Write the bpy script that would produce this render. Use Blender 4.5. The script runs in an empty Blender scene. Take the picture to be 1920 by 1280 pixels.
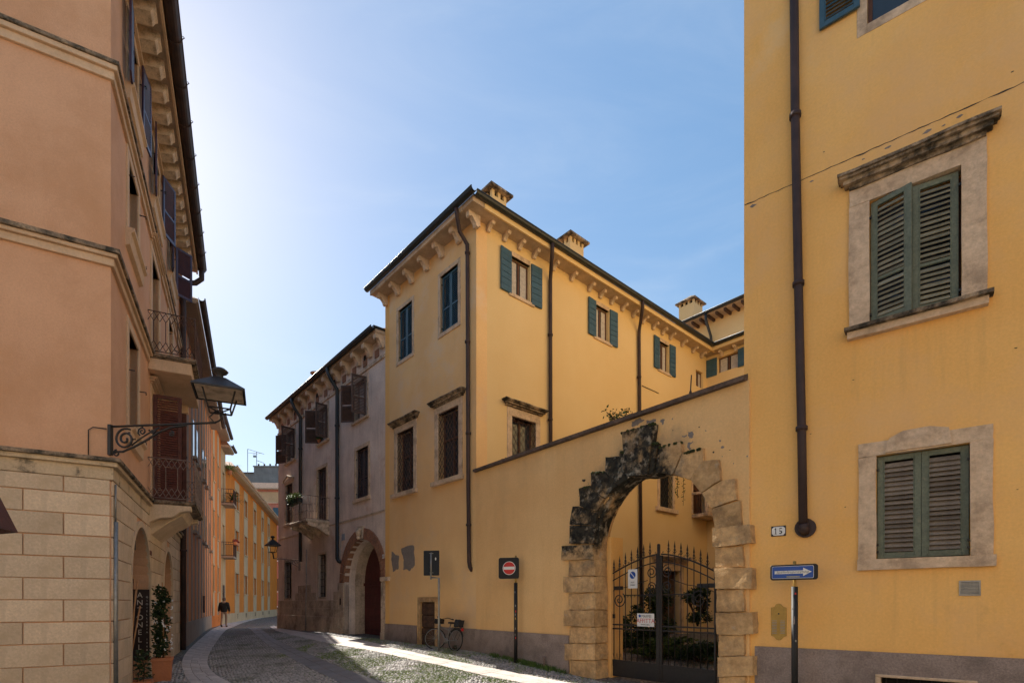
import bpy, bmesh, math, random
from mathutils import Vector, Matrix, noise
from mathutils.geometry import tessellate_polygon
random.seed(7)
R_ = math.radians
scene = bpy.context.scene
COL = scene.collection

# ------------------------------------------------------------------ camera
FPX, HOR, EYE = 1003.0, 1130.0, 1.65          # focal length and horizon line of the 1920 x 1280 photograph
cam_d = bpy.data.cameras.new("camera"); cam = bpy.data.objects.new("camera", cam_d); COL.objects.link(cam)
cam.location = (0, 0, EYE); cam.rotation_euler = (R_(90), 0, 0)
cam_d.sensor_width = 36; cam_d.lens = 36 * FPX / 1920; cam_d.shift_y = (HOR - 640) / 1920
cam_d.clip_start = .05; cam_d.clip_end = 3000
scene.camera = cam
# ------------------------------------------------------------------ world and sun
SUN_AZ, SUN_EL = 39.6, 36.0                     # degrees left of the view direction, degrees up
w = bpy.data.worlds.new("World"); scene.world = w; w.use_nodes = True
nt = w.node_tree; bg = nt.nodes["Background"]
sky = nt.nodes.new("ShaderNodeTexSky"); sky.sky_type = 'NISHITA'; sky.sun_disc = False
sky.sun_elevation = R_(SUN_EL); sky.sun_rotation = R_(-SUN_AZ)
sky.air_density = 1.0; sky.dust_density = .35; sky.ozone_density = 1.0
gm = nt.nodes.new("ShaderNodeGamma"); gm.inputs[1].default_value = .55; hs = nt.nodes.new("ShaderNodeHueSaturation"); hs.inputs["Saturation"].default_value = 1.6
nt.links.new(sky.outputs[0], gm.inputs[0]); nt.links.new(gm.outputs[0], hs.inputs["Color"]); wc = nt.nodes.new("ShaderNodeTexCoord"); wm = nt.nodes.new("ShaderNodeMapping"); wm.inputs["Rotation"].default_value = (.3, .5, .6); wm.inputs["Scale"].default_value = (1.2, 3.6, 5.5)
wn = nt.nodes.new("ShaderNodeTexNoise"); wn.inputs["Scale"].default_value = 1.1; wn.inputs["Detail"].default_value = 9; wn.inputs["Roughness"].default_value = .6; wn.inputs["Distortion"].default_value = .6
wr = nt.nodes.new("ShaderNodeMapRange"); wr.interpolation_type = 'SMOOTHSTEP'; wr.inputs[1].default_value = .42; wr.inputs[2].default_value = .78; wr.inputs[4].default_value = .22
wx = nt.nodes.new("ShaderNodeMix"); wx.data_type = 'RGBA'; wx.inputs[7].default_value = (2.6, 2.75, 2.9, 1)      # thin high cirrus
nt.links.new(wc.outputs["Generated"], wm.inputs[0]); nt.links.new(wm.outputs[0], wn.inputs["Vector"]); nt.links.new(wn.outputs["Fac"], wr.inputs[0]); nt.links.new(wr.outputs[0], wx.inputs[0]); nt.links.new(hs.outputs[0], wx.inputs[6])
nt.links.new(wx.outputs[2], bg.inputs[0]); bg.inputs[1].default_value = 0.142
sl = bpy.data.lights.new("sun", 'SUN'); sl.energy = 4.3; sl.angle = R_(.5); sl.color = (1, .93, .82)
so = bpy.data.objects.new("sun", sl); COL.objects.link(so)
sd = Vector((-math.sin(R_(SUN_AZ)) * math.cos(R_(SUN_EL)), math.cos(R_(SUN_AZ)) * math.cos(R_(SUN_EL)), math.sin(R_(SUN_EL))))
so.rotation_euler = sd.to_track_quat('Z', 'Y').to_euler(); so.location = (-20, 30, 40)
scene.view_settings.view_transform = 'Standard'; scene.view_settings.look = 'None'
scene.view_settings.exposure = 1.36; scene.view_settings.gamma = 1; scene.view_settings.use_curve_mapping = False
scene.render.engine = 'CYCLES'
scene.cycles.max_bounces = 8; scene.cycles.diffuse_bounces = 5

# ------------------------------------------------------------------ helpers
def U(px): return (px - 960) / FPX
def V(py): return (HOR - py) / FPX
def ss(a, b, x):
    t = min(1, max(0, (x - a) / (b - a))); return t * t * (3 - 2 * t)
def gz(x, d):
    """height of the ground: the street climbs a little and stands higher along the yellow walls"""
    base = .2 * ss(12, 30, d) * (1 - .6 * ss(48, 66, d))
    q = x + .857 * d
    return base + .25 * ss(5, 11, q) * ss(11, 15.5, d) * (1 - ss(22, 34, d))
def G(px, py, lift=0):
    u = U(px); d = 12.0
    for _ in range(40):
        d = .5 * d + .5 * (EYE - gz(u * d, d)) / max(1e-4, -V(py))
    return Vector((u * d, d, gz(u * d, d) + lift))
class Frame:
    """a vertical wall plane: x runs right along the wall, y into the wall, z up"""
    def __init__(s, p, t, z=0):
        s.p = Vector((p[0], p[1])); s.t = Vector(t).normalized(); s.n = Vector((-s.t.y, s.t.x))
        s.M = Matrix(((s.t.x, s.n.x, 0, p[0]), (s.t.y, s.n.y, 0, p[1]), (0, 0, 1, z), (0, 0, 0, 1)))
        s.z0 = z
    def at(s, px, py=0, off=0):
        u = U(px); p = s.p - s.n * off
        # d*(u,1) = p + k*t
        den = s.t.y * u - s.t.x
        k = (p.x - u * p.y) / den
        d = p.y + k * s.t.y
        return k, EYE + V(py) * d - s.z0
    def s(s, px, off=0): return s.at(px, 0, off)[0]
    def z(s, px, py, off=0): return s.at(px, py, off)[1]
    def pt(s, x, y=0, z=0): return Vector((s.p.x + s.t.x * x + s.n.x * y, s.p.y + s.t.y * x + s.n.y * y, z))
class MB:
    def __init__(s): s.v = []; s.f = []; s.sm = []
    def add(s, vs, fs, smooth=False):
        o = len(s.v); s.v += [tuple(v) for v in vs]; s.f += [tuple(i + o for i in f) for f in fs]; s.sm += [smooth] * len(fs); return s
    def box(s, x0, x1, y0, y1, z0, z1, M=None):
        vs = [(x, y, z) for z in (z0, z1) for y in (y0, y1) for x in (x0, x1)]
        if M is not None: vs = [M @ Vector(v) for v in vs]
        return s.add(vs, [(0, 2, 3, 1), (4, 5, 7, 6), (0, 1, 5, 4), (2, 6, 7, 3), (0, 4, 6, 2), (1, 3, 7, 5)])
    def _pr(s, A, B):
        n = len(A)
        return s.add(A + B, [tuple(range(n)), tuple(range(2 * n - 1, n - 1, -1))] + [(i, i + n, (i + 1) % n + n, (i + 1) % n) for i in range(n)])
    def prism(s, poly, y0, y1): return s._pr([(x, y0, z) for x, z in poly], [(x, y1, z) for x, z in poly])
    def prism_x(s, poly, x0, x1): return s._pr([(x0, y, z) for y, z in poly], [(x1, y, z) for y, z in poly])
    def prism_z(s, poly, z0, z1): return s._pr([(x, y, z0) for x, y in poly], [(x, y, z1) for x, y in poly])
    def tube(s, pts, r, n=8, closed=False, caps=True):
        pts = [Vector(p) for p in pts]; m = len(pts)
        rs = r if isinstance(r, (list, tuple)) else [r] * m
        vs = []; up = None
        for i, p in enumerate(pts):
            a = pts[(i - 1) % m] if (i > 0 or closed) else p
            b = pts[(i + 1) % m] if (i < m - 1 or closed) else p
            t = (b - a).normalized() if (b - a).length > 1e-9 else Vector((0, 0, 1))
            if up is None:
                up = Vector((0, 0, 1)) if abs(t.z) < .9 else Vector((1, 0, 0))
            sx = t.cross(up)
            if sx.length < 1e-4: sx = t.cross(Vector((0.3, 1, 0.1)))
            sx.normalize(); up = sx.cross(t).normalized()
            for k in range(n):
                a_ = 2 * math.pi * k / n
                vs.append(p + (sx * math.cos(a_) + up * math.sin(a_)) * rs[i])
        fs = []
        for i in range(m if closed else m - 1):
            j = (i + 1) % m
            for k in range(n):
                fs.append((i * n + k, i * n + (k + 1) % n, j * n + (k + 1) % n, j * n + k))
        s.add(vs, fs, n > 4)
        if caps and not closed:
            o = len(s.v) - m * n
            s.f += [tuple(o + k for k in range(n)), tuple(o + (m - 1) * n + n - 1 - k for k in range(n))]; s.sm += [False] * 2
        return s
    def lathe(s, prof, c=(0, 0, 0), n=16, smooth=True, rot=0):
        vs = [(c[0] + r * math.cos(rot + 2 * math.pi * k / n), c[1] + r * math.sin(rot + 2 * math.pi * k / n), c[2] + z) for r, z in prof for k in range(n)]
        fs = [(i * n + k, i * n + (k + 1) % n, (i + 1) * n + (k + 1) % n, (i + 1) * n + k) for i in range(len(prof) - 1) for k in range(n)]
        return s.add(vs, fs, smooth)
    def quad(s, a, b, c, d): return s.add([a, b, c, d], [(0, 1, 2, 3)])
    def mesh(s, name, mat, fix=True):
        me = bpy.data.meshes.new(name); me.from_pydata(s.v, [], s.f)
        me.polygons.foreach_set("use_smooth", s.sm)
        if mat: me.materials.append(mat)
        if fix and len(s.f) < 60000:
            bm = bmesh.new(); bm.from_mesh(me); bmesh.ops.recalc_face_normals(bm, faces=bm.faces); bm.to_mesh(me); bm.free()
        me.update(); return me
WM = {}
ID = Matrix.Identity(4)
def place(o, parent, M):
    if parent is not None:
        o.parent = parent; o.matrix_basis = WM[parent.name].inverted() @ M
    else: o.matrix_basis = M
    WM[o.name] = M.copy()
def link_mesh(name, me, parent=None, M=ID, bevel=0, label=None, kind=None):
    o = bpy.data.objects.new(name, me); COL.objects.link(o); place(o, parent, M)
    if bevel:
        b = o.modifiers.new("bevel", 'BEVEL'); b.width = bevel; b.segments = 1; b.limit_method = 'ANGLE'; b.angle_limit = R_(35)
    if label: o['label'] = label
    if kind: o['kind'] = kind
    return o
def obj(name, mb, mat, parent=None, M=ID, bevel=0, label=None, kind=None, fix=True):
    return link_mesh(name, mb.mesh(name, mat, fix), parent, M.M if isinstance(M, Frame) else M, bevel, label, kind)
def tag(o, label, cat, group=None, kind=None):
    o['label'] = label; o['category'] = cat
    if group: o['group'] = group
    if kind: o['kind'] = kind
    return o
def thing(name, label, cat, M, group=None):
    o = bpy.data.objects.new(name, None); COL.objects.link(o); o.empty_display_size = .3
    place(o, None, M.M if isinstance(M, Frame) else M); tag(o, label, cat, group); return o
def T(x, y, z): return Matrix.Translation((x, y, z))
def copy_part(o, parent, M):
    c = o.copy(); COL.objects.link(c); place(c, parent, M); return c
def rough(me, cuts=2, amp=.012, scale=6, seed=0):
    """wear a block: subdivide and push its vertices about by a continuous noise"""
    bm = bmesh.new(); bm.from_mesh(me); bmesh.ops.triangulate(bm, faces=bm.faces[:])
    for _ in range(cuts):
        es = [e for e in bm.edges if e.calc_length() > .09]
        if es: bmesh.ops.subdivide_edges(bm, edges=es, cuts=1); bmesh.ops.triangulate(bm, faces=[f for f in bm.faces if len(f.verts) > 3])
    for v in bm.verts:
        n = noise.noise_vector((v.co + Vector((seed, 0, 0))) * scale) + .5 * noise.noise_vector((v.co + Vector((0, seed, 0))) * scale * 3)
        v.co += n * amp
    bmesh.ops.recalc_face_normals(bm, faces=bm.faces); bm.to_mesh(me); bm.free(); return me
def wall(s0, s1, z0, z1, holes, y0=0, y1=.4, outer=None):
    """wall slab with real openings; holes are loops of (x,z)"""
    outer = outer or [(s0, z0), (s1, z0), (s1, z1), (s0, z1)]
    loops = [[Vector((a, b, 0)) for a, b in outer]] + [[Vector((a, b, 0)) for a, b in h] for h in holes]
    tris = tessellate_polygon(loops); flat = [p for l in loops for p in l]; n = len(flat)
    vs = [(p.x, y0, p.y) for p in flat] + [(p.x, y1, p.y) for p in flat]
    fs = [tuple(t) for t in tris] + [tuple(i + n for i in reversed(t)) for t in tris]
    k = 0
    for l in loops:
        m = len(l)
        fs += [(k + i, k + (i + 1) % m, k + (i + 1) % m + n, k + i + n) for i in range(m)]; k += m
    mb = MB(); mb.add(vs, fs); return mb
def rect(s0, s1, z0, z1): return [(s0, z0), (s1, z0), (s1, z1), (s0, z1)]
def arch(s0, s1, z0, zc, n=14):
    r = (s1 - s0) / 2; c = (s0 + s1) / 2; zs = zc - r
    return [(s0, z0), (s1, z0)] + [(c + r * math.cos(math.pi * i / n), zs + r * math.sin(math.pi * i / n)) for i in range(n + 1)]
def wrect(F, xl, yt, xr, yb, off=0):
    """opening rectangle in wall coordinates from its top left and bottom right corners"""
    a = F.at(xl, yt, off); b = F.at(xr, yb, off); return a[0], b[0], b[1], a[1]
def spiral(cx, cz, r0, r1, turns, a0=0, n=40, sgn=1, y=0):
    return [(cx + (r0 + (r1 - r0) * i / n) * math.cos(a0 + sgn * 2 * math.pi * turns * i / n), y, cz + (r0 + (r1 - r0) * i / n) * math.sin(a0 + sgn * 2 * math.pi * turns * i / n)) for i in range(n + 1)]
def text_mb(s, size, M, ext=.001, align='CENTER', sx=1.0, sp=1.0):
    c = bpy.data.curves.new("txt", 'FONT'); c.body = s; c.size = size; c.extrude = ext; c.align_x = align; c.align_y = 'CENTER'; c.space_character = sp
    o = bpy.data.objects.new("txt", c); COL.objects.link(o); bpy.context.view_layer.update()
    me = bpy.data.meshes.new_from_object(o.evaluated_get(bpy.context.evaluated_depsgraph_get()))
    mb = MB(); mb.add([M @ Vector((v.co.x * sx, v.co.y, v.co.z)) for v in me.vertices], [tuple(p.vertices) for p in me.polygons])
    bpy.data.objects.remove(o); bpy.data.curves.remove(c); bpy.data.meshes.remove(me); return mb
UPR = Matrix.Rotation(R_(90), 4, 'X')      # text standing upright, facing -y

# ------------------------------------------------------------------ materials
def mat(name, col, rough_=.85, col2=None, scale=3.0, bump=.1, bscale=40, metal=0, fine=.12, stain=None, st_scale=1.2, st_lo=.55, st_hi=.7, drip=0, spec=.3, rnd=0, dripcol=(.3, .25, .2), zs=1.0, st_z=None):
    m = bpy.data.materials.new(name); m.use_nodes = True; N = m.node_tree.nodes; L = m.node_tree.links
    b = N["Principled BSDF"]; b.inputs["Roughness"].default_value = rough_; b.inputs["Metallic"].default_value = metal
    b.inputs["Specular IOR Level"].default_value = spec
    tc = N.new("ShaderNodeTexCoord"); mp = N.new("ShaderNodeMapping"); mp.inputs["Scale"].default_value = (1, 1, zs)
    L.new(tc.outputs["Object"], mp.inputs[0]); co = mp.outputs[0]
    def nz(sc, det=6, r=.6, c=None):
        n = N.new("ShaderNodeTexNoise"); n.inputs["Scale"].default_value = sc; n.inputs["Detail"].default_value = det; n.inputs["Roughness"].default_value = r
        L.new(c or co, n.inputs["Vector"]); return n.outputs["Fac"]
    def rng(x, a, b_, c=0, d=1):
        r = N.new("ShaderNodeMapRange"); L.new(x, r.inputs[0]); 
        for i, v in enumerate((a, b_, c, d)): r.inputs[i + 1].default_value = v
        return r.outputs[0]
    def mix(f, a, b_, mode='MIX'):
        x = N.new("ShaderNodeMix"); x.data_type = 'RGBA'; x.blend_type = mode; x.clamp_factor = True
        for i, v in ((0, f), (6, a), (7, b_)):
            if isinstance(v, (int, float)): x.inputs[i].default_value = v
            elif isinstance(v, tuple): x.inputs[i].default_value = (*v[:3], 1)
            else: L.new(v, x.inputs[i])
        return x.outputs[2]
    c = mix(rng(nz(scale, 5), .35, .65), col, col2 or tuple(x * .82 for x in col))
    if fine:
        g = N.new("ShaderNodeCombineColor"); f = rng(nz(bscale * .6, 8, .7), .3, .7, 1 - fine, 1 + fine)
        for i in range(3): L.new(f, g.inputs[i])
        c = mix(1.0, c, g.outputs[0], 'MULTIPLY')
    if drip:
        mp2 = N.new("ShaderNodeMapping"); mp2.inputs["Scale"].default_value = (5, 5, .35); L.new(tc.outputs["Object"], mp2.inputs[0])
        c = mix(rng(nz(1.3, 6, .65, mp2.outputs[0]), .52, .8, 0, drip), c, dripcol)
    if stain:
        f = rng(nz(st_scale, 8, .72), st_lo, st_hi)
        if st_z:
            sx = N.new("ShaderNodeSeparateXYZ"); L.new(tc.outputs["Object"], sx.inputs[0])
            m2 = N.new("ShaderNodeMath"); m2.operation = 'MULTIPLY'; L.new(f, m2.inputs[0]); L.new(rng(sx.outputs[2], st_z[0], st_z[1]), m2.inputs[1]); f = m2.outputs[0]
        c = mix(f, c, stain)
    if rnd:
        oi = N.new("ShaderNodeObjectInfo"); g = N.new("ShaderNodeCombineColor"); f = rng(oi.outputs["Random"], 0, 1, 1 - rnd, 1 + rnd)
        for i in range(3): L.new(f, g.inputs[i])
        c = mix(1.0, c, g.outputs[0], 'MULTIPLY')
    L.new(c, b.inputs["Base Color"])
    if bump:
        bp = N.new("ShaderNodeBump"); bp.inputs["Strength"].default_value = bump; bp.inputs["Distance"].default_value = .02
        L.new(nz(bscale, 6, .65), bp.inputs["Height"]); L.new(bp.outputs[0], b.inputs["Normal"])
    return m
def add_layer(m, col, col2, scale, thr, soft, k, x=None, z=None, ring=None, zs=1.0, opacity=1.0, det=9):
    """an irregular stain, or paleness painted in for haze and sky light: noise plus a bounded region (x, z ranges, ring around a centre) over the base colour"""
    N = m.node_tree.nodes; L = m.node_tree.links; b = N["Principled BSDF"]; old = b.inputs["Base Color"].links[0].from_socket
    tc = N.new("ShaderNodeTexCoord"); sx = N.new("ShaderNodeSeparateXYZ"); L.new(tc.outputs["Object"], sx.inputs[0])
    def M(op, a, c):
        q = N.new("ShaderNodeMath"); q.operation = op
        for i, v in enumerate((a, c)):
            if isinstance(v, (int, float)): q.inputs[i].default_value = v
            elif v is not None: L.new(v, q.inputs[i])
        return q.outputs[0]
    def rg(s, a, c, lo=0, hi=1):
        r = N.new("ShaderNodeMapRange"); r.interpolation_type = 'SMOOTHSTEP'; L.new(s, r.inputs[0])
        for i, v in enumerate((a, c, lo, hi)): r.inputs[i + 1].default_value = v
        return r.outputs[0]
    mask = None
    for s, r in ((sx.outputs[0], x), (sx.outputs[2], z)):
        if r:
            for i in range(0, len(r), 2):
                q = rg(s, r[i], r[i + 1]) if r[i] < r[i + 1] else rg(s, r[i + 1], r[i], 1, 0); mask = q if mask is None else M('MULTIPLY', mask, q)
    if ring:
        d = M('SQRT', M('ADD', M('POWER', M('SUBTRACT', sx.outputs[0], ring[0]), 2), M('POWER', M('SUBTRACT', sx.outputs[2], ring[1]), 2)), None)
        q = rg(d, ring[2], ring[3], 1, 0); mask = q if mask is None else M('MULTIPLY', mask, q)
    mp = N.new("ShaderNodeMapping"); mp.inputs["Scale"].default_value = (1, 1, zs); L.new(tc.outputs["Object"], mp.inputs[0])
    n = N.new("ShaderNodeTexNoise"); n.inputs["Scale"].default_value = scale; n.inputs["Detail"].default_value = det; n.inputs["Roughness"].default_value = .68; L.new(mp.outputs[0], n.inputs["Vector"])
    v = M('ADD', M('MULTIPLY', mask, k), n.outputs["Fac"]); f = M('MULTIPLY', rg(v, thr, thr + soft), opacity)
    n2 = N.new("ShaderNodeTexNoise"); n2.inputs["Scale"].default_value = scale * 4; n2.inputs["Detail"].default_value = 6; L.new(tc.outputs["Object"], n2.inputs["Vector"])
    def mx(f_, a, c):
        q = N.new("ShaderNodeMix"); q.data_type = 'RGBA'
        for i, w_ in ((0, f_), (6, a), (7, c)):
            if isinstance(w_, tuple): q.inputs[i].default_value = (*w_, 1)
            else: L.new(w_, q.inputs[i])
        return q.outputs[2]
    L.new(mx(f, old, mx(rg(n2.outputs["Fac"], .45, .65), col, col2)), b.inputs["Base Color"])
def flat(name, col, rough_=.5, metal=0, spec=.4):
    return mat(name, col, rough_, bump=0, fine=.05, metal=metal, spec=spec, col2=tuple(x * .9 for x in col))
def glassy(name, col=(.03, .04, .05), rough_=.08):
    m = mat(name, col, rough_, bump=0, fine=0, spec=.6); return m
M_yel_haze = mat("haze paled yellow plaster", (.82, .54, .25), .92, (.75, .46, .205), .5, .16, 45, fine=.07, drip=.16, dripcol=(.5, .36, .24), stain=(.64, .45, .28), st_scale=.35, st_lo=.5, st_hi=.75)
YEL = (.84, .495, .165); YEL2 = (.79, .43, .125)
M_yel = mat("yellow plaster", YEL, .92, YEL2, .5, .16, 45, fine=.07, drip=.16, dripcol=(.60, .32, .10), stain=(.72, .42, .18), st_scale=.35, st_lo=.5, st_hi=.75)
M_yel2 = mat("bright yellow plaster", (.74, .54, .27), .92, (.70, .49, .23), .4, .12, 45, fine=.05, drip=.12, dripcol=(.7, .42, .16))
M_wallyel = mat("worn yellow plaster", (.82, .53, .24), .92, (.74, .45, .19), .6, .2, 40, fine=.09, drip=.22, dripcol=(.5, .28, .11), stain=(.6, .38, .18), st_scale=.5, st_lo=.52, st_hi=.8)
M_socle = mat("grey roughcast", (.34, .27, .235), .95, (.25, .195, .17), 2, .9, 60, fine=.3, stain=(.12, .095, .08), st_lo=.5, st_hi=.8)
M_stone = mat("window limestone", (.64, .48, .33), .9, (.50, .36, .24), 2.5, .5, 25, fine=.2, stain=(.30, .22, .15), st_scale=2.5, st_lo=.52, st_hi=.75)
M_stoned = mat("weathered limestone", (.42, .31, .2), .95, (.16, .12, .085), 3.5, .7, 18, fine=.3, stain=(.035, .03, .022), st_scale=3.5, st_lo=.42, st_hi=.6)
M_arch = mat("tuff block", (.60, .39, .19), .95, (.42, .26, .12), 3, .9, 22, fine=.25, stain=(.17, .115, .07), st_scale=2.2, st_lo=.5, st_hi=.75, rnd=.14)
M_archd = mat("black mossy block", (.06, .05, .035), .95, (.03, .027, .018), 3, .9, 22, fine=.35, stain=(.55, .45, .32), st_scale=5.5, st_lo=.5, st_hi=.75, rnd=.2)
M_archm = mat("half mossy block", (.42, .30, .17), .95, (.33, .23, .12), 3, .9, 22, fine=.3, stain=(.03, .028, .02), st_scale=3, st_lo=.44, st_hi=.56, rnd=.1)
M_moss = mat("moss", (.05, .06, .018), 1, (.025, .03, .012), 12, .9, 60, fine=.4)
M_coping = mat("coping stone", (.14, .10, .08), .95, (.075, .055, .045), 4, .7, 25, fine=.3)
M_gray = mat("grey mauve plaster", (.78, .65, .55), .95, (.58, .47, .40), .9, .3, 30, fine=.16, drip=.42, dripcol=(.16, .12, .11), stain=(.48, .25, .12), st_scale=.8, st_lo=.56, st_hi=.78)
M_grayst = mat("sooty stone", (.62, .49, .36), .95, (.42, .33, .25), 1.5, .5, 25, fine=.25, drip=.5, dripcol=(.1, .08, .06), stain=(.1, .075, .055), st_lo=.5, st_hi=.75)
M_graytop = mat("pale carved stone", (.66, .51, .37), .9, (.48, .36, .26), 4, .5, 25, fine=.25, stain=(.1, .08, .06), st_scale=4, st_lo=.5, st_hi=.75)
M_brick = mat("arch brick", (.34, .17, .1), .95, (.22, .12, .08), 6, .6, 30, fine=.3)
M_pink = mat("salmon plaster", (.69, .40, .24), .92, (.58, .325, .19), .45, .25, 60, fine=.1, drip=.18, dripcol=(.5, .27, .17), stain=(.56, .30, .155), st_scale=.45, st_lo=.48, st_hi=.72)
M_pinktrim = mat("cream trim", (.66, .47, .31), .9, (.56, .39, .25), 2, .2, 40, fine=.1, drip=.3, dripcol=(.3, .22, .15))
M_trimdirty = mat("dirty ledge", (.40, .29, .19), .95, (.2, .15, .105), 5, .6, 30, fine=.3, stain=(.05, .045, .035), st_scale=4, st_lo=.42, st_hi=.6)
M_block = mat("cream rustication", (.68, .53, .37), .92, (.59, .45, .31), 1.2, .4, 50, fine=.16, drip=.45, dripcol=(.42, .32, .22), rnd=.13, stain=(.5, .37, .23), st_scale=1.1, st_lo=.5, st_hi=.75)
M_blocktop = mat("stained cream band", (.62, .48, .32), .92, (.5, .38, .25), 1.5, .3, 50, fine=.15, drip=.5, dripcol=(.14, .12, .09), stain=(.08, .075, .06), st_scale=3, st_lo=.55, st_hi=.68)
M_joint = mat("joint mortar", (.30, .21, .14), .95)
M_tealD = mat("teal paint", (.045, .105, .15), .55, (.035, .085, .12), 6, .15, 30, spec=.4, rnd=.08)
M_green = mat("faded green paint", (.16, .18, .13), .65, (.115, .135, .10), 5, .3, 40, fine=.25, stain=(.26, .22, .15), st_scale=9, st_lo=.58, st_hi=.75, rnd=.12)
M_slat = mat("weathered green slat", (.30, .27, .19), .8, (.2, .19, .135), 7, .35, 45, fine=.3, rnd=.25)
M_slat2 = mat("weathered grey slat", (.24, .2, .155), .85, (.17, .14, .115), 7, .35, 45, fine=.3, rnd=.25)
M_brownsh = mat("brown shutter", (.13, .045, .03), .6, (.085, .03, .022), 8, .3, 40, fine=.25, rnd=.15)
M_brown2 = mat("dull brown shutter", (.115, .07, .055), .65, (.075, .05, .042), 8, .3, 40, fine=.25, rnd=.15)
M_purple = mat("plum shutter", (.055, .028, .055), .35, (.04, .02, .04), 8, .1, 40, spec=.5)
M_graysh = mat("grey brown shutter", (.085, .06, .06), .7, (.06, .04, .042), 8, .3, 40, fine=.25)
M_copper = mat("brown pipe metal", (.06, .036, .032), .6, (.035, .022, .022), 3, .05, 40, metal=.0, spec=.3, drip=.3, dripcol=(.09, .06, .05))
M_gutter = mat("dark gutter metal", (.035, .038, .04), .4, (.025, .03, .032), 3, .05, 40, metal=.3, spec=.5)
M_iron = mat("black iron", (.014, .012, .012), .5, (.022, .018, .016), 20, .2, 80, spec=.5)
M_ironr = mat("rusty iron", (.11, .06, .045), .8, (.07, .045, .04), 20, .3, 80)
M_ironw = mat("grey painted iron", (.26, .20, .17), .7, (.16, .115, .1), 20, .3, 80)
M_galv = mat("galvanised steel", (.3, .3, .29), .4, (.22, .22, .21), 8, .05, 60, metal=.6)
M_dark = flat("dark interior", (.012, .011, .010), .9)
M_glass = glassy("window glass")
M_glassb = glassy("sky blue glass", (.05, .07, .12), .05)
M_curtain = mat("white curtain", (.55, .5, .44), .9, (.4, .36, .32), 14, .2, 12)
M_woodbr = mat("brown window wood", (.13, .06, .035), .6, (.09, .04, .025), 8, .2, 30)
M_door = mat("oxblood door", (.115, .028, .026), .6, (.075, .02, .02), 5, .2, 30, fine=.2, drip=.3, dripcol=(.05, .02, .02))
M_wood = mat("old dark planks", (.10, .055, .035), .9, (.05, .03, .022), 5, .6, 40, fine=.35, stain=(.2, .16, .12), st_scale=8, st_lo=.6, st_hi=.75)
M_soff = mat("eave soffit", (.52, .39, .28), .95, (.40, .3, .21), 3, .2, 30)
M_tile = mat("roof tile", (.34, .18, .11), .95, (.2, .12, .08), 5, .4, 30, fine=.25)
M_or2 = mat("rust orange plaster", (.62, .24, .08), .92, (.54, .20, .065), .8, .15, 40, drip=.2, dripcol=(.33, .15, .07))
M_or3 = mat("orange plaster", (.72, .21, .03), .92, (.64, .18, .028), .8, .15, 40, drip=.15, dripcol=(.5, .19, .05))
M_or4 = mat("amber plaster", (.66, .21, .02), .92, (.56, .175, .018), .8, .15, 40, drip=.15, dripcol=(.5, .22, .05))
M_cream = mat("cream bay plaster", (.55, .39, .23), .92, (.46, .33, .19), 1, .15, 40, drip=.2, dripcol=(.4, .29, .18))
M_pil = mat("grey pilaster plaster", (.34, .26, .20), .92, (.28, .21, .165), 1, .15, 40, drip=.2, dripcol=(.2, .16, .14))
M_farpink = mat("rose plaster", (.5, .2, .145), .92, (.43, .17, .12), 1, .1, 30)
M_conc = mat("weathered concrete", (.26, .25, .24), .95, (.18, .175, .17), .6, .3, 8, fine=.2, drip=.5, dripcol=(.1, .1, .1))
M_white = flat("white enamel", (.72, .72, .70), .35)
M_black = flat("black sign board", (.012, .012, .013), .6)
M_red = flat("red sign face", (.55, .02, .02), .4)
M_blue = flat("blue sign face", (.01, .07, .33), .35)
M_signback = flat("grey blue sign back", (.02, .024, .03), .7)
M_brass = mat("brass plate", (.42, .27, .07), .42, (.34, .21, .06), 10, .05, 40, metal=.5)
M_ink = flat("printed ink", (.02, .02, .025), .6)
M_redink = flat("red ink", (.5, .03, .03), .6)
M_terra = mat("terracotta", (.58, .22, .10), .85, (.5, .18, .08), 3, .15, 40, drip=.2, dripcol=(.5, .33, .22))
M_soil = mat("soil", (.05, .035, .025), 1)
M_bamboo = mat("bamboo", (.5, .25, .1), .6, (.4, .19, .08), 6)
M_signbr = flat("dark brown shop board", (.028, .014, .012), .5)
M_letter = flat("pale shop letters", (.68, .6, .52), .5)
M_skin = flat("skin", (.5, .3, .22), .6); M_jacket = mat("black jacket", (.012, .012, .014), .8); M_trous = mat("beige trousers", (.3, .2, .14), .9); M_hair = flat("grey hair", (.1, .085, .08), .9); M_shoe = flat("dark shoe", (.02, .015, .012), .6)
def leafmat(name, c1, c2):
    m = mat(name, c1, .6, c2, 9, 0, 40, fine=.35, spec=.3)
    b = m.node_tree.nodes["Principled BSDF"]; b.inputs["Transmission Weight"].default_value = 0
    return m
M_leaf = leafmat("dark leaf", (.035, .06, .018), (.018, .035, .012))
M_leafm = leafmat("mid leaf", (.06, .10, .02), (.035, .06, .015))
M_leafl = leafmat("pale leaf", (.22, .28, .09), (.12, .17, .05))
M_grass = leafmat("grass blade", (.21, .29, .06), (.13, .18, .05)); M_weed = leafmat("weed blade", (.10, .17, .03), (.05, .09, .02))
M_flower = flat("white blossom", (.75, .72, .7), .7)
M_flowerr = flat("red blossom", (.3, .05, .04), .7)
M_pave = mat("pale paving granite", (.60, .53, .48), .8, (.50, .44, .40), 3, .35, 60, fine=.22, rnd=.1, stain=(.28, .24, .2), st_scale=1.5, st_lo=.55, st_hi=.8)
M_paved = mat("blue grey paving", (.21, .20, .20), .55, (.17, .16, .16), 3, .3, 60, fine=.2, rnd=.12)
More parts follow.
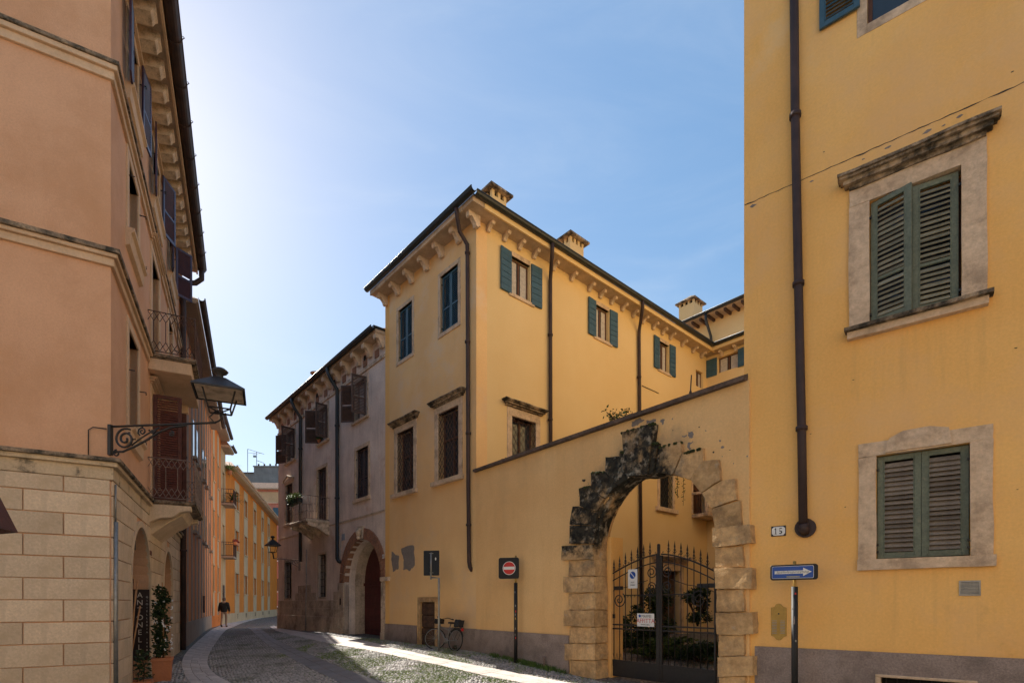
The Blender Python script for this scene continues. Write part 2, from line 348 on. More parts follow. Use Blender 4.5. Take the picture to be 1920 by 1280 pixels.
def leaves(mb, n, fn, size, rng=random):
    for _ in range(n):
        p, s = fn(); p = Vector(p); s = s * size
        a = Vector((rng.gauss(0, 1), rng.gauss(0, 1), rng.gauss(0, .7))).normalized(); b = a.cross(Vector((rng.gauss(0, 1), rng.gauss(0, 1), rng.gauss(0, 1)))).normalized()
        mb.add([p, p + a * s * .5 + b * s * .28, p + a * s, p + a * s * .5 - b * s * .28], [(0, 1, 2, 3)])
def blob(c, r):
    def f():
        v = Vector((random.gauss(0, 1), random.gauss(0, 1), random.gauss(0, 1))).normalized() * (random.random() ** .45)
        return (c[0] + v.x * r[0], c[1] + v.y * r[1], c[2] + v.z * r[2]), random.uniform(.6, 1.3)
    return f

# ------------------------------------------------------------------ plan of the place
C_ = (-1.02, 15.2); E_ = (-4.54, 19.17); I_ = (8.66, 23.8); RC = (3.90, 8.99); PC = (-6.375, 8.5); GC = (-12.36, 28.3)
FR = Frame(RC, (1.256, -1)); FG = Frame(C_, (.788, -1)); FY1 = Frame(E_, (.887, -1)); FGR = Frame(GC, (.857, -1))
FY2 = Frame(C_, (1.127, 1)); FW = Frame(I_, (.887, -1)); FA = Frame(PC, (1.73, 1)); FB = Frame(PC, (-.505, 1))
def dist(a, b): return math.hypot(a[0] - b[0], a[1] - b[1])
# ------------------------------------------------------------------ ground
xs = [-900, -400, -150, -70] + [-45 + .6 * i for i in range(126)] + [34, 60, 150, 400, 900]
ys = [-900, -300, -80, -20, -8, 0] + [4 + .6 * i for i in range(126)] + [84, 110, 180, 400, 1200]
vs = [(x, y, gz(x, y)) for y in ys for x in xs]; nx = len(xs)
fs = [(j * nx + i, j * nx + i + 1, (j + 1) * nx + i + 1, (j + 1) * nx + i) for j in range(len(ys) - 1) for i in range(nx - 1)]
M_ground = mat("mossy earth", (.07, .06, .05), 1, (.11, .095, .08), 1.2, .8, 30, fine=.3, stain=(.05, .085, .02), st_scale=.8, st_lo=.42, st_hi=.6)
def cob_mat():
    m = bpy.data.materials.new("cobbled street"); m.use_nodes = True; N = m.node_tree.nodes; L = m.node_tree.links; b = N["Principled BSDF"]
    tc = N.new("ShaderNodeTexCoord"); v = N.new("ShaderNodeTexVoronoi"); v.inputs["Scale"].default_value = 11; L.new(tc.outputs["Object"], v.inputs["Vector"])
    v2 = N.new("ShaderNodeTexVoronoi"); v2.feature = 'DISTANCE_TO_EDGE'; v2.inputs["Scale"].default_value = 11; L.new(tc.outputs["Object"], v2.inputs["Vector"])
    r = N.new("ShaderNodeMapRange"); L.new(v2.outputs["Distance"], r.inputs[0]); r.inputs[2].default_value = .18
    n = N.new("ShaderNodeTexNoise"); n.inputs["Scale"].default_value = .55; n.inputs["Detail"].default_value = 7; L.new(tc.outputs["Object"], n.inputs["Vector"])
    rr = N.new("ShaderNodeMapRange"); L.new(n.outputs[0], rr.inputs[0]); rr.inputs[1].default_value = .45; rr.inputs[2].default_value = .62
    def mx(f, a, c):
        x = N.new("ShaderNodeMix"); x.data_type = 'RGBA'
        for i, q in ((0, f), (6, a), (7, c)):
            if isinstance(q, tuple): x.inputs[i].default_value = (*q, 1)
            else: L.new(q, x.inputs[i])
        return x.outputs[2]
    sep = N.new("ShaderNodeSeparateColor"); L.new(v.outputs["Color"], sep.inputs[0])
    st = mx(sep.outputs[0], (.13, .115, .105), (.26, .225, .2)); gap = mx(rr.outputs[0], (.045, .038, .03), (.045, .075, .02))
    c = mx(r.outputs[0], gap, st); L.new(c, b.inputs["Base Color"]); b.inputs["Roughness"].default_value = .7
    bp = N.new("ShaderNodeBump"); bp.inputs["Strength"].default_value = .8; bp.inputs["Distance"].default_value = .02; L.new(r.outputs[0], bp.inputs["Height"]); L.new(bp.outputs[0], b.inputs["Normal"])
    return m
M_cobfar = cob_mat()
gme = bpy.data.meshes.new("ground"); gme.from_pydata(vs, [], fs); gme.materials.append(M_cobfar)
gme.polygons.foreach_set("use_smooth", [True] * len(fs))
g = link_mesh("ground", gme, kind='structure'); g['label'] = 'cobbled street and courtyard ground with moss in the joints'

def polyl(pts, closed=False):
    L = [0]
    for a, b in zip(pts, pts[1:]): L.append(L[-1] + (b - a).length)
    def f(t):
        s = t * L[-1]
        for i in range(len(pts) - 1):
            if s <= L[i + 1] or i == len(pts) - 2:
                k = (s - L[i]) / max(1e-6, L[i + 1] - L[i]); return pts[i].lerp(pts[i + 1], k)
    return f, L[-1]
def smooth_pts(pts, k=2):
    for _ in range(k):
        q = [pts[0]]
        for a, b in zip(pts, pts[1:]): q += [a.lerp(b, .25), a.lerp(b, .75)]
        q.append(pts[-1]); pts = q
    return pts
bands = []
def band(name, label, inner, outer, across, slab, m, jitter=.15, grow=0):
    inner = smooth_pts([Vector((p[0], p[1], 0)) for p in inner]); outer = smooth_pts([Vector((p[0], p[1], 0)) for p in outer])
    fi, li = polyl(inner); fo, lo = polyl(outer); L = (li + lo) / 2
    bands.append([(p.x, p.y) for p in inner] + [(p.x, p.y) for p in reversed(outer)])
    n = int(L / .4); mb = MB(); vs = []
    for i in range(n + 1):
        for p in (fi(i / n), fo(i / n)): vs.append((p.x, p.y, gz(p.x, p.y) + .004))
    mb.add(vs, [(2 * i, 2 * i + 1, 2 * i + 3, 2 * i + 2) for i in range(n)])
    root = obj(name, mb, M_joint, kind='structure'); root['label'] = label
    t = 0; gap = .012 / L
    while t < 1:
        dt = slab * random.uniform(1 - jitter, 1 + jitter) / L; t1 = min(1, t + dt)
        cuts = [0] + sorted(min(.93, max(.07, (k + random.uniform(-.15, .15)) / across)) for k in range(1, across)) + [1]
        if (fi(t) + fo(t)).y / 2 < 60:
            for a, b in zip(cuts, cuts[1:]):
                h = random.uniform(.012, .018); P = []
                w = (fi(t) - fo(t)).length; ga = .006 / max(w, .1)
                for tt, k in ((t + gap / 2, a + ga), (t + gap / 2, b - ga), (t1 - gap / 2, b - ga), (t1 - gap / 2, a + ga)):
                    p = fi(tt).lerp(fo(tt), k); P.append((p.x, p.y, gz(p.x, p.y)))
                c = Vector((sum(p[0] for p in P) / 4, sum(p[1] for p in P) / 4, 0))
                mb = MB(); mb.add([(x - c.x, y - c.y, z - .02) for x, y, z in P] + [(x - c.x, y - c.y, z + h) for x, y, z in P], [(0, 1, 2, 3), (4, 5, 6, 7)] + [(i, (i + 1) % 4, (i + 1) % 4 + 4, i + 4) for i in range(4)])
                obj("paving_slab", mb, m, root, T(c.x, c.y, 0))
        t = t1
    return root
gp = lambda *a: [G(*p) for p in a]
band("sidewalk", "pale curved pavement along the orange and pink houses on the left",
     gp((521, 1152), (470, 1162), (435, 1174), (401, 1208), (386, 1238), (397, 1261), (440, 1284), (520, 1320)),
     gp((515, 1149), (455, 1157), (420, 1167), (392, 1184), (362, 1208), (338, 1236), (345, 1268), (370, 1295), (430, 1340)), 3, .9, M_pave)
band("pavement_strip", "pale stone pavement strip along the foot of the grey and yellow houses",
     gp((506, 1174), (512, 1180), (527, 1185.5), (579.6, 1197.5), (622.7, 1207), (694.6, 1219), (743.5, 1231), (837.5, 1250), (906, 1266), (975, 1279), (1100, 1305), (1300, 1350)),
     gp((514, 1172), (522, 1176), (535, 1180), (583, 1187), (640, 1194), (693, 1202), (765, 1222), (860, 1241), (975, 1262), (1053, 1277), (1180, 1301), (1400, 1345)), 2, .8, M_pave)
band("wheel_track", "blue grey stone wheel track crossing the cobbled street",
     gp((462, 1176), (480, 1192), (502, 1209), (560, 1242), (640, 1280), (720, 1318)),
     gp((480, 1176), (505, 1192), (540, 1210), (610, 1240), (705, 1274), (800, 1305)), 2, .7, M_paved)
# threshold stones in front of the gate
# ------------------------------------------------------------------ cobbles (rounded river pebbles)
def inside(poly, x, y):
    c = False; j = len(poly) - 1
    for i in range(len(poly)):
        xi, yi = poly[i]; xj, yj = poly[j]
        if (yi > y) != (yj > y) and x < (xj - xi) * (y - yi) / (yj - yi) + xi: c = not c
        j = i
    return c
import numpy as np
road = [tuple(G(*p)[:2]) for p in ((521, 1152), (435, 1174), (401, 1208), (372, 1238), (330, 1240), (280, 1300))] + [(-8.5, 10.6), (2.4, 10.6), (1.9, 11.2), C_, E_, (GC[0] + .2, GC[1] - .3)]
bb = [(min(p[0] for p in b) - .1, max(p[0] for p in b) + .1, min(p[1] for p in b) - .1, max(p[1] for p in b) + .1) for b in bands]
pts = []; sp = .088; y = 10.7; row = 0
while y < 23:
    x = -13 + (row % 2) * sp / 2
    while x < 3:
        px_, py_ = x + random.uniform(-.02, .02), y + random.uniform(-.018, .018)
        if inside(road, px_, py_) and not any(b[0] < px_ < b[1] and b[2] < py_ < b[3] and inside(bd, px_, py_) for b, bd in zip(bb, bands)): pts.append((px_, py_))
        x += sp
    y += sp * .86; row += 1
NP = 7
V_, F_ = [], []
for (x, y) in pts:
    a = random.uniform(0, math.pi); ra = random.uniform(.036, .05); rb = random.uniform(.024, .036); h = random.uniform(.012, .03); z = gz(x, y); o = len(V_)
    tx, ty = random.uniform(-.25, .25), random.uniform(-.25, .25)
    for rr, hh in ((1.0, -.006), (.8, .65), (.4, .95)):
        for k in range(NP):
            t = 2 * math.pi * k / NP; lx = math.cos(t) * ra * rr; ly = math.sin(t) * rb * rr
            V_.append((x + lx * math.cos(a) - ly * math.sin(a), y + lx * math.sin(a) + ly * math.cos(a), z + h * hh + (tx * lx + ty * ly) * .5))
    V_.append((x, y, z + h))
    for r in range(2):
        for k in range(NP): F_.append((o + r * NP + k, o + r * NP + (k + 1) % NP, o + (r + 1) * NP + (k + 1) % NP, o + (r + 1) * NP + k))
    for k in range(NP): F_.append((o + 2 * NP + k, o + 2 * NP + (k + 1) % NP, o + 3 * NP))
M_peb = mat("river pebble", (.45, .41, .375), .62, (.22, .205, .195), 9, .25, 90, fine=.2, stain=(.07, .085, .035), st_scale=.9, st_lo=.5, st_hi=.72, spec=.4)
me = bpy.data.meshes.new("cobblestones"); me.from_pydata(V_, [], F_); me.polygons.foreach_set("use_smooth", [True] * len(F_)); me.materials.append(M_peb)
tag(link_mesh("cobblestones", me, kind='stuff'), 'rounded pebbles bedded in the street', 'cobblestones')
# grass between the pebbles
def blade(mb, x, y, h):
    a = random.uniform(0, 6.28); w_ = .006; z = gz(x, y); dx, dy = math.cos(a), math.sin(a); l = random.uniform(.3, 1) * h * .6
    mb.add([(x - dy * w_, y + dx * w_, z), (x + dy * w_, y - dx * w_, z), (x + dx * l * .5 + dy * w_ * .7, y + dy * l * .5 - dx * w_ * .7, z + h * .7), (x + dx * l, y + dy * l, z + h)], [(0, 1, 2), (0, 2, 3)])
mb = MB(); cnt = 0
for _ in range(230000):
    x, y = random.uniform(-7, 3), random.uniform(10.7, 20)
    q = x + .82 * y; n = noise.noise(Vector((x * .9, y * .45, 3))) + .4 * noise.noise(Vector((x * 3, y * 3, 7)))
    wallside = ss(10.2, 11.2, x + .788 * y) if y < 15.2 else 0
    mid = .72 * ss(-.15, .15, n) * ss(5.0, 7.5, q) * (1 - .5 * ss(9.6, 10.3, q))
    if random.random() < max(mid, wallside * .35) and inside(road, x, y) and not any(inside(bd, x, y) for bd in bands):
        blade(mb, x, y, random.uniform(.025, .045) if random.random() < .97 else .06); cnt += 1
o = obj("grass", mb, M_grass, kind='stuff', fix=False); tag(o, 'short bright grass and moss growing between the street pebbles', 'grass')
mb = MB()
for _ in range(230):      # taller weeds at the foot of the garden wall
    s = random.choice([random.uniform(.9, 3.8), random.uniform(2.0, 3.4)]); p = FG.pt(s, -random.uniform(.02, .22)); 
    for _ in range(8): blade(mb, p.x + random.gauss(0, .03), p.y + random.gauss(0, .03), random.uniform(.05, .13))
o = obj("weeds", mb, M_weed, kind='stuff', fix=False); tag(o, 'tufts of weeds along the foot of the garden wall', 'weeds')

# ================================================================== yellow house (street face, courtyard face, wing)
def louvre(F, parent, s0, s1, z0, z1, y, m, name="shutter", pitch=.055, M=None, frame=.06, split=True):
    """a closed louvred leaf: frame and a joined panel of slats"""
    M = M if M is not None else F.M
    mb = MB(); th = .035
    mb.box(s0, s0 + frame, y, y + th, z0, z1); mb.box(s1 - frame, s1, y, y + th, z0, z1)
    mb.box(s0 + frame, s1 - frame, y + .001, y + th - .001, z0, z0 + frame * 1.3); mb.box(s0 + frame, s1 - frame, y + .001, y + th - .001, z1 - frame, z1)
    zm = z0 + (z1 - z0) * .42; mb.box(s0 + frame, s1 - frame, y + .001, y + th - .001, zm - frame / 2, zm + frame / 2)
    o = obj(name, mb, m, parent, M)
    sb = MB(); z = z0 + frame * 1.3 + .01
    while z < z1 - frame - .03:
        if abs(z + .02 - zm) > frame / 2 + .02:
            sb.add([(s0 + frame, y + .03, z + .045), (s1 - frame, y + .03, z + .045), (s1 - frame, y + .002, z), (s0 + frame, y + .002, z), (s0 + frame, y + .034, z + .04), (s1 - frame, y + .034, z + .04), (s1 - frame, y + .008, z - .004), (s0 + frame, y + .008, z - .004)],
                   [(0, 1, 2, 3), (7, 6, 5, 4), (0, 3, 7, 4), (1, 5, 6, 2), (3, 2, 6, 7), (0, 4, 5, 1)])
        z += pitch
    obj("slats", sb, m, o, M, kind='stuff')
    return o
def hinge_M(F, s, y, ang):
    """frame of a leaf hinged at (s,y), turned by ang about the vertical"""
    return F.M @ T(s, y, 0) @ Matrix.Rotation(ang, 4, 'Z')
def surround(F, parent, r, wl, wr=None, wt=None, wb=None, m=None, proud=.03, deep=.2, name="window_surround", seed=0, worn=0):
    s0, s1, z0, z1 = r; wr = wr or wl; wt = wt or wl
    parts = [rect(s0 - wl, s0, z0 - (wb or 0), z1), rect(s1, s1 + wr, z0 - (wb or 0), z1), rect(s0 - wl, s1 + wr, z1, z1 + wt)]
    o = None
    for i, p in enumerate(parts):
        mb = MB(); mb.prism(p, -proud, deep); me = mb.mesh(name if i == 0 else ("jamb_stone" if i == 1 else "lintel"), m)
        if worn: rough(me, 2, worn, 5, seed + i)
        o2 = link_mesh(me.name, me, parent if o is None else o, F.M, bevel=0 if worn else .008)
        o = o or o2
    if wb:
        mb = MB(); mb.box(s0, s1, -proud + .002, deep, z0 - wb, z0); obj("threshold", mb, m, o, F)
    return o
def cornice(F, parent, s0, s1, z, h, out, m, name="cornice", seed=0, worn=.0):
    mb = MB(); e = out * .8
    for a, b, o_, x in ((0, .3, .3, .75), (.3, .62, .62, .4), (.62, .8, .85, .14), (.8, 1, 1, 0)): mb.box(s0 + e * x, s1 - e * x, -out * o_, .05, z + h * a, z + h * b)
    me = mb.mesh(name, m)
    if worn: rough(me, 3, worn, 5, seed)
    return link_mesh(name, me, parent, F.M, bevel=0 if worn else .006)
def sill(F, parent, s0, s1, z, h, out, m, name="sill", seed=0, worn=0):
    mb = MB(); mb.box(s0, s1, -out, .1, z - h, z); me = mb.mesh(name, m)
    if worn: rough(me, 3, worn, 5, seed)
    return link_mesh(name, me, parent, F.M, bevel=0 if worn else .008)
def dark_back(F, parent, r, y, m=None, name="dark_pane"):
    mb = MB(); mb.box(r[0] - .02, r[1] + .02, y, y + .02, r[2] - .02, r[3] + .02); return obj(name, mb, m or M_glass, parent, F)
def lattice(F, parent, r, y, m, step=.2, name="window_grille"):
    s0, s1, z0, z1 = r; mb = MB(); w_ = s1 - s0; h = z1 - z0; rr = .009
    k = .5   # slant
    dz = step * 1.35
    n = int((h + w_ / k) / dz) + 2
    for sg in (1, -1):
        for i in range(-1, n + 1):
            # line z = zA + sg*(s-s0)*1.35
            zA = z0 + i * dz if sg > 0 else z1 - i * dz
            zA0 = zA - (w_ * 1.35 if sg > 0 else -w_ * 1.35)
            pts = []
            for j in range(0, 13):
                s = s0 + w_ * j / 12; z = zA0 + sg * (s - s0) * 1.35 + .014 * math.sin(j * 1.7 + i)
                if z0 - .001 <= z <= z1 + .001: pts.append((s, y + .012 * sg, z))
            if len(pts) > 1: mb.tube(pts, rr, 4)
    for z in (z0 + .015, z1 - .015): mb.box(s0, s1, y - .012, y + .012, z - .012, z + .012)
    return obj(name, mb, m, parent, F)
def pipe(F, parent, pts, r, m, name="downpipe", collars=()):
    mb = MB(); mb.tube(pts, r, 10); o = obj(name, mb, m, parent, F)
    for (s, y, z) in collars:
        c = MB(); c.lathe([(r * .9, -.03), (r * 1.35, -.03), (r * 1.35, .03), (r * .9, .03)], (s, y, z), 12); obj("pipe_collar", c, m, o, F)
    return o
def gutter(F, parent, s0, s1, z, y, r, m, name="gutter", hooks=0):
    mb = MB(); n = 8; vs = []
    for s in (s0, s1):
        for k in range(n + 1):
            a = math.pi + math.pi * k / n; vs.append((s, y + r * math.cos(a), z + r * math.sin(a)))
        for k in range(n + 1):
            a = 2 * math.pi - math.pi * k / n; vs.append((s, y + (r - .012) * math.cos(a), z + (r - .012) * math.sin(a)))
    q = 2 * (n + 1); mb.add(vs, [(i, (i + 1) % q, (i + 1) % q + q, i + q) for i in range(q)] + [tuple(range(q)), tuple(range(2 * q - 1, q - 1, -1))], False)
    mb.tube([(s0, y - r, z), (s1, y - r, z)], .018, 6)
    o = obj(name, mb, m, parent, F)
    if hooks:
        s = s0 + .5
        hb = MB()
        while s < s1:
            hb.tube([(s, y - r * math.cos(a) * 1.08, z - r * math.sin(a) * 1.08) for a in [i * math.pi / 8 for i in range(9)]] + [], .012, 4); hb.tube([(s, y - r - .01, z), (s, y - r - .05, z + .05), (s, y - r - .02, z + .07)], .01, 4)
            s += hooks
        obj("gutter_hook", hb, m, o, F, kind='stuff')
    return o
def scroll_profile(out, h, z):
    """side profile of a carved bracket under an eave, in (y,z): top at z"""
    P = [(0.02, z), (-out, z), (-out, z - h * .22)]
    for i in range(7):
        a = math.pi * i / 6; P.append((-out * .86 + out * .12 * math.cos(a + math.pi), z - h * .28 - out * .12 * math.sin(a) - .0))
    P += [(-out * .68, z - h * .34), (-out * .5, z - h * .52), (-out * .36, z - h * .72)]
    for i in range(5):
        a = math.pi * i / 4; P.append((-out * .2 + out * .16 * math.cos(math.pi + a), z - h * .78 - out * .16 * math.sin(a)))
    P += [(0.02, z - h * .84)]
    return P
def bracket(F, parent, s, w_, z, out, h, m, name="eave_bracket"):
    key = (round(w_, 3), round(out, 3), round(h, 3), m.name)
    if key not in bracket.c:
        mb = MB(); mb.prism_x(scroll_profile(out, h, 0), -w_ / 2, w_ / 2); bracket.c[key] = mb.mesh(name, m)
    return link_mesh(name, bracket.c[key], parent, F.M @ T(s, 0, z))
bracket.c = {}
def tile_row(F, parent, s0, s1, y, z, pitch=.19, r=.075, m=M_tile if False else None, depth=1.2, slope=.3):
    mb = MB(); s = s0 + .1
    while s < s1 - .05:
        vs = []
        for d_, zz in ((0, 0), (depth, depth * slope)):
            for k in range(5):
                a = math.pi * k / 4; vs.append((s + r * math.cos(a), y + d_, z + zz + r * math.sin(a) + random.uniform(0, .012)))
        mb.add(vs, [(k, k + 1, k + 6, k + 5) for k in range(4)] + [(0, 1, 2, 3, 4)])
        s += pitch
    return obj("roof_tiles", mb, M_tile, parent, F, kind='stuff')
def roof(parent, poly, z, th, apex_in, rise, m, name="roof", soff=None):
    """eave slab over a footprint and a low hipped top"""
    mb = MB(); mb.prism_z(poly, z, z + th - .003); obj("eave_slab", mb, soff or M_soff, parent); mb = MB(); n = len(poly)
    cx, cy = sum(p[0] for p in poly) / n, sum(p[1] for p in poly) / n
    inn = [(x + (cx - x) * apex_in, y + (cy - y) * apex_in) for x, y in poly]
    mb.add([(x, y, z + th) for x, y in poly] + [(x, y, z + th + rise) for x, y in inn], [(i, (i + 1) % n, (i + 1) % n + n, i + n) for i in range(n)] + [tuple(range(n, 2 * n)), tuple(range(n))])
    return obj(name, mb, m, parent)
def P2(F, s, y): v = F.pt(s, y); return (v.x, v.y)

yh = thing("yellow_house", "yellow corner house with teal shutters and two chimneys, right of the grey house", "house", FY1)
LY1 = dist(E_, C_); LY2 = dist(C_, I_); ZE = 12.55
# --- street face
add_layer(M_yel_haze, (.82, .64, .43), (.78, .60, .40), .7, .60, .3, .14, z=(4.5, 9.0), opacity=.75)  # haze veil and sky light painted into the plaster, paler higher up
w_ul = wrect(FY1, 747.4, 582.6, 773, 662); w_ur = wrect(FY1, 826, 521, 859, 604.5)
w_ll = wrect(FY1, 745, 814, 776, 917.5); w_lr = wrect(FY1, 822, 775.6, 860.6, 891)
zt = (w_ul[3] + w_ur[3]) / 2; zb = (w_ul[2] + w_ur[2]) / 2; w_ul = (*w_ul[:2], zb, zt); w_ur = (*w_ur[:2], zb, zt)
zt = (w_ll[3] + w_lr[3]) / 2; zb = (w_ll[2] + w_lr[2]) / 2; w_ll = (*w_ll[:2], zb, zt); w_lr = (*w_lr[:2], zb, zt)
dr = wrect(FY1, 788.7, 1128, 816.5, 1214)
obj("street_wall", wall(0, LY1, -.5, ZE, [rect(*w_ul), rect(*w_ur), rect(*w_ll), rect(*w_lr), rect(dr[0], dr[1], dr[2], dr[3])]), M_yel_haze, yh, FY1)
for a_, b_ in ((0, dr[0] - .22), (dr[1] + .16, LY1 + .02)): mb = MB(); mb.box(a_, b_, -.03, .02, -.4, .918); obj("socle", mb, M_socle, yh, FY1)
for r in (w_ul, w_ur):
    so_ = surround(FY1, yh, r, .13, m=M_stone, proud=.02, deep=.12)
    sill(FY1, so_, r[0] - .13, r[1] + .13, r[2], .12, .03, M_stone)
    h = (r[0] + r[1]) / 2
    louvre(FY1, yh, r[0] + .01, h - .004, r[2] + .01, r[3] - .01, .06, M_tealD); louvre(FY1, yh, h + .004, r[1] - .01, r[2] + .01, r[3] - .01, .06, M_tealD)
    dark_back(FY1, yh, r, .2, M_dark)
    ib = MB()
    for z in (r[2] + .15, r[3] - .25): ib.box(r[0] - .03, r[0] + .05, .03, .055, z, z + .03)
    obj("shutter_hinge", ib, M_iron, yh, FY1)
for i, r in enumerate((w_ll, w_lr)):
    so_ = surround(FY1, yh, r, .19, wt=.22, m=M_stone, proud=.03, deep=.2)
    cornice(FY1, so_, r[0] - .36, r[1] + .36, r[3] + .22, .17, .2, M_stoned, seed=i, worn=.012)
    sill(FY1, so_, r[0] - .26, r[1] + .26, r[2], .13, .13, M_stone, seed=i, worn=.006)
    lattice(FY1, yh, r, .02, M_ironr, .17)
    dark_back(FY1, yh, r, .24, M_glass); wf = MB()
    c = (r[0] + r[1]) / 2; wf.box(c - .03, c + .03, .2, .24, r[2], r[3]); wf.box(r[0], r[0] + .05, .2, .24, r[2], r[3]); wf.box(r[1] - .05, r[1], .2, .24, r[2], r[3]); wf.box(r[0], r[1], .201, .239, r[2] + 1.25, r[2] + 1.31)
    obj("window_frame", wf, M_woodbr, yh, FY1)
# small old door with plank infill
so_ = surround(FY1, yh, dr, .15, wt=.15, m=M_stoned if False else M_arch, proud=.035, deep=.15, name="door_surround")
dk = MB(); dk.box(dr[0], dr[1], .095, .14, dr[2], dr[3]); do = obj("small_door", dk, M_wood, yh, FY1)
n = 7; pb = MB(); ph = (dr[3] - dr[2]) / n; pb.box(dr[0] + .01, dr[1] - .01, .05, .09, .006, ph - .006); pm = pb.mesh("plank", M_wood)
for i in range(n): link_mesh("plank", pm, do, FY1.M @ T(0, random.uniform(-.01, .01), dr[2] + i * ph) @ Matrix.Rotation(random.uniform(-.012, .012), 4, 'Y'), bevel=.005)
# bared plaster patches
def patch(F, parent, outline_px, m, name="bare_plaster_patch", y=.003, jag=.03):
    P = [F.at(*p) for p in outline_px]; Q = []
    for i, a in enumerate(P):
        b = P[(i + 1) % len(P)]
        for k in range(5):
            t = k / 5; Q.append((a[0] + (b[0] - a[0]) * t + random.uniform(-jag, jag), a[1] + (b[1] - a[1]) * t + random.uniform(-jag, jag)))
    for _ in range(2): Q = [((p[0] * (1 - t) + q[0] * t), (p[1] * (1 - t) + q[1] * t)) for p, q in zip(Q, Q[1:] + Q[:1]) for t in (.25, .75)]
    mb = MB(); mb.prism(Q, -y, .002); return obj(name, mb, m, parent, F)
M_bare = mat("bare grey render", (.25, .215, .19), .95, (.2, .17, .15), 4, .4, 30, fine=.2)
patch(FY1, yh, [(752, 1028), (776, 1020), (778, 1060), (768, 1069), (756, 1067), (757, 1050)], M_bare)
patch(FY1, yh, [(735, 1034), (742, 1040), (748, 1042), (747, 1066), (737, 1071), (734, 1050)], M_bare)
# eave: frieze board, soffit slab, brackets, gutter
OH = .5
eave_poly = [P2(FY1, -.15, -OH), (FY1.pt(LY1, 0).x, 0), P2(FY2, LY2, -OH)]
cc = Vector(C_); nn1 = -FY1.n; nn2 = -FY2.n
den = 1 + nn1.dot(nn2); corner = cc + (nn1 + nn2) * OH / den
inner = Vector(I_) + ((-FY2.n) + (-FW.n)) * OH / (1 + FY2.n.dot(FW.n))
Yfoot = [P2(FY1, -.15, -OH), tuple(corner), tuple(inner), P2(FY2, LY2 + 4, .0), P2(FY2, LY2 + 4, 5.3), P2(FY2, 0, 5.5), P2(FY1, -.15, 4)]
roof(yh, [P2(FY1, -.15, -OH), tuple(corner), tuple(inner), P2(FY2, LY2, 0), P2(FY2, LY2, 5.3), P2(FY2, .0, 5.5)], ZE, .16, .35, .9, M_tile)
mb = MB(); mb.box(-.15, LY1, -OH - .02, -OH + .03, ZE - .02, ZE + .13); obj("fascia", mb, M_stone, yh, FY1)
mb = MB(); mb.box(-.1, LY2 - .3, -OH - .022, -OH + .03, ZE - .022, ZE + .12); obj("fascia", mb, M_yel2, yh, FY2)
sx = [FY1.at(p, q, .2)[0] for p, q in ((716, 566), (739, 548), (765, 525), (792.5, 501), (821, 476), (853, 449), (886, 420))]
for s in sx: bracket(FY1, yh, s, .15, ZE, .38, .36, M_graytop)
for p in (922, 952, 980, 1007.5, 1044, 1078, 1111, 1132, 1152.5, 1173, 1193, 1212, 1231, 1248, 1263, 1285, 1305, 1321):
    bracket(FY2, yh, FY2.at(p, 0, .2)[0], .11, ZE, .3, .21, M_graytop)
gutter(FY1, yh, -.25, LY1 + .7, ZE + .2, -OH - .1, .1, M_gutter); gutter(FY2, yh, -.5, LY2 - .45, ZE + .2, -OH - .1, .1, M_gutter)
s = FY1.s(877, .08)
pipe(FY1, yh, [(FY1.s(857, .55), -.58, ZE + .12), (FY1.s(858, .55), -.58, ZE - .05), (s - .02, -.35, ZE - .35), (s, -.1, ZE - .62), (s, -.09, ZE - .9), (FY1.s(878, .09), -.09, 5), (FY1.s(879.5, .09), -.09, FY1.z(880, 1052, .09)), (FY1.s(881, .07), -.07, FY1.z(881, 1062, .07)), (FY1.s(884, 0), .02, FY1.z(884, 1069))], .058, M_copper,
     collars=[(s, -.09, FY1.z(877, 480)), (s, -.09, FY1.z(877, 645)), (FY1.s(878, .09), -.09, FY1.z(878, 815)), (FY1.s(878.5, .09), -.09, FY1.z(878, 985))])
# --- courtyard face
wins = []
for tl, br in (((959, 482), (994, 569)), ((1117, 568.7), (1141.6, 643)), ((1236, 637), (1254, 700))): wins.append(wrect(FY2, *tl, *br))
za = sum(r[3] for r in wins) / 3; zb_ = sum(r[2] for r in wins) / 3; wins = [(r[0], r[1], zb_, za) for r in wins]
w4 = (FY2.s(1304.7), FY2.s(1318), zb_ + .1, FY2.z(1305, 692)); w5 = (FY2.s(959.5), FY2.s(1004), 5.41, 7.28)
w6 = (FY2.s(1237), FY2.s(1261), FY2.z(1237, 950), FY2.z(1237, 950) + 2.0)       # grilled window seen through the arch
bd_ = (FY2.s(1299), FY2.s(1321), FY2.z(1299, 962), FY2.z(1299, 962) + 2.6)
ed = (FY2.s(1236), FY2.s(1274), -.1, FY2.z(1236, 1068)); sd_ = (FY2.s(1134), FY2.s(1150), .2, FY2.z(1148, 1029))
holes = [rect(*r) for r in wins] + [rect(*w4), rect(*w5), rect(*w6), rect(*bd_), rect(ed[0], ed[1], .15, ed[3]), rect(*sd_)]
obj("courtyard_wall", wall(0.003, LY2, -.5, ZE, holes), M_yel2, yh, FY2)
mb = MB(); mb.box(LY2, LY2 + .4, 0, 5.3, -.5, ZE); mb.box(0, LY2 + .4, 5.0, 5.3, -.5, ZE); obj("rear_wall", mb, M_yel, yh, FY2)
mb = MB(); mb.box(0, .3, .4, 5.0, 8, ZE); obj("party_wall", mb, M_yel, yh, FY1)
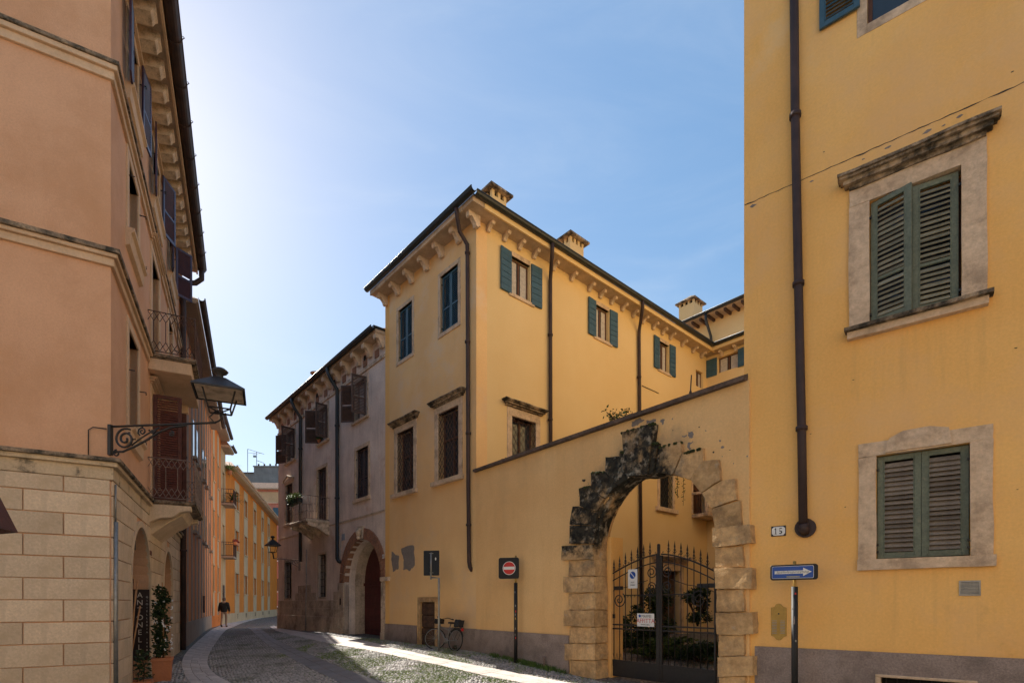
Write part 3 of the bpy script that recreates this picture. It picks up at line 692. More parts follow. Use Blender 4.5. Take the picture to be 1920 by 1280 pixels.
def casement(F, parent, r, y, curtain=True, m=M_woodbr):
    f = MB(); t = .055
    f.box(r[0], r[0] + t, y, y + .05, r[2], r[3]); f.box(r[1] - t, r[1], y, y + .05, r[2], r[3]); f.box(r[0], r[1], y + .001, y + .049, r[3] - t, r[3]); f.box(r[0], r[1], y + .001, y + .049, r[2], r[2] + t)
    c = (r[0] + r[1]) / 2; f.box(c - .035, c + .035, y - .003, y + .052, r[2], r[3])
    o = obj("window_frame", f, m, parent, F)
    g_ = MB(); g_.box(r[0] + t, r[1] - t, y + .02, y + .026, r[2] + t, r[3] - t)
    if curtain:
        cu = MB(); n = 14
        for a, b in ((r[0] + .02, c - .08), (c + .08, r[1] - .02)):
            vs = []
            for i in range(n + 1):
                s = a + (b - a) * i / n
                vs += [(s, y + .012 + .006 * math.sin(i * 2.2), r[2] + .06), (s, y + .012 + .006 * math.sin(i * 2.2), r[3] - .06)]
            cu.add(vs, [(2 * i, 2 * i + 2, 2 * i + 3, 2 * i + 1) for i in range(n)], True)
        obj("curtain", cu, M_curtain, o, F)
    g2 = MB(); g2.box(r[0] + t, r[1] - t, y + .03, y + .036, r[2] + t, r[3] - t); obj("pane", g2, M_glass, o, F)
    return o
def board_shutter(F, parent, s0, s1, z0, z1, M, m, nb=7, name="shutter"):
    mb = MB(); mb.box(s0, s1, .012, .03, z0, z1); o = obj(name, mb, m, parent, M)
    key = (round(s1 - s0, 3), round(z1 - z0, 3), nb)
    ph = (z1 - z0) / nb; b = MB(); b.box(s0 + .0, s1 - .0, -.012, .0115, .008, ph - .008); bm_ = b.mesh("board", m)
    for i in range(nb): link_mesh("board", bm_, o, M @ T(0, 0, z0 + i * ph))
    h = MB()
    for z in (z0 + ph * .9, z1 - ph * 1.1): h.box(s0 + .02, s1 - .02, -.02, -.0125, z, z + .035)
    obj("strap_hinge", h, M_tealD, o, M); return o
for i, r in enumerate(wins):
    casement(FY2, yh, r, .12); w_ = (r[1] - r[0]) * .56
    board_shutter(FY2, yh, 0, w_, r[2] - .05, r[3] + .08, hinge_M(FY2, r[0] - w_ - .03, -.07, R_(4)) , M_tealD)
    board_shutter(FY2, yh, 0, w_, r[2] - .05, r[3] + .08, hinge_M(FY2, r[1] + .03, -.04, R_(-3)), M_tealD)
    sill(FY2, yh, r[0] - .12, r[1] + .16, r[2], .1, .05, M_stone); mb = MB(); mb.box(r[0], r[1], -.012, .1, r[3], r[3] + .14); obj("lintel", mb, M_stone, yh, FY2)
casement(FY2, yh, w4, .1)
so_ = surround(FY2, yh, w5, .19, wt=.24, m=M_stone); cornice(FY2, so_, w5[0] - .4, w5[1] + .38, w5[3] + .26, .17, .22, M_stoned, worn=.01)
lattice(FY2, yh, w5, .0, M_ironr, .2); dark_back(FY2, yh, w5, .25, M_glass); casement(FY2, yh, w5, .2, False)
so_ = surround(FY2, yh, w6, .16, m=M_stone); sill(FY2, so_, w6[0] - .3, w6[1] + .28, w6[2], .17, .12, M_stone); lattice(FY2, yh, w6, .02, M_iron, .2); dark_back(FY2, yh, w6, .2, M_dark)
# balcony over the courtyard, its door
surround(FY2, yh, bd_, .1, m=M_stone, name="door_surround"); dark_back(FY2, yh, bd_, .25, M_dark)
louvre(FY2, yh, bd_[0], bd_[0] + .55, bd_[2], bd_[3], .1, M_woodbr); casement(FY2, yh, (bd_[0] + .6, bd_[1], bd_[2], bd_[3]), .14, False)
bz = FY2.z(1299, 992, .6)
mb = MB(); mb.box(bd_[0] - .1, bd_[1] + .5, -.75, 0, bd_[2] - .2, bd_[2] - .05); bal = obj("balcony", mb, M_graytop, yh, FY2, bevel=.02)
mb = MB(); mb.box(bd_[0] - .1, bd_[1] + .5, -.75, -.63, bd_[2] + .78, bd_[2] + .88); mb.box(bd_[0] - .1, bd_[0] + .08, -.75, -.62, bd_[2] - .05, bd_[2] + .78); mb.box(bd_[0] - .1, bd_[0] + .02, -.63, 0, bd_[2] + .78, bd_[2] + .88); obj("balustrade_rail", mb, M_graytop, bal, FY2)
b = MB(); b.lathe([(.05, 0), (.05, .05), (.03, .08), (.06, .25), (.065, .32), (.03, .52), (.025, .62), (.045, .68), (.045, .83)], (0, 0, 0), 10); bme = b.mesh("baluster", M_graytop)
for i in range(7): link_mesh("baluster", bme, bal, FY2.M @ T(bd_[0] + .22 + i * .2, -.69, bd_[2] - .05))
# entrance door with cornice, side door
so_ = surround(FY2, yh, (ed[0], ed[1], .15, ed[3]), .3, wt=.35, m=M_stone, name="door_surround"); cornice(FY2, so_, ed[0] - .55, ed[1] + .55, ed[3] + .35, .22, .3, M_graytop)
dk = MB(); dk.box(ed[0], ed[1], .25, .3, .15, ed[3]); do = obj("entrance_door", dk, M_wood, yh, FY2)
surround(FY2, yh, sd_, .2, m=M_stone, name="door_surround"); dk = MB(); dk.box(sd_[0], sd_[1], .2, .25, sd_[2], sd_[3]); obj("side_door", dk, M_yel, yh, FY2)
for p0, p1, p2, pz in ((1035.6, 1031.5, 1033, 474), (1205, 1198, 1203, 578)):
    s = FY2.s(p1, .08)
    pipe(FY2, yh, [(FY2.s(p0, .6), -.6, ZE + .12), (FY2.s(p0, .6), -.6, ZE - .1), (FY2.s((p0 + p1) / 2, .3), -.3, ZE - .35), (s, -.09, ZE - .6), (s, -.09, ZE - 1), (FY2.s(p2, .08), -.09, .3)], .062, M_copper, collars=[(s, -.09, 10.2), (s, -.09, 7.5)])
mb = MB(); mb.tube([(FY2.s(1203), -.02, FY2.z(1203, 723)), (FY2.s(1234), -.02, FY2.z(1234, 737))], .012, 5); obj("cable", mb, M_iron, yh, FY2)
# chimneys
def chimney(parent, px, d, zb, zc, w_, slots=2, ang=0, apex=.45):
    p = Vector((U(px) * d, d, 0)); M = T(p.x, p.y, 0) @ Matrix.Rotation(math.atan2(FY2.t.y, FY2.t.x), 4, 'Z')
    h = w_ / 2; mb = MB(); mb.box(-h, h, -h, h, zb, zc - .17)
    n = slots + 1; pw = .1
    for i in range(n + 1 if slots > 1 else 3):
        m_ = (n if slots > 1 else 2); q = -h + pw / 2 + (w_ - pw) * i / m_
        for yy in (-h, h - pw): mb.box(q - pw / 2, q + pw / 2, yy, yy + pw, zc - .17, zc)
        if 0 < i < m_:
            for xx in (-h, h - pw): mb.box(xx, xx + pw, q - pw / 2, q + pw / 2, zc - .17, zc)
    c = obj("chimney", mb, M_yel2, parent, M)
    k = MB(); e = h + .16; k.box(-e, e, -e, e, zc, zc + .07); k.add([(-e, -e, zc + .07), (e, -e, zc + .07), (e, e, zc + .07), (-e, e, zc + .07), (0, 0, zc + apex)], [(0, 1, 4), (1, 2, 4), (2, 3, 4), (3, 0, 4)])
    obj("chimney_cap", k, M_stoned, c, M)
    k = MB(); k.box(-h + .1, h - .1, -h + .1, h - .1, zc - .17, zc); obj("flue", k, M_dark, c, M)
chimney(yh, 925, 16.9, 12.6, 14.42, .58, 1, apex=.36); chimney(yh, 1068, 19.6, 12.6, 14.75, .72, 2, apex=.42)

# ------------------------------------------------------------------ courtyard wing and the higher house behind
LW = 5.6
wg = thing("courtyard_wing", "low yellow wing closing the courtyard, with a teal shuttered window just above the garden wall", "house", FW)
ww = (FW.s(1346), FW.s(1384), FW.z(1346, 700), FW.z(1346, 672) + .02)
obj("wing_wall", wall(.003, LW, -.5, ZE, [rect(*ww)]), M_yel2, wg, FW)
casement(FW, wg, ww, .12, True); dark_back(FW, wg, ww, .3, M_dark)
for s0, a in ((ww[0] - .78, 3), (ww[1] + .02, -3)): board_shutter(FW, wg, 0, .74, ww[2] - .05, ww[3] + .05, hinge_M(FW, s0, -.06, R_(a)), M_tealD, 6)
roof(wg, [tuple(inner), P2(FW, LW + .3, -OH), P2(FW, LW + .3, 4), P2(FW, -.2, 4), P2(FW, -.2, 0)], ZE + .003, .16, .3, .2, M_tile)
mb = MB(); mb.box(.3, LW + .3, -OH - .02, -OH + .03, ZE - .02, ZE + .12); obj("fascia", mb, M_yel2, wg, FW)
for i in range(7): bracket(FW, wg, .75 + i * .62, .11, ZE, .3, .21, M_graytop)
gutter(FW, wg, .5, LW + .3, ZE + .2, -OH - .1, .1, M_gutter)
FU = Frame(P2(FW, -1.2, 4.0), FW.t)
ub = thing("upper_house", "higher yellow house with dark rafters rising behind the courtyard wing, behind the third chimney", "house", FU)
zu = 16.7
mb = MB(); mb.box(FU.s(1275), 8, .6, 6, 5, zu); obj("upper_wall", mb, M_yel2, ub, FU)
su = FU.s(1262, .1); roof(ub, [P2(FU, su, -.1), P2(FU, 8.5, -.1), P2(FU, 8.5, 6.5), P2(FU, su, 6.5)], zu, .12, .3, .35, M_tile)
b = MB(); b.box(-.05, .05, -.08, .6, -.14, -.003); bme = b.mesh("rafter", M_wood)
for i in range(26): link_mesh("rafter", bme, ub, FU.M @ T(FU.s(1262) + .3 + i * .45, 0, zu))
gutter(FU, ub, FU.s(1262), 8.5, zu + .12, -.2, .1, M_gutter)
s = FU.s(1334, -.5); pipe(FU, ub, [(FU.s(1327), -.2, zu), (FU.s(1327), -.2, zu - .3), (s, .42, zu - .9), (s, .5, zu - 1.3), (s, .5, zu - 4)], .07, M_gutter)
chimney(ub, 1295, 31.0, 15.5, 18.9, .95, 2, apex=.55)

# ================================================================== garden wall with the rusticated arch
gw = thing("garden_wall", "yellow garden wall with a dark coping and a mossy rusticated stone arch", "wall", FG)
LG = dist(C_, RC)
sl_, sr_ = FG.s(1121), FG.s(1341); sc_ = (sl_ + sr_) / 2; rad = (sr_ - sl_) / 2; zcr = 4.18; zsp = zcr - rad
pad = .16
obj("wall_face", wall(0.0, LG + .1, -.5, 5.36, [arch(sl_ - pad, sr_ + pad, -.45, zcr + pad, 24)], 0, .52), M_wallyel, gw, FG)
mb = MB(); mb.prism_x([(-.10, 5.36), (-.11, 5.43), (.22, 5.56), (.62, 5.44), (.62, 5.36)], -.02, LG + .06); me = rough(mb.mesh("coping", M_coping), 3, .008, 4); link_mesh("coping", me, gw, FG.M)
mb = MB(); mb.box(-.02, FG.s(1068), -.03, .05, -.4, .912); obj("socle", mb, M_socle, gw, FG)
# inner rebate of the gateway, painted yellow
for a, b in ((sl_ - pad, sl_ + .06), (sr_ - .04, sr_ + pad)):
    mb = MB(); mb.box(a, b, .36, .75, -.4, zsp + .3); obj("gate_jamb", mb, M_yel, gw, FG)
def zA(*pts): return [(1020 + x * .2031, 760 + y * .2031) for x, y in pts]
def zB(*pts): return [(1200 + x * .2032, 780 + y * .2032) for x, y in pts]
def z1(*pts): return [(1000 + x * .4218, 740 + y * .4218) for x, y in pts]
D_ = H_ = P_ = M_arch
add_layer(M_arch, (.30, .24, .16), (.16, .13, .09), 2.2, .86, .2, .42, x=(sc_ + 1.3, sc_ + .5), z=(1.7, 2.9), opacity=.8)
add_layer(M_arch, (.035, .031, .022), (.012, .011, .009), 2.3, .79, .2, .49, x=(sc_ + .95, sc_ + .25), z=(2.15, 3.0))
add_layer(M_arch, (.50, .42, .31), (.36, .30, .22), 5, .58, .14, .06, x=(sc_ + .95, sc_ + .25), z=(2.15, 3.0), opacity=.75)
add_layer(M_wallyel, (.42, .29, .17), (.34, .24, .15), 1.6, .76, .25, .42, x=(sc_ + 1.6, sc_ + .6), z=(2.2, 3.0), ring=(sc_, zsp, rad + .5, rad + 1.5), opacity=.55)
add_layer(M_wallyel, (.05, .042, .03), (.12, .09, .06), 3.2, .87, .12, .42, x=(sc_ + .5, sc_ - .2), z=(2.3, 3.1), ring=(sc_, zsp, rad + .45, rad + 1.3), zs=.55)
stones = [
 (z1((172, 1178), (286, 1180), (288, 1270), (174, 1250)), P_, .06), (z1((150, 1104), (286, 1106), (286, 1176), (150, 1176)), P_, .09), (z1((168, 1030), (285, 1031), (286, 1103), (168, 1102)), P_, .06),
 (z1((148, 956), (285, 956), (285, 1028), (148, 1027)), P_, .1), (z1((165, 880), (284, 880), (285, 954), (166, 954)), P_, .06), (z1((144, 808), (284, 806), (284, 878), (144, 878)), P_, .09),
 (z1((165, 736), (281, 732), (283, 804), (165, 806)), H_, .06), (z1((139, 672), (280, 664), (281, 730), (139, 734)), D_, .1),
 (zA((250, 1105), (430, 1112), (490, 1125), (482, 1190), (478, 1275), (245, 1275)), D_, .06), (zA((275, 930), (350, 930), (460, 975), (505, 985), (490, 1122), (430, 1108), (252, 1100)), D_, .06),
 (zA((345, 770), (450, 742), (545, 838), (575, 862), (508, 980), (462, 972), (352, 928)), D_, .08), (zA((455, 620), (587, 612), (660, 713), (700, 745), (580, 858), (546, 836), (452, 742)), D_, .08),
 (zA((590, 480), (733, 470), (735, 430), (775, 428), (802, 640), (812, 668), (702, 742), (657, 713), (588, 612)), D_, .08), (zA((762, 260), (1060, 172), (1008, 622), (1000, 650), (815, 668), (805, 640)), D_, .17),
 (zA((1040, 355), (1084, 350), (1045, 625), (1003, 648), (1010, 622)), H_, .12),
 (zB((205, 290), (400, 240), (410, 345), (332, 532), (318, 545), (165, 520)), D_, .1), (zB((412, 348), (600, 295), (606, 415), (492, 575), (480, 592), (335, 538)), H_, .08),
 (zB((608, 420), (745, 405), (766, 595), (597, 702), (588, 708), (488, 592), (497, 575)), P_, .09), (zB((768, 600), (895, 575), (912, 772), (690, 848), (672, 852), (594, 712), (602, 705)), P_, .08),
 (zB((690, 853), (940, 782), (950, 1004), (722, 1033), (700, 1033), (676, 856)), P_, .06), (zB((692, 1038), (1045, 1002), (1055, 1172), (698, 1210)), P_, .1),
 (z1((813, 680), (940, 674), (942, 764), (816, 767)), P_, .06), (z1((816, 770), (985, 768), (985, 860), (819, 864)), P_, .1), (z1((819, 867), (943, 862), (945, 960), (822, 964)), P_, .06),
 (z1((822, 967), (988, 966), (992, 1060), (828, 1064)), P_, .1), (z1((829, 1067), (945, 1063), (948, 1155), (830, 1159)), P_, .06), (z1((831, 1162), (990, 1158), (992, 1246), (833, 1250)), P_, .1),
 (z1((833, 1253), (950, 1249), (952, 1340), (835, 1345)), P_, .06), (z1((835, 1348), (992, 1343), (994, 1440), (836, 1446)), P_, .1)]
vsr = FG.at(1230, 860)
for i, (pl, m, out) in enumerate(stones):
    Q = [FG.at(*p) for p in pl]
    if i == 0: Q = [(Q[0][0], Q[0][1]), (Q[1][0], Q[1][1]), (Q[2][0], -.4), (Q[3][0], -.4)]
    # shrink slightly so joints stay open
    cx, cz = sum(q[0] for q in Q) / len(Q), sum(q[1] for q in Q) / len(Q)
    Q = [(cx + (a - cx) * .985, cz + (b - cz) * .985) for a, b in Q]
    mb = MB(); mb.prism(Q, -out, .34); name = "voussoir" if 8 <= i <= 19 else "quoin_stone"
    me = rough(mb.mesh(name, m), 3, .017, 4, i * 3.1)
    o = link_mesh(name, me, gw, FG.M)
    o['label'] = "black mossy arch stone" if 8 <= i <= 13 or i in (7, 15) else "half blackened arch stone" if i in (6, 14, 16) else "ochre tuff stone"
    if 9 < i < 17:   # moss cushions on the top ledges
        top = sorted(Q, key=lambda q: -q[1])[:2]; a, b = top
        mb = MB()
        for _ in range(16):
            t = random.random(); x = a[0] + (b[0] - a[0]) * t; z = a[1] + (b[1] - a[1]) * t
            mb.lathe([(.0, .03), (.025, .02), (.035, 0), (.02, -.03)], (x, -out + random.uniform(-.01, .06), z - .01), 6)
        obj("moss", mb, M_moss, gw, FG, kind='stuff')
obj("joint_core", wall(0, 1, 0, 1, [arch(sl_ - .05, sr_ + .05, -.44, zcr + .05, 24)], .04, .33, outer=arch(sl_ - pad - .03, sr_ + pad + .03, -.45, zcr + pad + .03, 24)), M_arch, gw, FG)
# old plaster stains and bare patches beside the arch
M_blk = mat("black lichen", (.035, .03, .025), .98, (.1, .08, .055), 9, .4, 40, fine=.4)
for pl, m in ((zA((810, 150), (880, 118), (925, 135), (860, 180), (812, 195)), M_bare), (zA((945, 140), (1030, 122), (1030, 150), (950, 168)), M_bare), (zB((190, 25), (232, 30), (215, 75), (190, 60)), M_bare),
              (zB((440, 150), (490, 140), (490, 190), (455, 205)), M_bare), (zB((435, 240), (490, 235), (455, 270), (470, 300), (440, 300)), M_bare), (zA((350, 680), (385, 678), (380, 700), (355, 698)), M_blk), (zB((390, 180), (430, 175), (410, 200), (392, 195)), M_bare)):
    patch(FG, gw, pl, m, "weathered_patch", .003, .018)
for _ in range(26):     # small chips and lichen specks around the arch
    a = random.uniform(.3, 2.9); rr = rad + random.uniform(.55, 1.0); x = sc_ + rr * math.cos(a); z = zsp + rr * math.sin(a)
    if z > 5.2: continue
    r0 = random.uniform(.008, .028); Q = [(x + r0 * random.uniform(.5, 1.3) * math.cos(t), z + r0 * random.uniform(.5, 1.3) * math.sin(t)) for t in [i * 1.05 for i in range(6)]]
    mb = MB(); mb.prism(Q, -.003, .001); obj("weathered_patch", mb, random.choice([M_bare, M_blk]), gw, FG)
mb = MB(); mb.lathe([(.0, .12), (.035, .11), (.04, .06), (.025, .04), (.025, -.5)], (FG.s(1027), -.12, .28), 8)
tag(obj("stub_post", mb, M_ironw, None, FG), "short rusty iron stub standing at the foot of the garden wall left of the arch", "post")
for z, h in ((.28, .13), (1.32, .09)):
    mb = MB(); mb.box(sl_ + .062, sl_ + .09, .40, .46, z, z + h); obj("photocell", mb, M_black, gw, FG)
# ------------------------------------------------------------------ iron gate
GY = .42
gl, gr_ = FG.s(1137, -GY) + .01, FG.s(1343, -GY) - .0
gcx = FG.s(1236, -GY); gb = .06
gate = thing("iron_gate", "black wrought iron double gate with spear tips and scrolls in the stone arch", "gate", Matrix(FG.M) @ T(gcx, GY, 0))
def topz(s):
    t = (s - gcx) / (gr_ - gcx if s > gcx else gcx - gl); return 2.66 - .42 * abs(t) ** 1.6
for side, (a, b) in enumerate(((gl, gcx - .03), (gcx + .03, gr_))):
    mb = MB(); mb.box(a, b, GY - .008, GY + .008, gb, gb + .33); mb.box(a, a + .05, GY - .025, GY + .025, gb, topz(a) - .05); mb.box(b - .035, b, GY - .02, GY + .02, gb, topz(b))
    for z in (gb + .33, 1.08, 1.17): mb.box(a + .05, b - .035, GY - .015, GY + .015, z, z + .03)
    leaf = obj("gate_leaf", mb, M_iron, gate, FG, bevel=.003)
    n = 7; bars = [a + .05 + (b - a - .085) * (i + 1) / (n + 1) for i in range(n)]
    for s in bars:
        zt = topz(s)
        mb = MB(); mb.tube([(s, GY, gb + .34), (s, GY, zt + .02)], .0095, 6)
        mb.lathe([(.006, 0), (.022, .02), (.012, .045), (.026, .075), (.010, .11), (.02, .135), (.0, .26)], (s, GY, zt + .02), 6)
        for sg in (-1, 1): mb.tube([(s, GY, zt + .04), (s + sg * .03, GY, zt + .05), (s + sg * .042, GY, zt + .075)], .005, 4)
        obj("bar", mb, M_iron, leaf, FG)
    k = 14; tr = [(a + .02 + (b - a - .04) * i / k, GY, topz(a + .02 + (b - a - .04) * i / k) - .02) for i in range(k + 1)]
    mb = MB(); mb.tube(tr, .016, 6); mb.tube([(x, y, z - .16) for x, y, z in tr], .012, 6); obj("arched_rail", mb, M_iron, leaf, FG)
    mb = MB()      # scrolls
    w_ = b - a; o_ = 1 if side == 0 else -1; hx = a if side == 0 else b; cx = b if side == 0 else a
    mb.tube(spiral(cx - o_ * .16, 2.28, .135, .03, 1.7, math.pi * .5, 34, -o_, GY), .011, 5); mb.tube(spiral(cx - o_ * .16, 1.98, .12, .03, 1.7, -math.pi * .5, 34, o_, GY), .011, 5)
    mb.tube(spiral(hx + o_ * .36, 1.72, .17, .03, 1.8, math.pi * .3, 38, -o_, GY), .012, 5)
    mb.tube([(hx + o_ * .05, GY, 1.86), (hx + o_ * .25, GY, 1.95), (hx + o_ * .6, GY, 2.0), (cx - o_ * .25, GY, 2.12)], .008, 5)
    mb.tube([(hx + o_ * .5, GY, 1.82), (cx - o_ * .02, GY, 1.82)], .012, 5)
    for i in range(9): x = hx + o_ * (.5 + i * (w_ - .55) / 9); mb.tube(spiral(x, 1.79, .022, .006, 1, 0, 8, 1, GY), .005, 4)
    for i in range(10): x = a + .06 + i * (w_ - .12) / 9; mb.tube(spiral(x, topz(x) + .015, .022, .006, 1, 0, 8, 1, GY), .005, 4)
    for i in range(12): x = a + .07 + i * (w_ - .14) / 11; mb.tube([(x - .035, GY, gb + .37), (x, GY, gb + .5), (x + .035, GY, gb + .37)], .005, 4)
    obj("scrollwork", mb, M_iron, leaf, FG, kind='stuff')
    mb = MB(); s0, s1 = (a + .08, a + .42) if side == 0 else (b - .42, b - .05); mb.box(s0, s1, GY + .02, GY + .07, 1.94, 2.02); obj("gate_actuator", mb, M_iron, leaf, FG, bevel=.01)
mb = MB(); mb.box(gcx - .03, gcx + .03, GY - .035, GY + .0, gb, 2.8); mb.lathe([(.0, .05), (.03, .04), (.035, 0)], (gcx, GY - .017, 2.8), 8); obj("meeting_post", mb, M_iron, gate, FG, bevel=.004)
def signboard(name, label, cat, F, px0, px1, py0, py1, y, thick=.004, m=M_white):
    s0, z1_ = F.at(px0, py0, -y); s1, z0_ = F.at(px1, py1, -y)
    M = F.M @ T((s0 + s1) / 2, y, (z0_ + z1_) / 2); w2, h2 = (s1 - s0) / 2, (z1_ - z0_) / 2
    t = thing(name, label, cat, M); mb = MB(); mb.box(-w2, w2, 0, thick, -h2, h2); obj("board", mb, m, t, M, bevel=.001)
    return t, M, w2, h2
def letters(parent, M, s, size, x, z, y, m, sx=1.0, align='CENTER', name="lettering", rot=0, sp=1.0):
    return obj(name, text_mb(s, size, T(x, y, z) @ UPR @ Matrix.Rotation(rot, 4, 'Z'), .0006, align, sx, sp), m, parent, M)
t, M, w2, h2 = signboard("rental_sign", "white rental notice with red capitals tied to the gate left of its meeting post", "sign", FG, 1194.5, 1226.5, 1149, 1174.5, GY - .045)
letters(t, M, "MAFFEI", h2 * .62, w2 * .1, h2 * .55, -.0015, M_ink, .95); letters(t, M, "AFFITTA", h2 * .95, 0, -.02, -.0015, M_redink, .95); letters(t, M, "Tel. 045 8000000" if False else "IMMOBILI", h2 * .3, 0, -h2 * .72, -.0015, M_ink, 1.4)
mb = MB(); mb.box(-w2 * .8, -w2 * .55, -.0015, -.0002, h2 * .4, h2 * .65); mb.prism([(-w2 * .86, h2 * .65), (-w2 * .49, h2 * .65), (-w2 * .675, h2 * .86)], -.0015, -.0002); obj("emblem", mb, M_blue, t, M)
t, M, w2, h2 = signboard("no_parking_sign", "small white driveway sign with a blue disc, high on the left gate leaf", "sign", FG, 1177.5, 1195, 1067, 1102, GY - .045)
def disc(r, cx, cz, y, m, parent, M, name="disc", n=28):
    mb = MB(); mb.prism([(cx + r * math.cos(2 * math.pi * i / n), cz + r * math.sin(2 * math.pi * i / n)) for i in range(n)], y, y + .0012); return obj(name, mb, m, parent, M)
disc(w2 * .62, 0, h2 * .38, -.0015, M_blue, t, M)
mb = MB(); a = w2 * .44; q = w2 * .09; mb.prism([(-a, h2 * .38 + a - q), (-a + q, h2 * .38 + a), (a, h2 * .38 - a + q), (a - q, h2 * .38 - a)], -.0025, -.0016); obj("slash", mb, M_white, t, M)
letters(t, M, "PASSO", h2 * .2, 0, -h2 * .38, -.0015, M_ink, .8); letters(t, M, "CARRABILE", h2 * .2, 0, -h2 * .66, -.0015, M_ink, .62)

# ================================================================== tall yellow house on the right
rh = thing("tall_yellow_house", "tall plain yellow house filling the right side, with weathered green shutters", "house", FR)
LR = 9.5; ZR = 14.5
def avg(F, L_, xl, yl, xr, yr): return (F.z(xl, yl) + F.z(xr, yr)) / 2
u_r = (FR.s(1630), FR.s(1803), avg(FR, 0, 1631, 610, 1803, 566), avg(FR, 0, 1628, 379, 1803, 311))
l_r = (FR.s(1643), FR.s(1819), avg(FR, 0, 1645, 1049, 1820, 1040), avg(FR, 0, 1642, 854, 1817, 830))
t_r = (FR.s(1626), FR.s(1800), 10.2, 12.0)
b_r = (FR.s(1652), FR.s(1820), .05, FR.z(1652, 1268))
M_yelR = mat("worn streaked yellow plaster", YEL, .92, YEL2, .45, .2, 45, fine=.08, drip=.22, dripcol=(.60, .33, .11), stain=(.74, .45, .21), st_scale=.3, st_lo=.48, st_hi=.72)
for r_ in (l_r, u_r): add_layer(M_yelR, (.5, .3, .12), (.58, .35, .14), 9, .78, .35, .34, x=(r_[0] - .4, r_[0] - .2, r_[1] + .45, r_[1] + .25), z=(r_[2] - 1.6, r_[2] - .9, r_[2] - .05, r_[2] - .12), zs=.05, opacity=.3, det=4)
add_layer(M_yelR, (.62, .36, .13), (.56, .31, .11), 1.1, .62, .2, .12, z=(2.4, .9), opacity=.6)
add_layer(M_yelR, (.80, .56, .30), (.76, .52, .27), .8, .62, .22, .1, z=(7.5, 9.5), opacity=.6)  # paler plaster towards the top, broken by noise
obj("front_wall", wall(-.0, LR, -.5, ZR, [rect(*u_r), rect(*l_r), rect(*t_r), rect(*b_r)]), M_yelR, rh, FR)
mb = MB(); mb.box(.003, .4, .4, 13.4, -.4, ZR); mb.box(.4, LR, 12.8, 13.4, -.4, ZR); mb.box(LR - .4, LR, .4, 12.8, -.4, ZR); obj("side_wall", mb, M_yel2, rh, FR)
roof(rh, [P2(FR, -.6, -.7), P2(FR, LR + .6, -.7), P2(FR, LR + .6, 14), P2(FR, -.6, 14)], ZR, .16, .35, 1.2, M_tile)
for i in range(16): bracket(FR, rh, .2 + i * .6, .16, ZR, .55, .42, M_graytop)
gutter(FR, rh, -.7, LR + .6, ZR + .2, -.8, .1, M_gutter)
zs_ = FR.z(1425, 1213)
for a, b in ((FR.s(1416), b_r[0] - .07), (b_r[1] + .07, LR)):
    mb = MB(); mb.box(a, b, -.03, .02, -.4, zs_ + .02); obj("socle", mb, M_socle, rh, FR)
mb = MB(); mb.box(b_r[0] - .071, b_r[1] + .071, -.031, .02, b_r[3] + .04, zs_ + .019); obj("socle", mb, M_socle, rh, FR)
surround(FR, rh, b_r, .07, wt=.04, m=M_stone, proud=.05, name="basement_window_frame"); dark_back(FR, rh, b_r, .15, M_dark)
mb = MB()
for i in range(9): s = b_r[0] + .06 + i * .13; mb.tube([(s, .05, b_r[2]), (s, .05, b_r[3])], .008, 5)
obj("basement_grille", mb, M_iron, rh, FR)
def big_shutter(F, parent, s0, s1, z0, z1, M, m, ms, pitch=.073, zmid=.36):
    fr = .075; th = .04; mb = MB()
    mb.box(s0, s0 + fr, 0, th, z0, z1); mb.box(s1 - fr, s1, 0, th, z0, z1); mb.box(s0 + fr, s1 - fr, .002, th - .002, z0, z0 + fr * 1.1); mb.box(s0 + fr, s1 - fr, .002, th - .002, z1 - fr, z1)
    zm = None
    if zmid: zm = z0 + (z1 - z0) * zmid; mb.box(s0 + fr, s1 - fr, .003, th - .003, zm - .022, zm + .022)
    mb.box(s0 + fr, s0 + fr + .014, -.006, .01, z0 + fr * 1.1, z1 - fr); mb.box(s1 - fr - .014, s1 - fr, -.006, .01, z0 + fr * 1.1, z1 - fr)
    o = obj("shutter", mb, m, parent, M, bevel=.003)
    c = MB(); R = Matrix.Rotation(R_(50), 4, 'X'); c.box(0, s1 - s0 - 2 * fr - .028, -.04, .04, -.006, .006, R); cm = c.mesh("slat", ms)
    z = z0 + fr * 1.1 + .04
    while z < z1 - fr - .02:
        if zm is None or abs(z - zm) > .045: link_mesh("slat", cm, o, M @ T(s0 + fr + .014, .02, z) @ Matrix.Rotation(random.uniform(-.012, .012), 4, 'Y') @ Matrix.Rotation(random.uniform(-.12, .12), 4, 'X'))
        z += pitch
    h = MB()
    for z in (z0 + .22, z1 - .22): h.box(s0 - .02 if M is not None else s0, s0 + .04, -.008, .0, z, z + .035)
    return o
# upper window: left leaf ajar outward, right leaf nearly shut
r = u_r; so_ = surround(FR, rh, r, .25, wr=.26, wt=.27, m=M_stone, proud=.035, deep=.22, worn=.012, seed=2)
cornice(FR, so_, FR.s(1572, .1), FR.s(1876, .1), r[3] + .24, .2, .22, M_stoned, seed=5, worn=.016)
sill(FR, so_, r[0] - .3, r[1] + .32, r[2] - .0, .05, .17, M_stoned, seed=3, worn=.007); sill(FR, so_, r[0] - .27, r[1] + .27, r[2] - .052, .1, .1, M_stone, "sill_moulding", seed=4, worn=.006)
mid = (r[0] + r[1]) / 2; wl = mid - r[0] - .015
big_shutter(FR, rh, 0, wl, r[2] + .02, r[3] - .02, hinge_M(FR, r[0] + .015, .03, R_(-17)), M_green, M_slat)
big_shutter(FR, rh, -wl - .0, 0, r[2] + .02, r[3] - .02, hinge_M(FR, r[1] - .03, .05, R_(5)), M_green, M_slat)
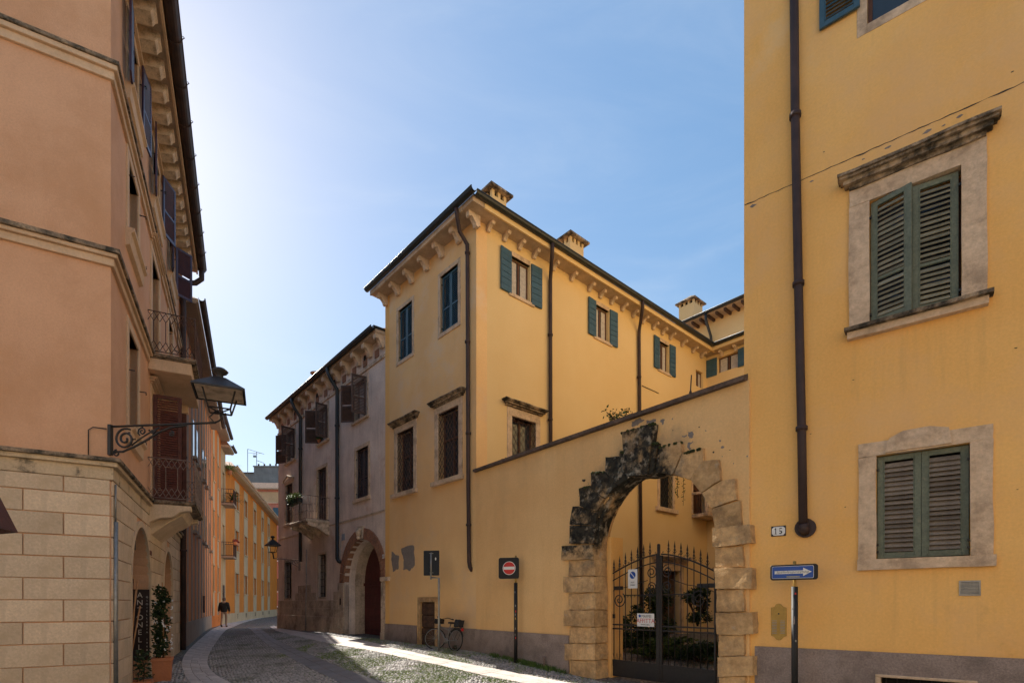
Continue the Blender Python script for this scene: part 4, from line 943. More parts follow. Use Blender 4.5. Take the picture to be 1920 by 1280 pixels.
dark_back(FR, rh, r, .3, M_glassb); cf = MB(); cf.box(mid - .04, mid + .04, .25, .3, r[2], r[3]); cf.box(r[0], r[0] + .06, .25, .3, r[2], r[3]); cf.box(r[1] - .06, r[1], .25, .3, r[2], r[3]); obj("window_frame", cf, M_woodbr, rh, FR)
# lower window, shut
r = l_r; so_ = surround(FR, rh, r, .22, wr=.23, wt=.2, m=M_stone, proud=.03, deep=.22, worn=.012, seed=9)
mb = MB(); k = (r[0] + r[1]) / 2; mb.prism([(k - .42, r[3] + .02), (k - .36, r[3] + .22), (k - .2, r[3] + .29), (k + .1, r[3] + .3), (k + .3, r[3] + .24), (k + .34, r[3] + .02)], -.055, .1); link_mesh("keystone", rough(mb.mesh("keystone", M_stone), 3, .01, 5), so_, FR.M)
sill(FR, so_, r[0] - .23, r[1] + .26, r[2], .15, .07, M_stone, seed=11, worn=.008)
mid = (r[0] + r[1]) / 2; wl = mid - r[0] - .012
big_shutter(FR, rh, 0, wl, r[2] + .015, r[3] - .015, hinge_M(FR, r[0] + .01, .05, 0), M_green, M_slat2, .068, None)
big_shutter(FR, rh, -wl, 0, r[2] + .015, r[3] - .015, hinge_M(FR, r[1] - .01, .05, 0), M_green, M_slat2, .068, None)
dark_back(FR, rh, r, .25, M_dark)
mb = MB(); mb.box(0, .04, .0, .028, 0, .03); hm_ = mb.mesh("shutter_hinge", M_iron)
for z in (r[2] + .1, r[2] + .2, r[3] - .22):
    for s in (r[0] - .01, r[1] - .03): link_mesh("shutter_hinge", hm_, rh, FR.M @ T(s, .02, z))
for z in (u_r[2] + .15, u_r[3] - .25):
    for s in (u_r[0] - .01, u_r[1] - .03): link_mesh("shutter_hinge", hm_, rh, FR.M @ T(s, 0, z))
# third floor window: leaf folded back on the wall
r = t_r; so_ = surround(FR, rh, r, .13, wb=.13, m=M_stone, proud=.008)
w_ = FR.s(1612, .06) - FR.s(1536, .06)
big_shutter(FR, rh, 0, w_, FR.z(1536, 56, .06), 12.0, hinge_M(FR, FR.s(1536, .06), -.065, R_(-1)), M_tealD, M_tealD, .06, None)
big_shutter(FR, rh, 0, w_, FR.z(1536, 56, .06), 12.0, hinge_M(FR, r[1] + .02, -.065, R_(1)), M_tealD, M_tealD, .06, None)
casement(FR, rh, r, .12, False); dark_back(FR, rh, r, .3, M_glassb)
# downpipe
zz = [0, 217, 532, 803, 985]
pp = [(FR.s(px, .085), -.085, FR.z(px, py, .085)) for px, py in ((1489, 0), (1491, 217), (1497, 532), (1503, 803), (1506, 985))]
pipe(FR, rh, [(pp[0][0] - .12, -.085, 13.9)] + pp, .064, M_copper, collars=pp[1:4])
mb = MB(); x, y, z = pp[-1]; mb.tube([(x + .02, .02, z - .03), (x + .02, -.05, z - .03)], .15, 18); mb.tube([(x, -.11, z + .03), (x + .01, -.09, z - .06), (x + .015, -.03, z - .09)], .075, 10); obj("pipe_shoe", mb, M_copper, rh, FR)
# crack along the floor line, chips
Q = []; n = 90
cr0, cr1 = FR.s(1395) + .01, FR.s(1925)
up = [(cr0 + (cr1 - cr0) * i / n, 8.33 + .012 * noise.noise(Vector((i * .35, 0, 0)))) for i in range(n + 1)]
dn = [(x, z - abs(.014 + .016 * noise.noise(Vector((i * .22, 5, 0))))) for i, (x, z) in enumerate(up)]
vs = [(x, -.0015, z) for x, z in up] + [(x, -.0015, z) for x, z in dn]
mb = MB(); mb.add(vs, [(i, i + 1, n + 2 + i, n + 1 + i) for i in range(n)]); obj("wall_crack", mb, M_blk, rh, FR)
for px, py, r0 in ((1412, 386, .05), (1522, 340, .03), (1618, 299, .025), (1664, 277, .04), (1740, 246, .05), (1800, 218, .04), (1770, 235, .03), (1545, 285, .012), (1898, 135, .014), (1600, 712, .012), (1905, 652, .016), (1520, 813, .012), (1400, 839, .01), (1585, 950, .012), (1908, 917, .014)):
    x, z = FR.at(px, py); Q = [(x + r0 * random.uniform(.5, 1.5) * math.cos(t), z + r0 * .5 * random.uniform(.5, 1.2) * math.sin(t)) for t in [i * .9 for i in range(7)]]
    mb = MB(); mb.prism(Q, -.003, .001); obj("plaster_chip", mb, M_bare if r0 > .02 else M_blk, rh, FR)
# vent grille
s0, z1_ = FR.at(1798, 1088); s1, z0_ = FR.at(1839, 1116)
M = FR.M @ T(s0, 0, z0_); w_, h_ = s1 - s0, z1_ - z0_
vg = thing("vent_grille", "small square metal vent grille in the yellow wall below the lower shuttered window", "vent", M)
mb = MB(); q = .018; mb.box(0, q, -.015, .01, 0, h_); mb.box(w_ - q, w_, -.015, .01, 0, h_); mb.box(q, w_ - q, -.014, .01, 0, q); mb.box(q, w_ - q, -.014, .01, h_ - q, h_); mb.box(q, w_ - q, -.002, .0, q, h_ - q); obj("frame", mb, M_galv, vg, M)
c = MB(); c.box(q, w_ - q, -.013, -.003, 0, .003, Matrix.Rotation(R_(-20), 4, 'X')); cm = c.mesh("slat", M_galv)
for i in range(9): link_mesh("slat", cm, vg, M @ T(0, 0, q + (h_ - 2 * q) * (i + .5) / 9))
# intercom
s0, z1_ = FR.at(1446, 1131); s1, z0_ = FR.at(1475, 1200); w_, h_ = (s1 - s0) / 2, (z1_ - z0_) / 2
M = FR.M @ T((s0 + s1) / 2, -.012, (z0_ + z1_) / 2)
ic = thing("intercom_panel", "tall brass intercom plate with rows of buttons on the yellow wall right of the arch", "intercom", M)
prof = [(-w_, -h_ * .75), (-w_ * .6, -h_ * .82), (-w_ * .3, -h_ * .97), (0, -h_), (w_ * .3, -h_ * .97), (w_ * .6, -h_ * .82), (w_, -h_ * .75), (w_, h_ * .78), (w_ * .6, h_ * .82), (w_ * .3, h_ * .97), (0, h_), (-w_ * .3, h_ * .97), (-w_ * .6, h_ * .82), (-w_, h_ * .78)]
mb = MB(); mb.prism(prof, 0, .012); obj("plate", mb, M_brass, ic, M, bevel=.003)
mb = MB(); mb.lathe([(.0, .012), (.012, .01), (.014, 0)], (0, 0, 0), 12); me = MB(); me.tube([(0, -.008, h_ * .45), (0, 0, h_ * .45)], .013, 12); obj("lens", me, M_ink, ic, M)
mb = MB()
c = MB(); c.box(-w_ * .3, w_ * .3, -.005, 0, 0, .009); cm = c.mesh("call_button", M_galv); c = MB(); c.box(-.006, .006, -.006, 0, 0, .008); cm2 = c.mesh("push_button", M_brass)
for i in range(9):
    z = h_ * .05 - i * h_ * .085
    for sx_ in (-w_ * .55, w_ * .5): link_mesh("name_strip", cm, ic, M @ T(sx_, 0, z))
    link_mesh("push_button", cm2, ic, M @ T(-w_ * .08, 0, z)); link_mesh("push_button", cm2, ic, M @ T(w_ * .08, 0, z))
# house number
t, M, w2, h2 = signboard("house_number_plate", "white enamel house number 15 with a dark rim left of the brown downpipe foot", "plate", FR, 1446, 1473.5, 986.5, 1003.5, -.012, .006, M_ink)
mb = MB(); a, b, q = w2 * .9, h2 * .84, h2 * .35; mb.prism([(-a, -b + q), (-a + q, -b), (a - q, -b), (a, -b + q), (a, b - q), (a - q, b), (-a + q, b), (-a, b - q)], -.0015, .0); obj("enamel_face", mb, M_white, t, M)
def serif(ch, cx, h, M, par):
    st = h * .24; mb = MB(); y0, y1 = -.003, -.0016
    if ch == '1':
        mb.box(cx - st / 2, cx + st / 2, y0, y1, -h, h); mb.box(cx - st * 1.2, cx + st * 1.2, y0, y1, -h, -h * .82); mb.prism([(cx - st / 2, h), (cx - st / 2, h * .6), (cx - st * 1.5, h * .5), (cx - st * 1.5, h * .62)], y0, y1)
    else:
        mb.box(cx - st * 1.5, cx - st * 1.1, y0, y1, 0, h); mb.box(cx - st * 1.5, cx + st * 1.5, y0, y1, h * .72, h)
        P = []; 
        for r_ in (h * .56, h * .26):
            L = [(cx - .1 * h + r_ * math.cos(a) * (1.0 if r_ > h * .3 else .8), -h * .42 + r_ * math.sin(a)) for a in [R_(130 - 270 * i / 14) for i in range(15)]]; P.append(L)
        mb.prism(P[0] + P[1][::-1], y0, y1)
    obj("digit", mb, M_ink, par, M)
serif('1', -w2 * .38, h2 * .6, M, t); serif('5', w2 * .3, h2 * .6, M, t)
# ------------------------------------------------------------------ one-way sign on its post
s, z = FR.at(1490, 1072, .35)
M = FR.M @ T(s, -.35, 0)
ow = thing("one_way_sign", "blue one-way sign with a scribbled white arrow on a black sleeved post", "traffic sign", M)
w2 = (FR.s(1534, .40) - FR.s(1445, .40)) / 2; zc = FR.z(1490, 1072, .40); h2 = .118; cx = (FR.s(1534, .4) + FR.s(1445, .4)) / 2 - s
mb = MB()
def rrect(cx, cz, a, b, r, n=5): return [(cx + sx_ * (a - r) + r * math.cos(t), cz + sz_ * (b - r) + r * math.sin(t)) for sx_, sz_, t0 in ((1, 1, 0), (-1, 1, 90), (-1, -1, 180), (1, -1, 270)) for t in [R_(t0 + 90 * i / n) for i in range(n + 1)]]
mb.prism(rrect(cx, zc, w2, h2, .04), -.085, -.045); obj("backing", mb, M_black, ow, M, bevel=.004)
mb = MB(); mb.prism(rrect(cx - .012, zc, w2 * .88, h2 * .8, .02), -.088, -.0852); obj("rim", mb, M_white, ow, M)
mb = MB(); mb.prism(rrect(cx - .012, zc, w2 * .865, h2 * .755, .017), -.090, -.0882); obj("face", mb, M_blue, ow, M)
ax = cx - .012; mb = MB(); hh = h2; mb.prism([(ax - w2 * .76, zc - hh * .2), (ax + w2 * .45, zc - hh * .2), (ax + w2 * .45, zc - hh * .52), (ax + w2 * .8, zc), (ax + w2 * .45, zc + hh * .52), (ax + w2 * .45, zc + hh * .2), (ax - w2 * .76, zc + hh * .2)], -.092, -.0902); obj("arrow", mb, M_white, ow, M)
mb = MB(); q = []
for i in range(44): q.append((ax - w2 * .66 + i * w2 * .031, -.093, zc + hh * (.17 if i % 2 else -.17) * random.uniform(.4, 1.1)))
mb.tube(q, .0035, 4); obj("scribble", mb, M_ink, ow, M)
mb = MB(); mb.box(ax - .08, ax + .1, -.0925, -.0903, zc - hh * .68, zc - hh * .5); obj("sticker", mb, M_galv, ow, M)
mb = MB(); mb.tube([(0, 0, 1.6), (0, 0, zc + .17)], .024, 10); obj("tube", mb, M_brass, ow, M); mb = MB(); mb.tube([(0, 0, -.2), (0, 0, FR.z(1490, 1099, .35))], .046, 14); obj("post_sleeve", mb, M_black, ow, M)
for a, z, c_ in ((-.6, 1.55, M_galv), (.3, 1.06, M_galv), (-.2, 1.33, M_bare), (.2, 1.78, M_redink)):
    mb = MB(); rr = .047; vs = []
    for k in range(4):
        t = -math.pi / 2 + a + k * .16; vs += [(rr * math.cos(t), rr * math.sin(t), z), (rr * math.cos(t), rr * math.sin(t), z + (.12 if c_ is M_bare else .03))]
    mb.add(vs, [(2 * i, 2 * i + 2, 2 * i + 3, 2 * i + 1) for i in range(3)]); obj("sticker", mb, c_, ow, M)
# ------------------------------------------------------------------ no-entry sign
b_ = G(967, 1243); M = Matrix.Translation((b_.x, b_.y, b_.z)) @ Matrix.Rotation(math.atan2(FY1.t.y, FY1.t.x) * .35, 4, 'Z')
ne = thing("no_entry_sign", "no-entry sign, red disc with white bar on a square black board, before the garden wall", "traffic sign", M)
pm_ = b_.y / FPX; zc = 2.38 + (0) ; zc = (1242 - 1063.5) * pm_; q = 19.7 * pm_
xo = (954.5 - 967) * pm_
mb = MB(); mb.prism(rrect(xo, zc, q, q, .05), -.07, -.03); obj("backing", mb, M_black, ne, M, bevel=.004)
disc(12.6 * pm_, xo + .015, zc, -.073, M_white, ne, M, "rim"); disc(11.6 * pm_, xo + .015, zc, -.0745, M_red, ne, M, "face")
mb = MB(); mb.box(xo + .015 - 10.8 * pm_, xo + .015 + 10.8 * pm_, -.077, -.0746, zc - 2.7 * pm_, zc + 2.7 * pm_); obj("bar", mb, M_white, ne, M)
mb = MB(); mb.tube([(0, 0, 1.8), (0, 0, zc + q + .05)], .024, 10); obj("tube", mb, M_brass, ne, M); mb = MB(); mb.tube([(0, 0, -.1), (0, 0, (1242 - 1091) * pm_)], .046, 14); obj("post_sleeve", mb, M_black, ne, M)
for a, z, c_ in ((-.2, 1.76, M_galv), (.1, 1.42, M_galv), (.3, 1.28, M_redink), (0, 1.2, M_galv), (.1, 1.1, M_brass), (.1, .85, M_bare), (-.1, .7, M_bare), (.2, .62, M_redink)):
    mb = MB(); rr = .047; vs = []
    for k in range(4):
        t = -math.pi / 2 + a - .25 + k * .16; vs += [(rr * math.cos(t), rr * math.sin(t), z), (rr * math.cos(t), rr * math.sin(t), z + .05)]
    mb.add(vs, [(2 * i, 2 * i + 2, 2 * i + 3, 2 * i + 1) for i in range(3)]); obj("sticker", mb, c_, ne, M)
# ------------------------------------------------------------------ sign seen from behind
b_ = G(823, 1221); pm_ = b_.y / FPX; M = Matrix.Translation((b_.x, b_.y, b_.z)) @ Matrix.Rotation(R_(-12), 4, 'Z')
sb_ = thing("turned_sign", "traffic sign seen from its dark back on a cranked grey post behind the bicycle", "traffic sign", M)
zt = (1221 - 1083) * pm_; mb = MB(); mb.tube([(0, 0, -.1), (0, 0, zt), (-.24, 0, zt + .02)], .03, 10); mb.tube([(-.24, 0, zt - .04), (-.24, 0, (1221 - 1036) * pm_)], .026, 10); obj("post", mb, M_galv, sb_, M)
z0_, z1_ = (1221 - 1078) * pm_, (1221 - 1031) * pm_; mb = MB(); mb.prism(rrect(-.24, (z0_ + z1_) / 2, .235, (z1_ - z0_) / 2, .02), .03, .05); obj("board", mb, M_signback, sb_, M)
mb = MB(); mb.box(-.26, -.22, -.005, .03, z0_ + .06, z0_ + .1); mb.box(-.26, -.22, -.005, .03, z1_ - .1, z1_ - .06); mb.box(-.3, -.18, .024, .031, z0_ + .07, z0_ + .09); mb.box(-.3, -.18, .024, .031, z1_ - .09, z1_ - .07); obj("clamp", mb, M_galv, sb_, M)
mb = MB(); mb.prism([(-.24 + .13 + .02 * math.cos(i * .6), z1_ - .24 + .045 * math.sin(i * .6)) for i in range(10)], .026, .0295); obj("sticker", mb, M_white, sb_, M)

# ================================================================== grey mauve house
gh = thing("grey_house", "old grey mauve house with brown shutters, eave scrolls and an oxblood arched door", "house", FGR)
LGR = dist(GC, E_); ZG = 11.25
def wr2(*a): return wrect(FGR, *a)
tw = [wr2(537.5, 820, 553, 864), wr2(598.5, 765, 614.5, 822), wr2(665.5, 718, 688, 773)]
ztop = sum(r[3] for r in tw) / 3; zbot = sum(r[2] for r in tw) / 3; tw = [(r[0], r[1], zbot, ztop) for r in tw]
mw = [wr2(536, 911, 548.6, 979), wr2(595.5, 882, 612, 976), wr2(667.5, 846, 690.5, 929)]
lw = [wr2(534, 1053, 546.5, 1121), wr2(597.5, 1040, 611, 1118)]
al, ar = FGR.s(646), FGR.s(716.5); acr = FGR.z(685, 1009)
obj("street_wall", wall(0, LGR, -.5, ZG, [rect(*r) for r in tw + mw + lw] + [arch(al, ar, -.4, acr, 20)], 0, .45), M_gray, gh, FGR)
mb = MB(); mb.box(0.003, .4, .45, 8, -.5, ZG); mb.box(0.003, LGR, 8, 8.4, -.5, ZG); obj("side_wall", mb, M_gray, gh, FGR)
# lower storey render band and plinth
zpl = FGR.z(600, 1155); zb1 = FGR.z(600, 1108)
mb = MB(); mb.box(-.04, al - .45, -.06, .03, -.4, zpl); obj("plinth", mb, M_grayst, gh, FGR, bevel=.01)
# stone courses of the lower wall
zr = zpl; rowh = .36; k = 0
while zr < zb1 + .3:
    s = -.02; k += 1
    while s < al - .6:
        e = min(al - .55, s + random.uniform(.7, 1.2)); hol = [h for h in lw if h[0] - .2 < e and h[1] + .2 > s and zr + rowh > h[2] - .1]
        if not hol and not (s < 1.5 and k > 2):
            mb = MB(); mb.box(s + .006, e - .006, -.022, .02, zr + .005, zr + rowh - .005); obj("stone_course", mb, M_grayst, gh, FGR)
        s = e
    zr += rowh
for i, r in enumerate(tw):
    so_ = surround(FGR, gh, r, .14, m=M_graytop, proud=.015); sill(FGR, so_, r[0] - .2, r[1] + .2, r[2], .1, .08, M_stone)
    w_ = (r[1] - r[0]) * .52
    louvre(FGR, gh, 0, w_ if i != 1 else w_ * 1.15, r[2] + .02, r[3] - .02, 0, M_brown2, M=hinge_M(FGR, r[0], -.03, R_((-150, -128, -140)[i])))
    louvre(FGR, gh, -w_, 0, r[2] + .02, r[3] - .02, 0, M_brown2, M=hinge_M(FGR, r[1], -.03, R_((100, 95, 82)[i])))
    casement(FGR, gh, r, .15, True)
for i, r in enumerate(mw):
    so_ = surround(FGR, gh, r, .15, m=M_stone, proud=.02)
    if i != 1: sill(FGR, so_, r[0] - .2, r[1] + .2, r[2], .13, .07, M_stone)
    c = (r[0] + r[1]) / 2; louvre(FGR, gh, r[0] + .01, c - .004, r[2], r[3], .07, M_graysh if i else M_brown2); louvre(FGR, gh, c + .004, r[1] - .01, r[2], r[3], .07, M_graysh if i else M_brown2)
    dark_back(FGR, gh, r, .2, M_dark)
    mb = MB()
    for z in (r[2] + .2, r[3] - .35): mb.box(r[0] - .05, r[0] + .06, -.01, .02, z, z + .03); mb.box(r[0] - .05, r[0] - .03, -.01, .02, z, z + .09)
    obj("shutter_hinge", mb, M_iron, gh, FGR)
# small broken pediment over the leftmost middle window
r = mw[0]; mb = MB(); c = (r[0] + r[1]) / 2; mb.tube([(r[0] - .3, -.05, r[3] + .2), (r[0] - .1, -.07, r[3] + .26), (c, -.08, r[3] + .42), (r[1] + .1, -.07, r[3] + .26), (r[1] + .3, -.05, r[3] + .2)], .045, 6); obj("pediment", mb, M_graytop, gh, FGR)
for r in lw:
    dark_back(FGR, gh, r, .25, M_dark); mb = MB(); n = 5
    for i in range(n): s = r[0] + (r[1] - r[0]) * (i + .5) / n; mb.tube([(s, .1, r[2]), (s, .1, r[3])], .01, 5)
    for j in range(6): z = r[2] + (r[3] - r[2]) * (j + .5) / 6; mb.box(r[0], r[1], .09, .11, z - .01, z + .01)
    obj("window_grille", mb, M_iron, gh, FGR); surround(FGR, gh, r, .1, wb=.1, m=M_grayst, proud=.012)
# string course and thin mouldings
mb = MB(); mb.box(0, LGR - .02, -.03, .02, FGR.z(690, 966) - .0, FGR.z(690, 966) + .05); obj("string_course", mb, M_grayst, gh, FGR)
mb = MB(); mb.box(0, LGR - .02, -.05, .02, ZG - .78, ZG - .66); obj("frieze_moulding", mb, M_graytop, gh, FGR)
# arched doorway: ring stones, deep reveal, door
r_o = (ar - al) / 2; cx = (al + ar) / 2; zsp_ = acr - r_o
nst = 15
for i in range(nst):
    a0, a1 = math.pi * i / nst, math.pi * (i + 1) / nst; e = .006
    ri, ro = r_o, r_o + .42 if i != nst // 2 else r_o + .5
    Q = [(cx + ri * math.cos(a0 + e), zsp_ + ri * math.sin(a0 + e)), (cx + ri * math.cos(a1 - e), zsp_ + ri * math.sin(a1 - e)), (cx + ro * math.cos(a1 - e), zsp_ + ro * math.sin(a1 - e)), (cx + ro * math.cos(a0 + e), zsp_ + ro * math.sin(a0 + e))]
    Q = [(min(x, LGR - .02), z) for x, z in Q]
    mb = MB(); mb.prism(Q, -.05 if i != nst // 2 else -.1, .2); obj("voussoir", mb, M_brick if i != nst // 2 else M_grayst, gh, FGR, bevel=.008)
z = -.3; k = 0
while z < zsp_ - .02:
    z2 = min(zsp_, z + (.9 if k == 0 else .45)); k += 1
    for a, b in ((al - .42, al), (ar, min(ar + .3, LGR - .02))):
        mb = MB(); mb.box(a, b, -.055 if k > 1 else -.08, .2, z + .005, z2 - .005); obj("jamb_stone", mb, M_grayst, gh, FGR, bevel=.008)
    z = z2
mb = MB(); mb.box(ar + .02, ar + .6, -.1, .1, zsp_ - .02, zsp_ + .12); obj("impost", mb, M_grayst, gh, FGR)
mb = MB()      # carved keystone head
for (x, y, z, r) in ((0, -.14, .03, .13), (0, -.2, .0, .07), (-.09, -.14, .12, .08), (.09, -.14, .12, .08), (0, -.15, -.16, .09), (-.07, -.17, -.06, .05), (.07, -.17, -.06, .05)):
    mb.lathe([(0, -r), (r * .7, -r * .7), (r, 0), (r * .7, r * .7), (0, r)], (cx + x, y, zsp_ + r_o + .22 + z), 10)
obj("carved_keystone", mb, M_graytop, gh, FGR)
DY = .9
hol = arch(al, ar, -.39, acr, 20); vs = [(x, .45, z) for x, z in hol] + [(x, DY, z) for x, z in hol]; n = len(hol)
mb = MB(); mb.add(vs, [(i, (i + 1) % n, (i + 1) % n + n, i + n) for i in range(1, n)]); obj("door_reveal", mb, M_grayst, gh, FGR, fix=False)
mb = MB(); mb.prism([(x, z) for x, z in hol], DY - .02, DY + .05); dd = obj("arched_door", mb, M_door, gh, FGR)
zz_ = zsp_ - .1
for a, b in ((al + .06, cx - .01), (cx + .01, ar - .06)):
    w_ = b - a
    nb = 7
    for i in range(nb):
        mb = MB(); z0 = .32 + i * (zz_ - .42) / nb; mb.box(a + .05, b - .05, DY - .045, DY - .021, z0 + .012, z0 + (zz_ - .42) / nb - .012); obj("board", mb, M_door, dd, FGR, bevel=.005)
mb = MB(); mb.box(al, ar, DY - .07, DY - .02, zz_, zz_ + .12); mb.box(cx - .04, cx + .04, DY - .06, DY - .02, .2, zz_); obj("transom", mb, M_door, dd, FGR)
# eave scrolls
nbk = 13
for i in range(nbk):
    s = .2 + (LGR - .35) * i / (nbk - 1); bracket(FGR, gh, s, .2, ZG, .36, .5, M_graytop)
b = MB(); b.box(-.16, .16, -.03, .02, -.14, .14); bme = b.mesh("frieze_panel", M_brick)
for i in range(nbk - 1): s = .2 + (LGR - .35) * (i + .5) / (nbk - 1); link_mesh("frieze_panel", bme, gh, FGR.M @ T(s, 0, ZG - .45))
for i in (2, 5, 7, 10): s = .2 + (LGR - .35) * (i + .5) / (nbk - 1); mb = MB(); mb.prism([(s + .11 * math.cos(t), ZG - .28 + .11 * math.sin(t)) for t in [k * .63 for k in range(10)]], -.035, -.03); obj("attic_hole", mb, M_dark, gh, FGR)
sge = -.3; roof(gh, [P2(FGR, sge, -.38), P2(FGR, LGR - .02, -.38), P2(FGR, LGR - .02, 8.4), P2(FGR, sge, 8.4)], ZG, .12, .4, 1.3, M_tile)
gutter(FGR, gh, sge - .1, LGR + .0, ZG + .17, -.46, .1, M_gutter)
tile_row(FGR, gh, sge, LGR - .1, -.4, ZG + .15)
mb = MB(); mb.box(LGR - .4, LGR - .01, -.45, -.0, ZG + .13, ZG + .22); obj("eave_end", mb, M_gutter, gh, FGR)
for pxs, foot in (((563, 0), 1052), ((632, 0), 1047)):
    s = FGR.s(pxs[0], .1)
    pts = [(s - .1, -.46, ZG + .1), (s - .1, -.46, ZG - .1), (s, -.36, ZG - .4), (s, -.1, ZG - .75), (s, -.1, ZG - 1.2), (s, -.1, FGR.z(pxs[0], foot, .1))]
    if foot == 1047: pts += [(s + .12, -.08, FGR.z(632, 1052, .1)), (s + .2, -.02, FGR.z(632, 1053, .1))]
    pipe(FGR, gh, pts, .075, M_gutter, collars=[(s, -.1, 9), (s, -.1, 6)])
s = FGR.s(575, .05); pipe(FGR, gh, [(s, -.05, FGR.z(575, 1030)), (s, -.09, zpl + .1), (s, -.1, .2)], .022, M_galv, "conduit")
mb = MB(); s = FGR.s(640.5); z = FGR.z(640.5, 1127); mb.box(s - .08, s + .08, -.06, 0, z - .13, z + .13); obj("meter_box", mb, M_black, gh, FGR)
# chimney cowl
p = P2(FGR, FGR.s(592, -2.0), 2.0); M = T(p[0], p[1], 0); dd_ = p[1]; zc = EYE + V(706) * dd_
mb = MB(); mb.lathe([(.13, -1.8), (.13, .1)], (0, 0, zc), 10); mb.lathe([(.22, .1), (.3, .16), (.3, .19), (.05, .3), (0, .3)], (0, 0, zc), 12); mb.box(-.5, .3, -.4, .4, zc - 1.8, zc - .45); obj("chimney_cowl", mb, M_tile, gh, M)
# balcony
bs0, bs1 = FGR.s(595.5) - .75, FGR.s(612) + .35; bz0 = mw[1][2]; BO = 1.0
mb = MB(); mb.box(bs0, bs1, -BO, 0, bz0 - .16, bz0 - .03); bal = obj("balcony", mb, M_grayst, gh, FGR, bevel=.02)
for s in (bs0 + .12, (bs0 + bs1) / 2, bs1 - .12):
    mb = MB(); mb.prism_x([(0, bz0 - .16), (-BO + .08, bz0 - .16), (-BO + .06, bz0 - .26), (-BO + .25, bz0 - .33), (-BO * .55, bz0 - .36), (-BO * .3, bz0 - .5), (-.12, bz0 - .62), (0, bz0 - .66)], s - .1, s + .1); obj("scroll_bracket", mb, M_graytop, bal, FGR)
rl = [(bs0 + .03, 0), (bs0 + .03, -BO + .04), (bs1 - .03, -BO + .04), (bs1 - .03, 0)]
mb = MB()
for z in (bz0, bz0 + .95): mb.tube([(x, y, z) for x, y in rl], .014, 5)
obj("railing", mb, M_ironw, bal, FGR)
bb_ = MB(); bb_.tube([(0, 0, 0), (0, 0, .95)], .007, 5); bb_.tube(spiral(.03, .3, .035, .008, 1.2, 0, 12, 1), .005, 4); bb_.tube(spiral(-.03, .62, .035, .008, 1.2, 2, 12, -1), .005, 4); bme = bb_.mesh("baluster", M_ironw)
for (x0, y0), (x1, y1) in zip(rl, rl[1:]):
    L_ = math.hypot(x1 - x0, y1 - y0); n = max(2, int(L_ / .12))
    for i in range(n + 1):
        x, y = x0 + (x1 - x0) * i / n, y0 + (y1 - y0) * i / n
        link_mesh("baluster", bme, bal, FGR.M @ T(x, y, bz0) @ Matrix.Rotation(0 if y0 == y1 else R_(90), 4, 'Z'))
# flower trough on the balcony rail
M = FGR.M @ T((bs0 + bs1) / 2 - .1, -BO - .02, bz0 + .72)
ft = thing("balcony_flower_box", "long flower box with pale green leaves on the front rail of the grey house balcony", "flower box", M)
mb = MB(); mb.box(-.75, .55, -.12, .08, 0, .2); obj("trough", mb, M_black, ft, M)
mb = MB(); leaves(mb, 700, blob((-.1, -.05, .3), (.75, .17, .16)), .07); leaves(mb, 350, blob((-.5, -.08, .33), (.35, .15, .16)), .08); obj("foliage", mb, M_leafl, ft, M, kind='stuff', fix=False)
mb = MB(); leaves(mb, 250, blob((0, -.1, .08), (.7, .12, .14)), .08); obj("hanging_foliage", mb, M_leaf, ft, M, kind='stuff', fix=False)
M = FGR.M @ T(tw[1][0] + .2, -.08, tw[1][2] + .02)
fp = thing("window_plant", "small green pot plant on the sill of the middle top window of the grey house", "plant", M)
mb = MB(); mb.lathe([(.0, 0), (.07, 0), (.09, .14), (.0, .14)], (0, 0, 0), 10); obj("pot", mb, M_terra, fp, M); mb = MB(); leaves(mb, 120, blob((.05, 0, .2), (.25, .1, .12)), .09); obj("foliage", mb, M_leafm, fp, M, kind='stuff', fix=False)
# plates
t, M, w2, h2 = signboard("street_name_plate", "small pale blue street plate left of the arched oxblood door", "plate", FGR, 640.5, 646, 1001, 1012, -.02, .01, flat("pale blue plate", (.25, .33, .42)))
t, M, w2, h2 = signboard("door_number_plate", "small white number plate on the right jamb of the arched oxblood door", "plate", FGR, 716.5, 720.3, 1039, 1046, -.075, .01)
mb = MB()
for i in range(3): mb.box(-w2 * .7 + i * w2 * .5, -w2 * .5 + i * w2 * .5, -.002, 0, -h2 * .6, h2 * .6)
obj("digit_strokes", mb, M_ink, t, M)

# ================================================================== salmon corner house on the left
ph = thing("salmon_corner_house", "salmon corner house on the left with cream trim, rusticated ground floor and plum shutters", "house", FB)
LB = 10.35; LA = 6.0; ZP = 12.78
# openings on the street face
def DB(D): return (D - PC[1]) / FB.t.y
w1 = (DB(9.75), DB(10.65), 4.85, 6.68); w2_ = (DB(9.75), DB(10.65), 8.38, 9.75); w3 = (DB(9.75), DB(10.65), 11.0, 12.35)
d1 = (DB(12.3), DB(13.35), 3.95, 6.45); d2 = (DB(12.3), DB(13.35), 7.22, 9.7); w3b = (DB(12.4), DB(13.4), 11.0, 12.35)
w1c = (DB(15.1), DB(16.0), 4.85, 6.68); w2c = (DB(15.1), DB(16.0), 8.2, 9.75); w3c = (DB(15.2), DB(16.1), 11.0, 12.35)
a1 = (DB(9.97), DB(11.95)); a2 = (DB(14.1), DB(15.8))
hs = [rect(*r) for r in (w1, w2_, w3, d1, d2, w3b, w1c, w2c, w3c)] + [arch(a1[0], a1[1], -.4, 3.2, 18), arch(a2[0], a2[1], -.4, 3.1, 16)]
obj("street_wall", wall(0, LB, -.5, ZP, hs), M_pink, ph, FB)
obj("square_wall", wall(-LA, -.001, -.5, ZP, []), M_pink, ph, FA)
mb = MB(); mb.box(LB - .3, LB, .4, 5.5, -.5, ZP - .01); mb.box(.2, LB - .3, 5, 5.5, -.5, ZP - .01); obj("rear_wall", mb, M_pink, ph, FB)
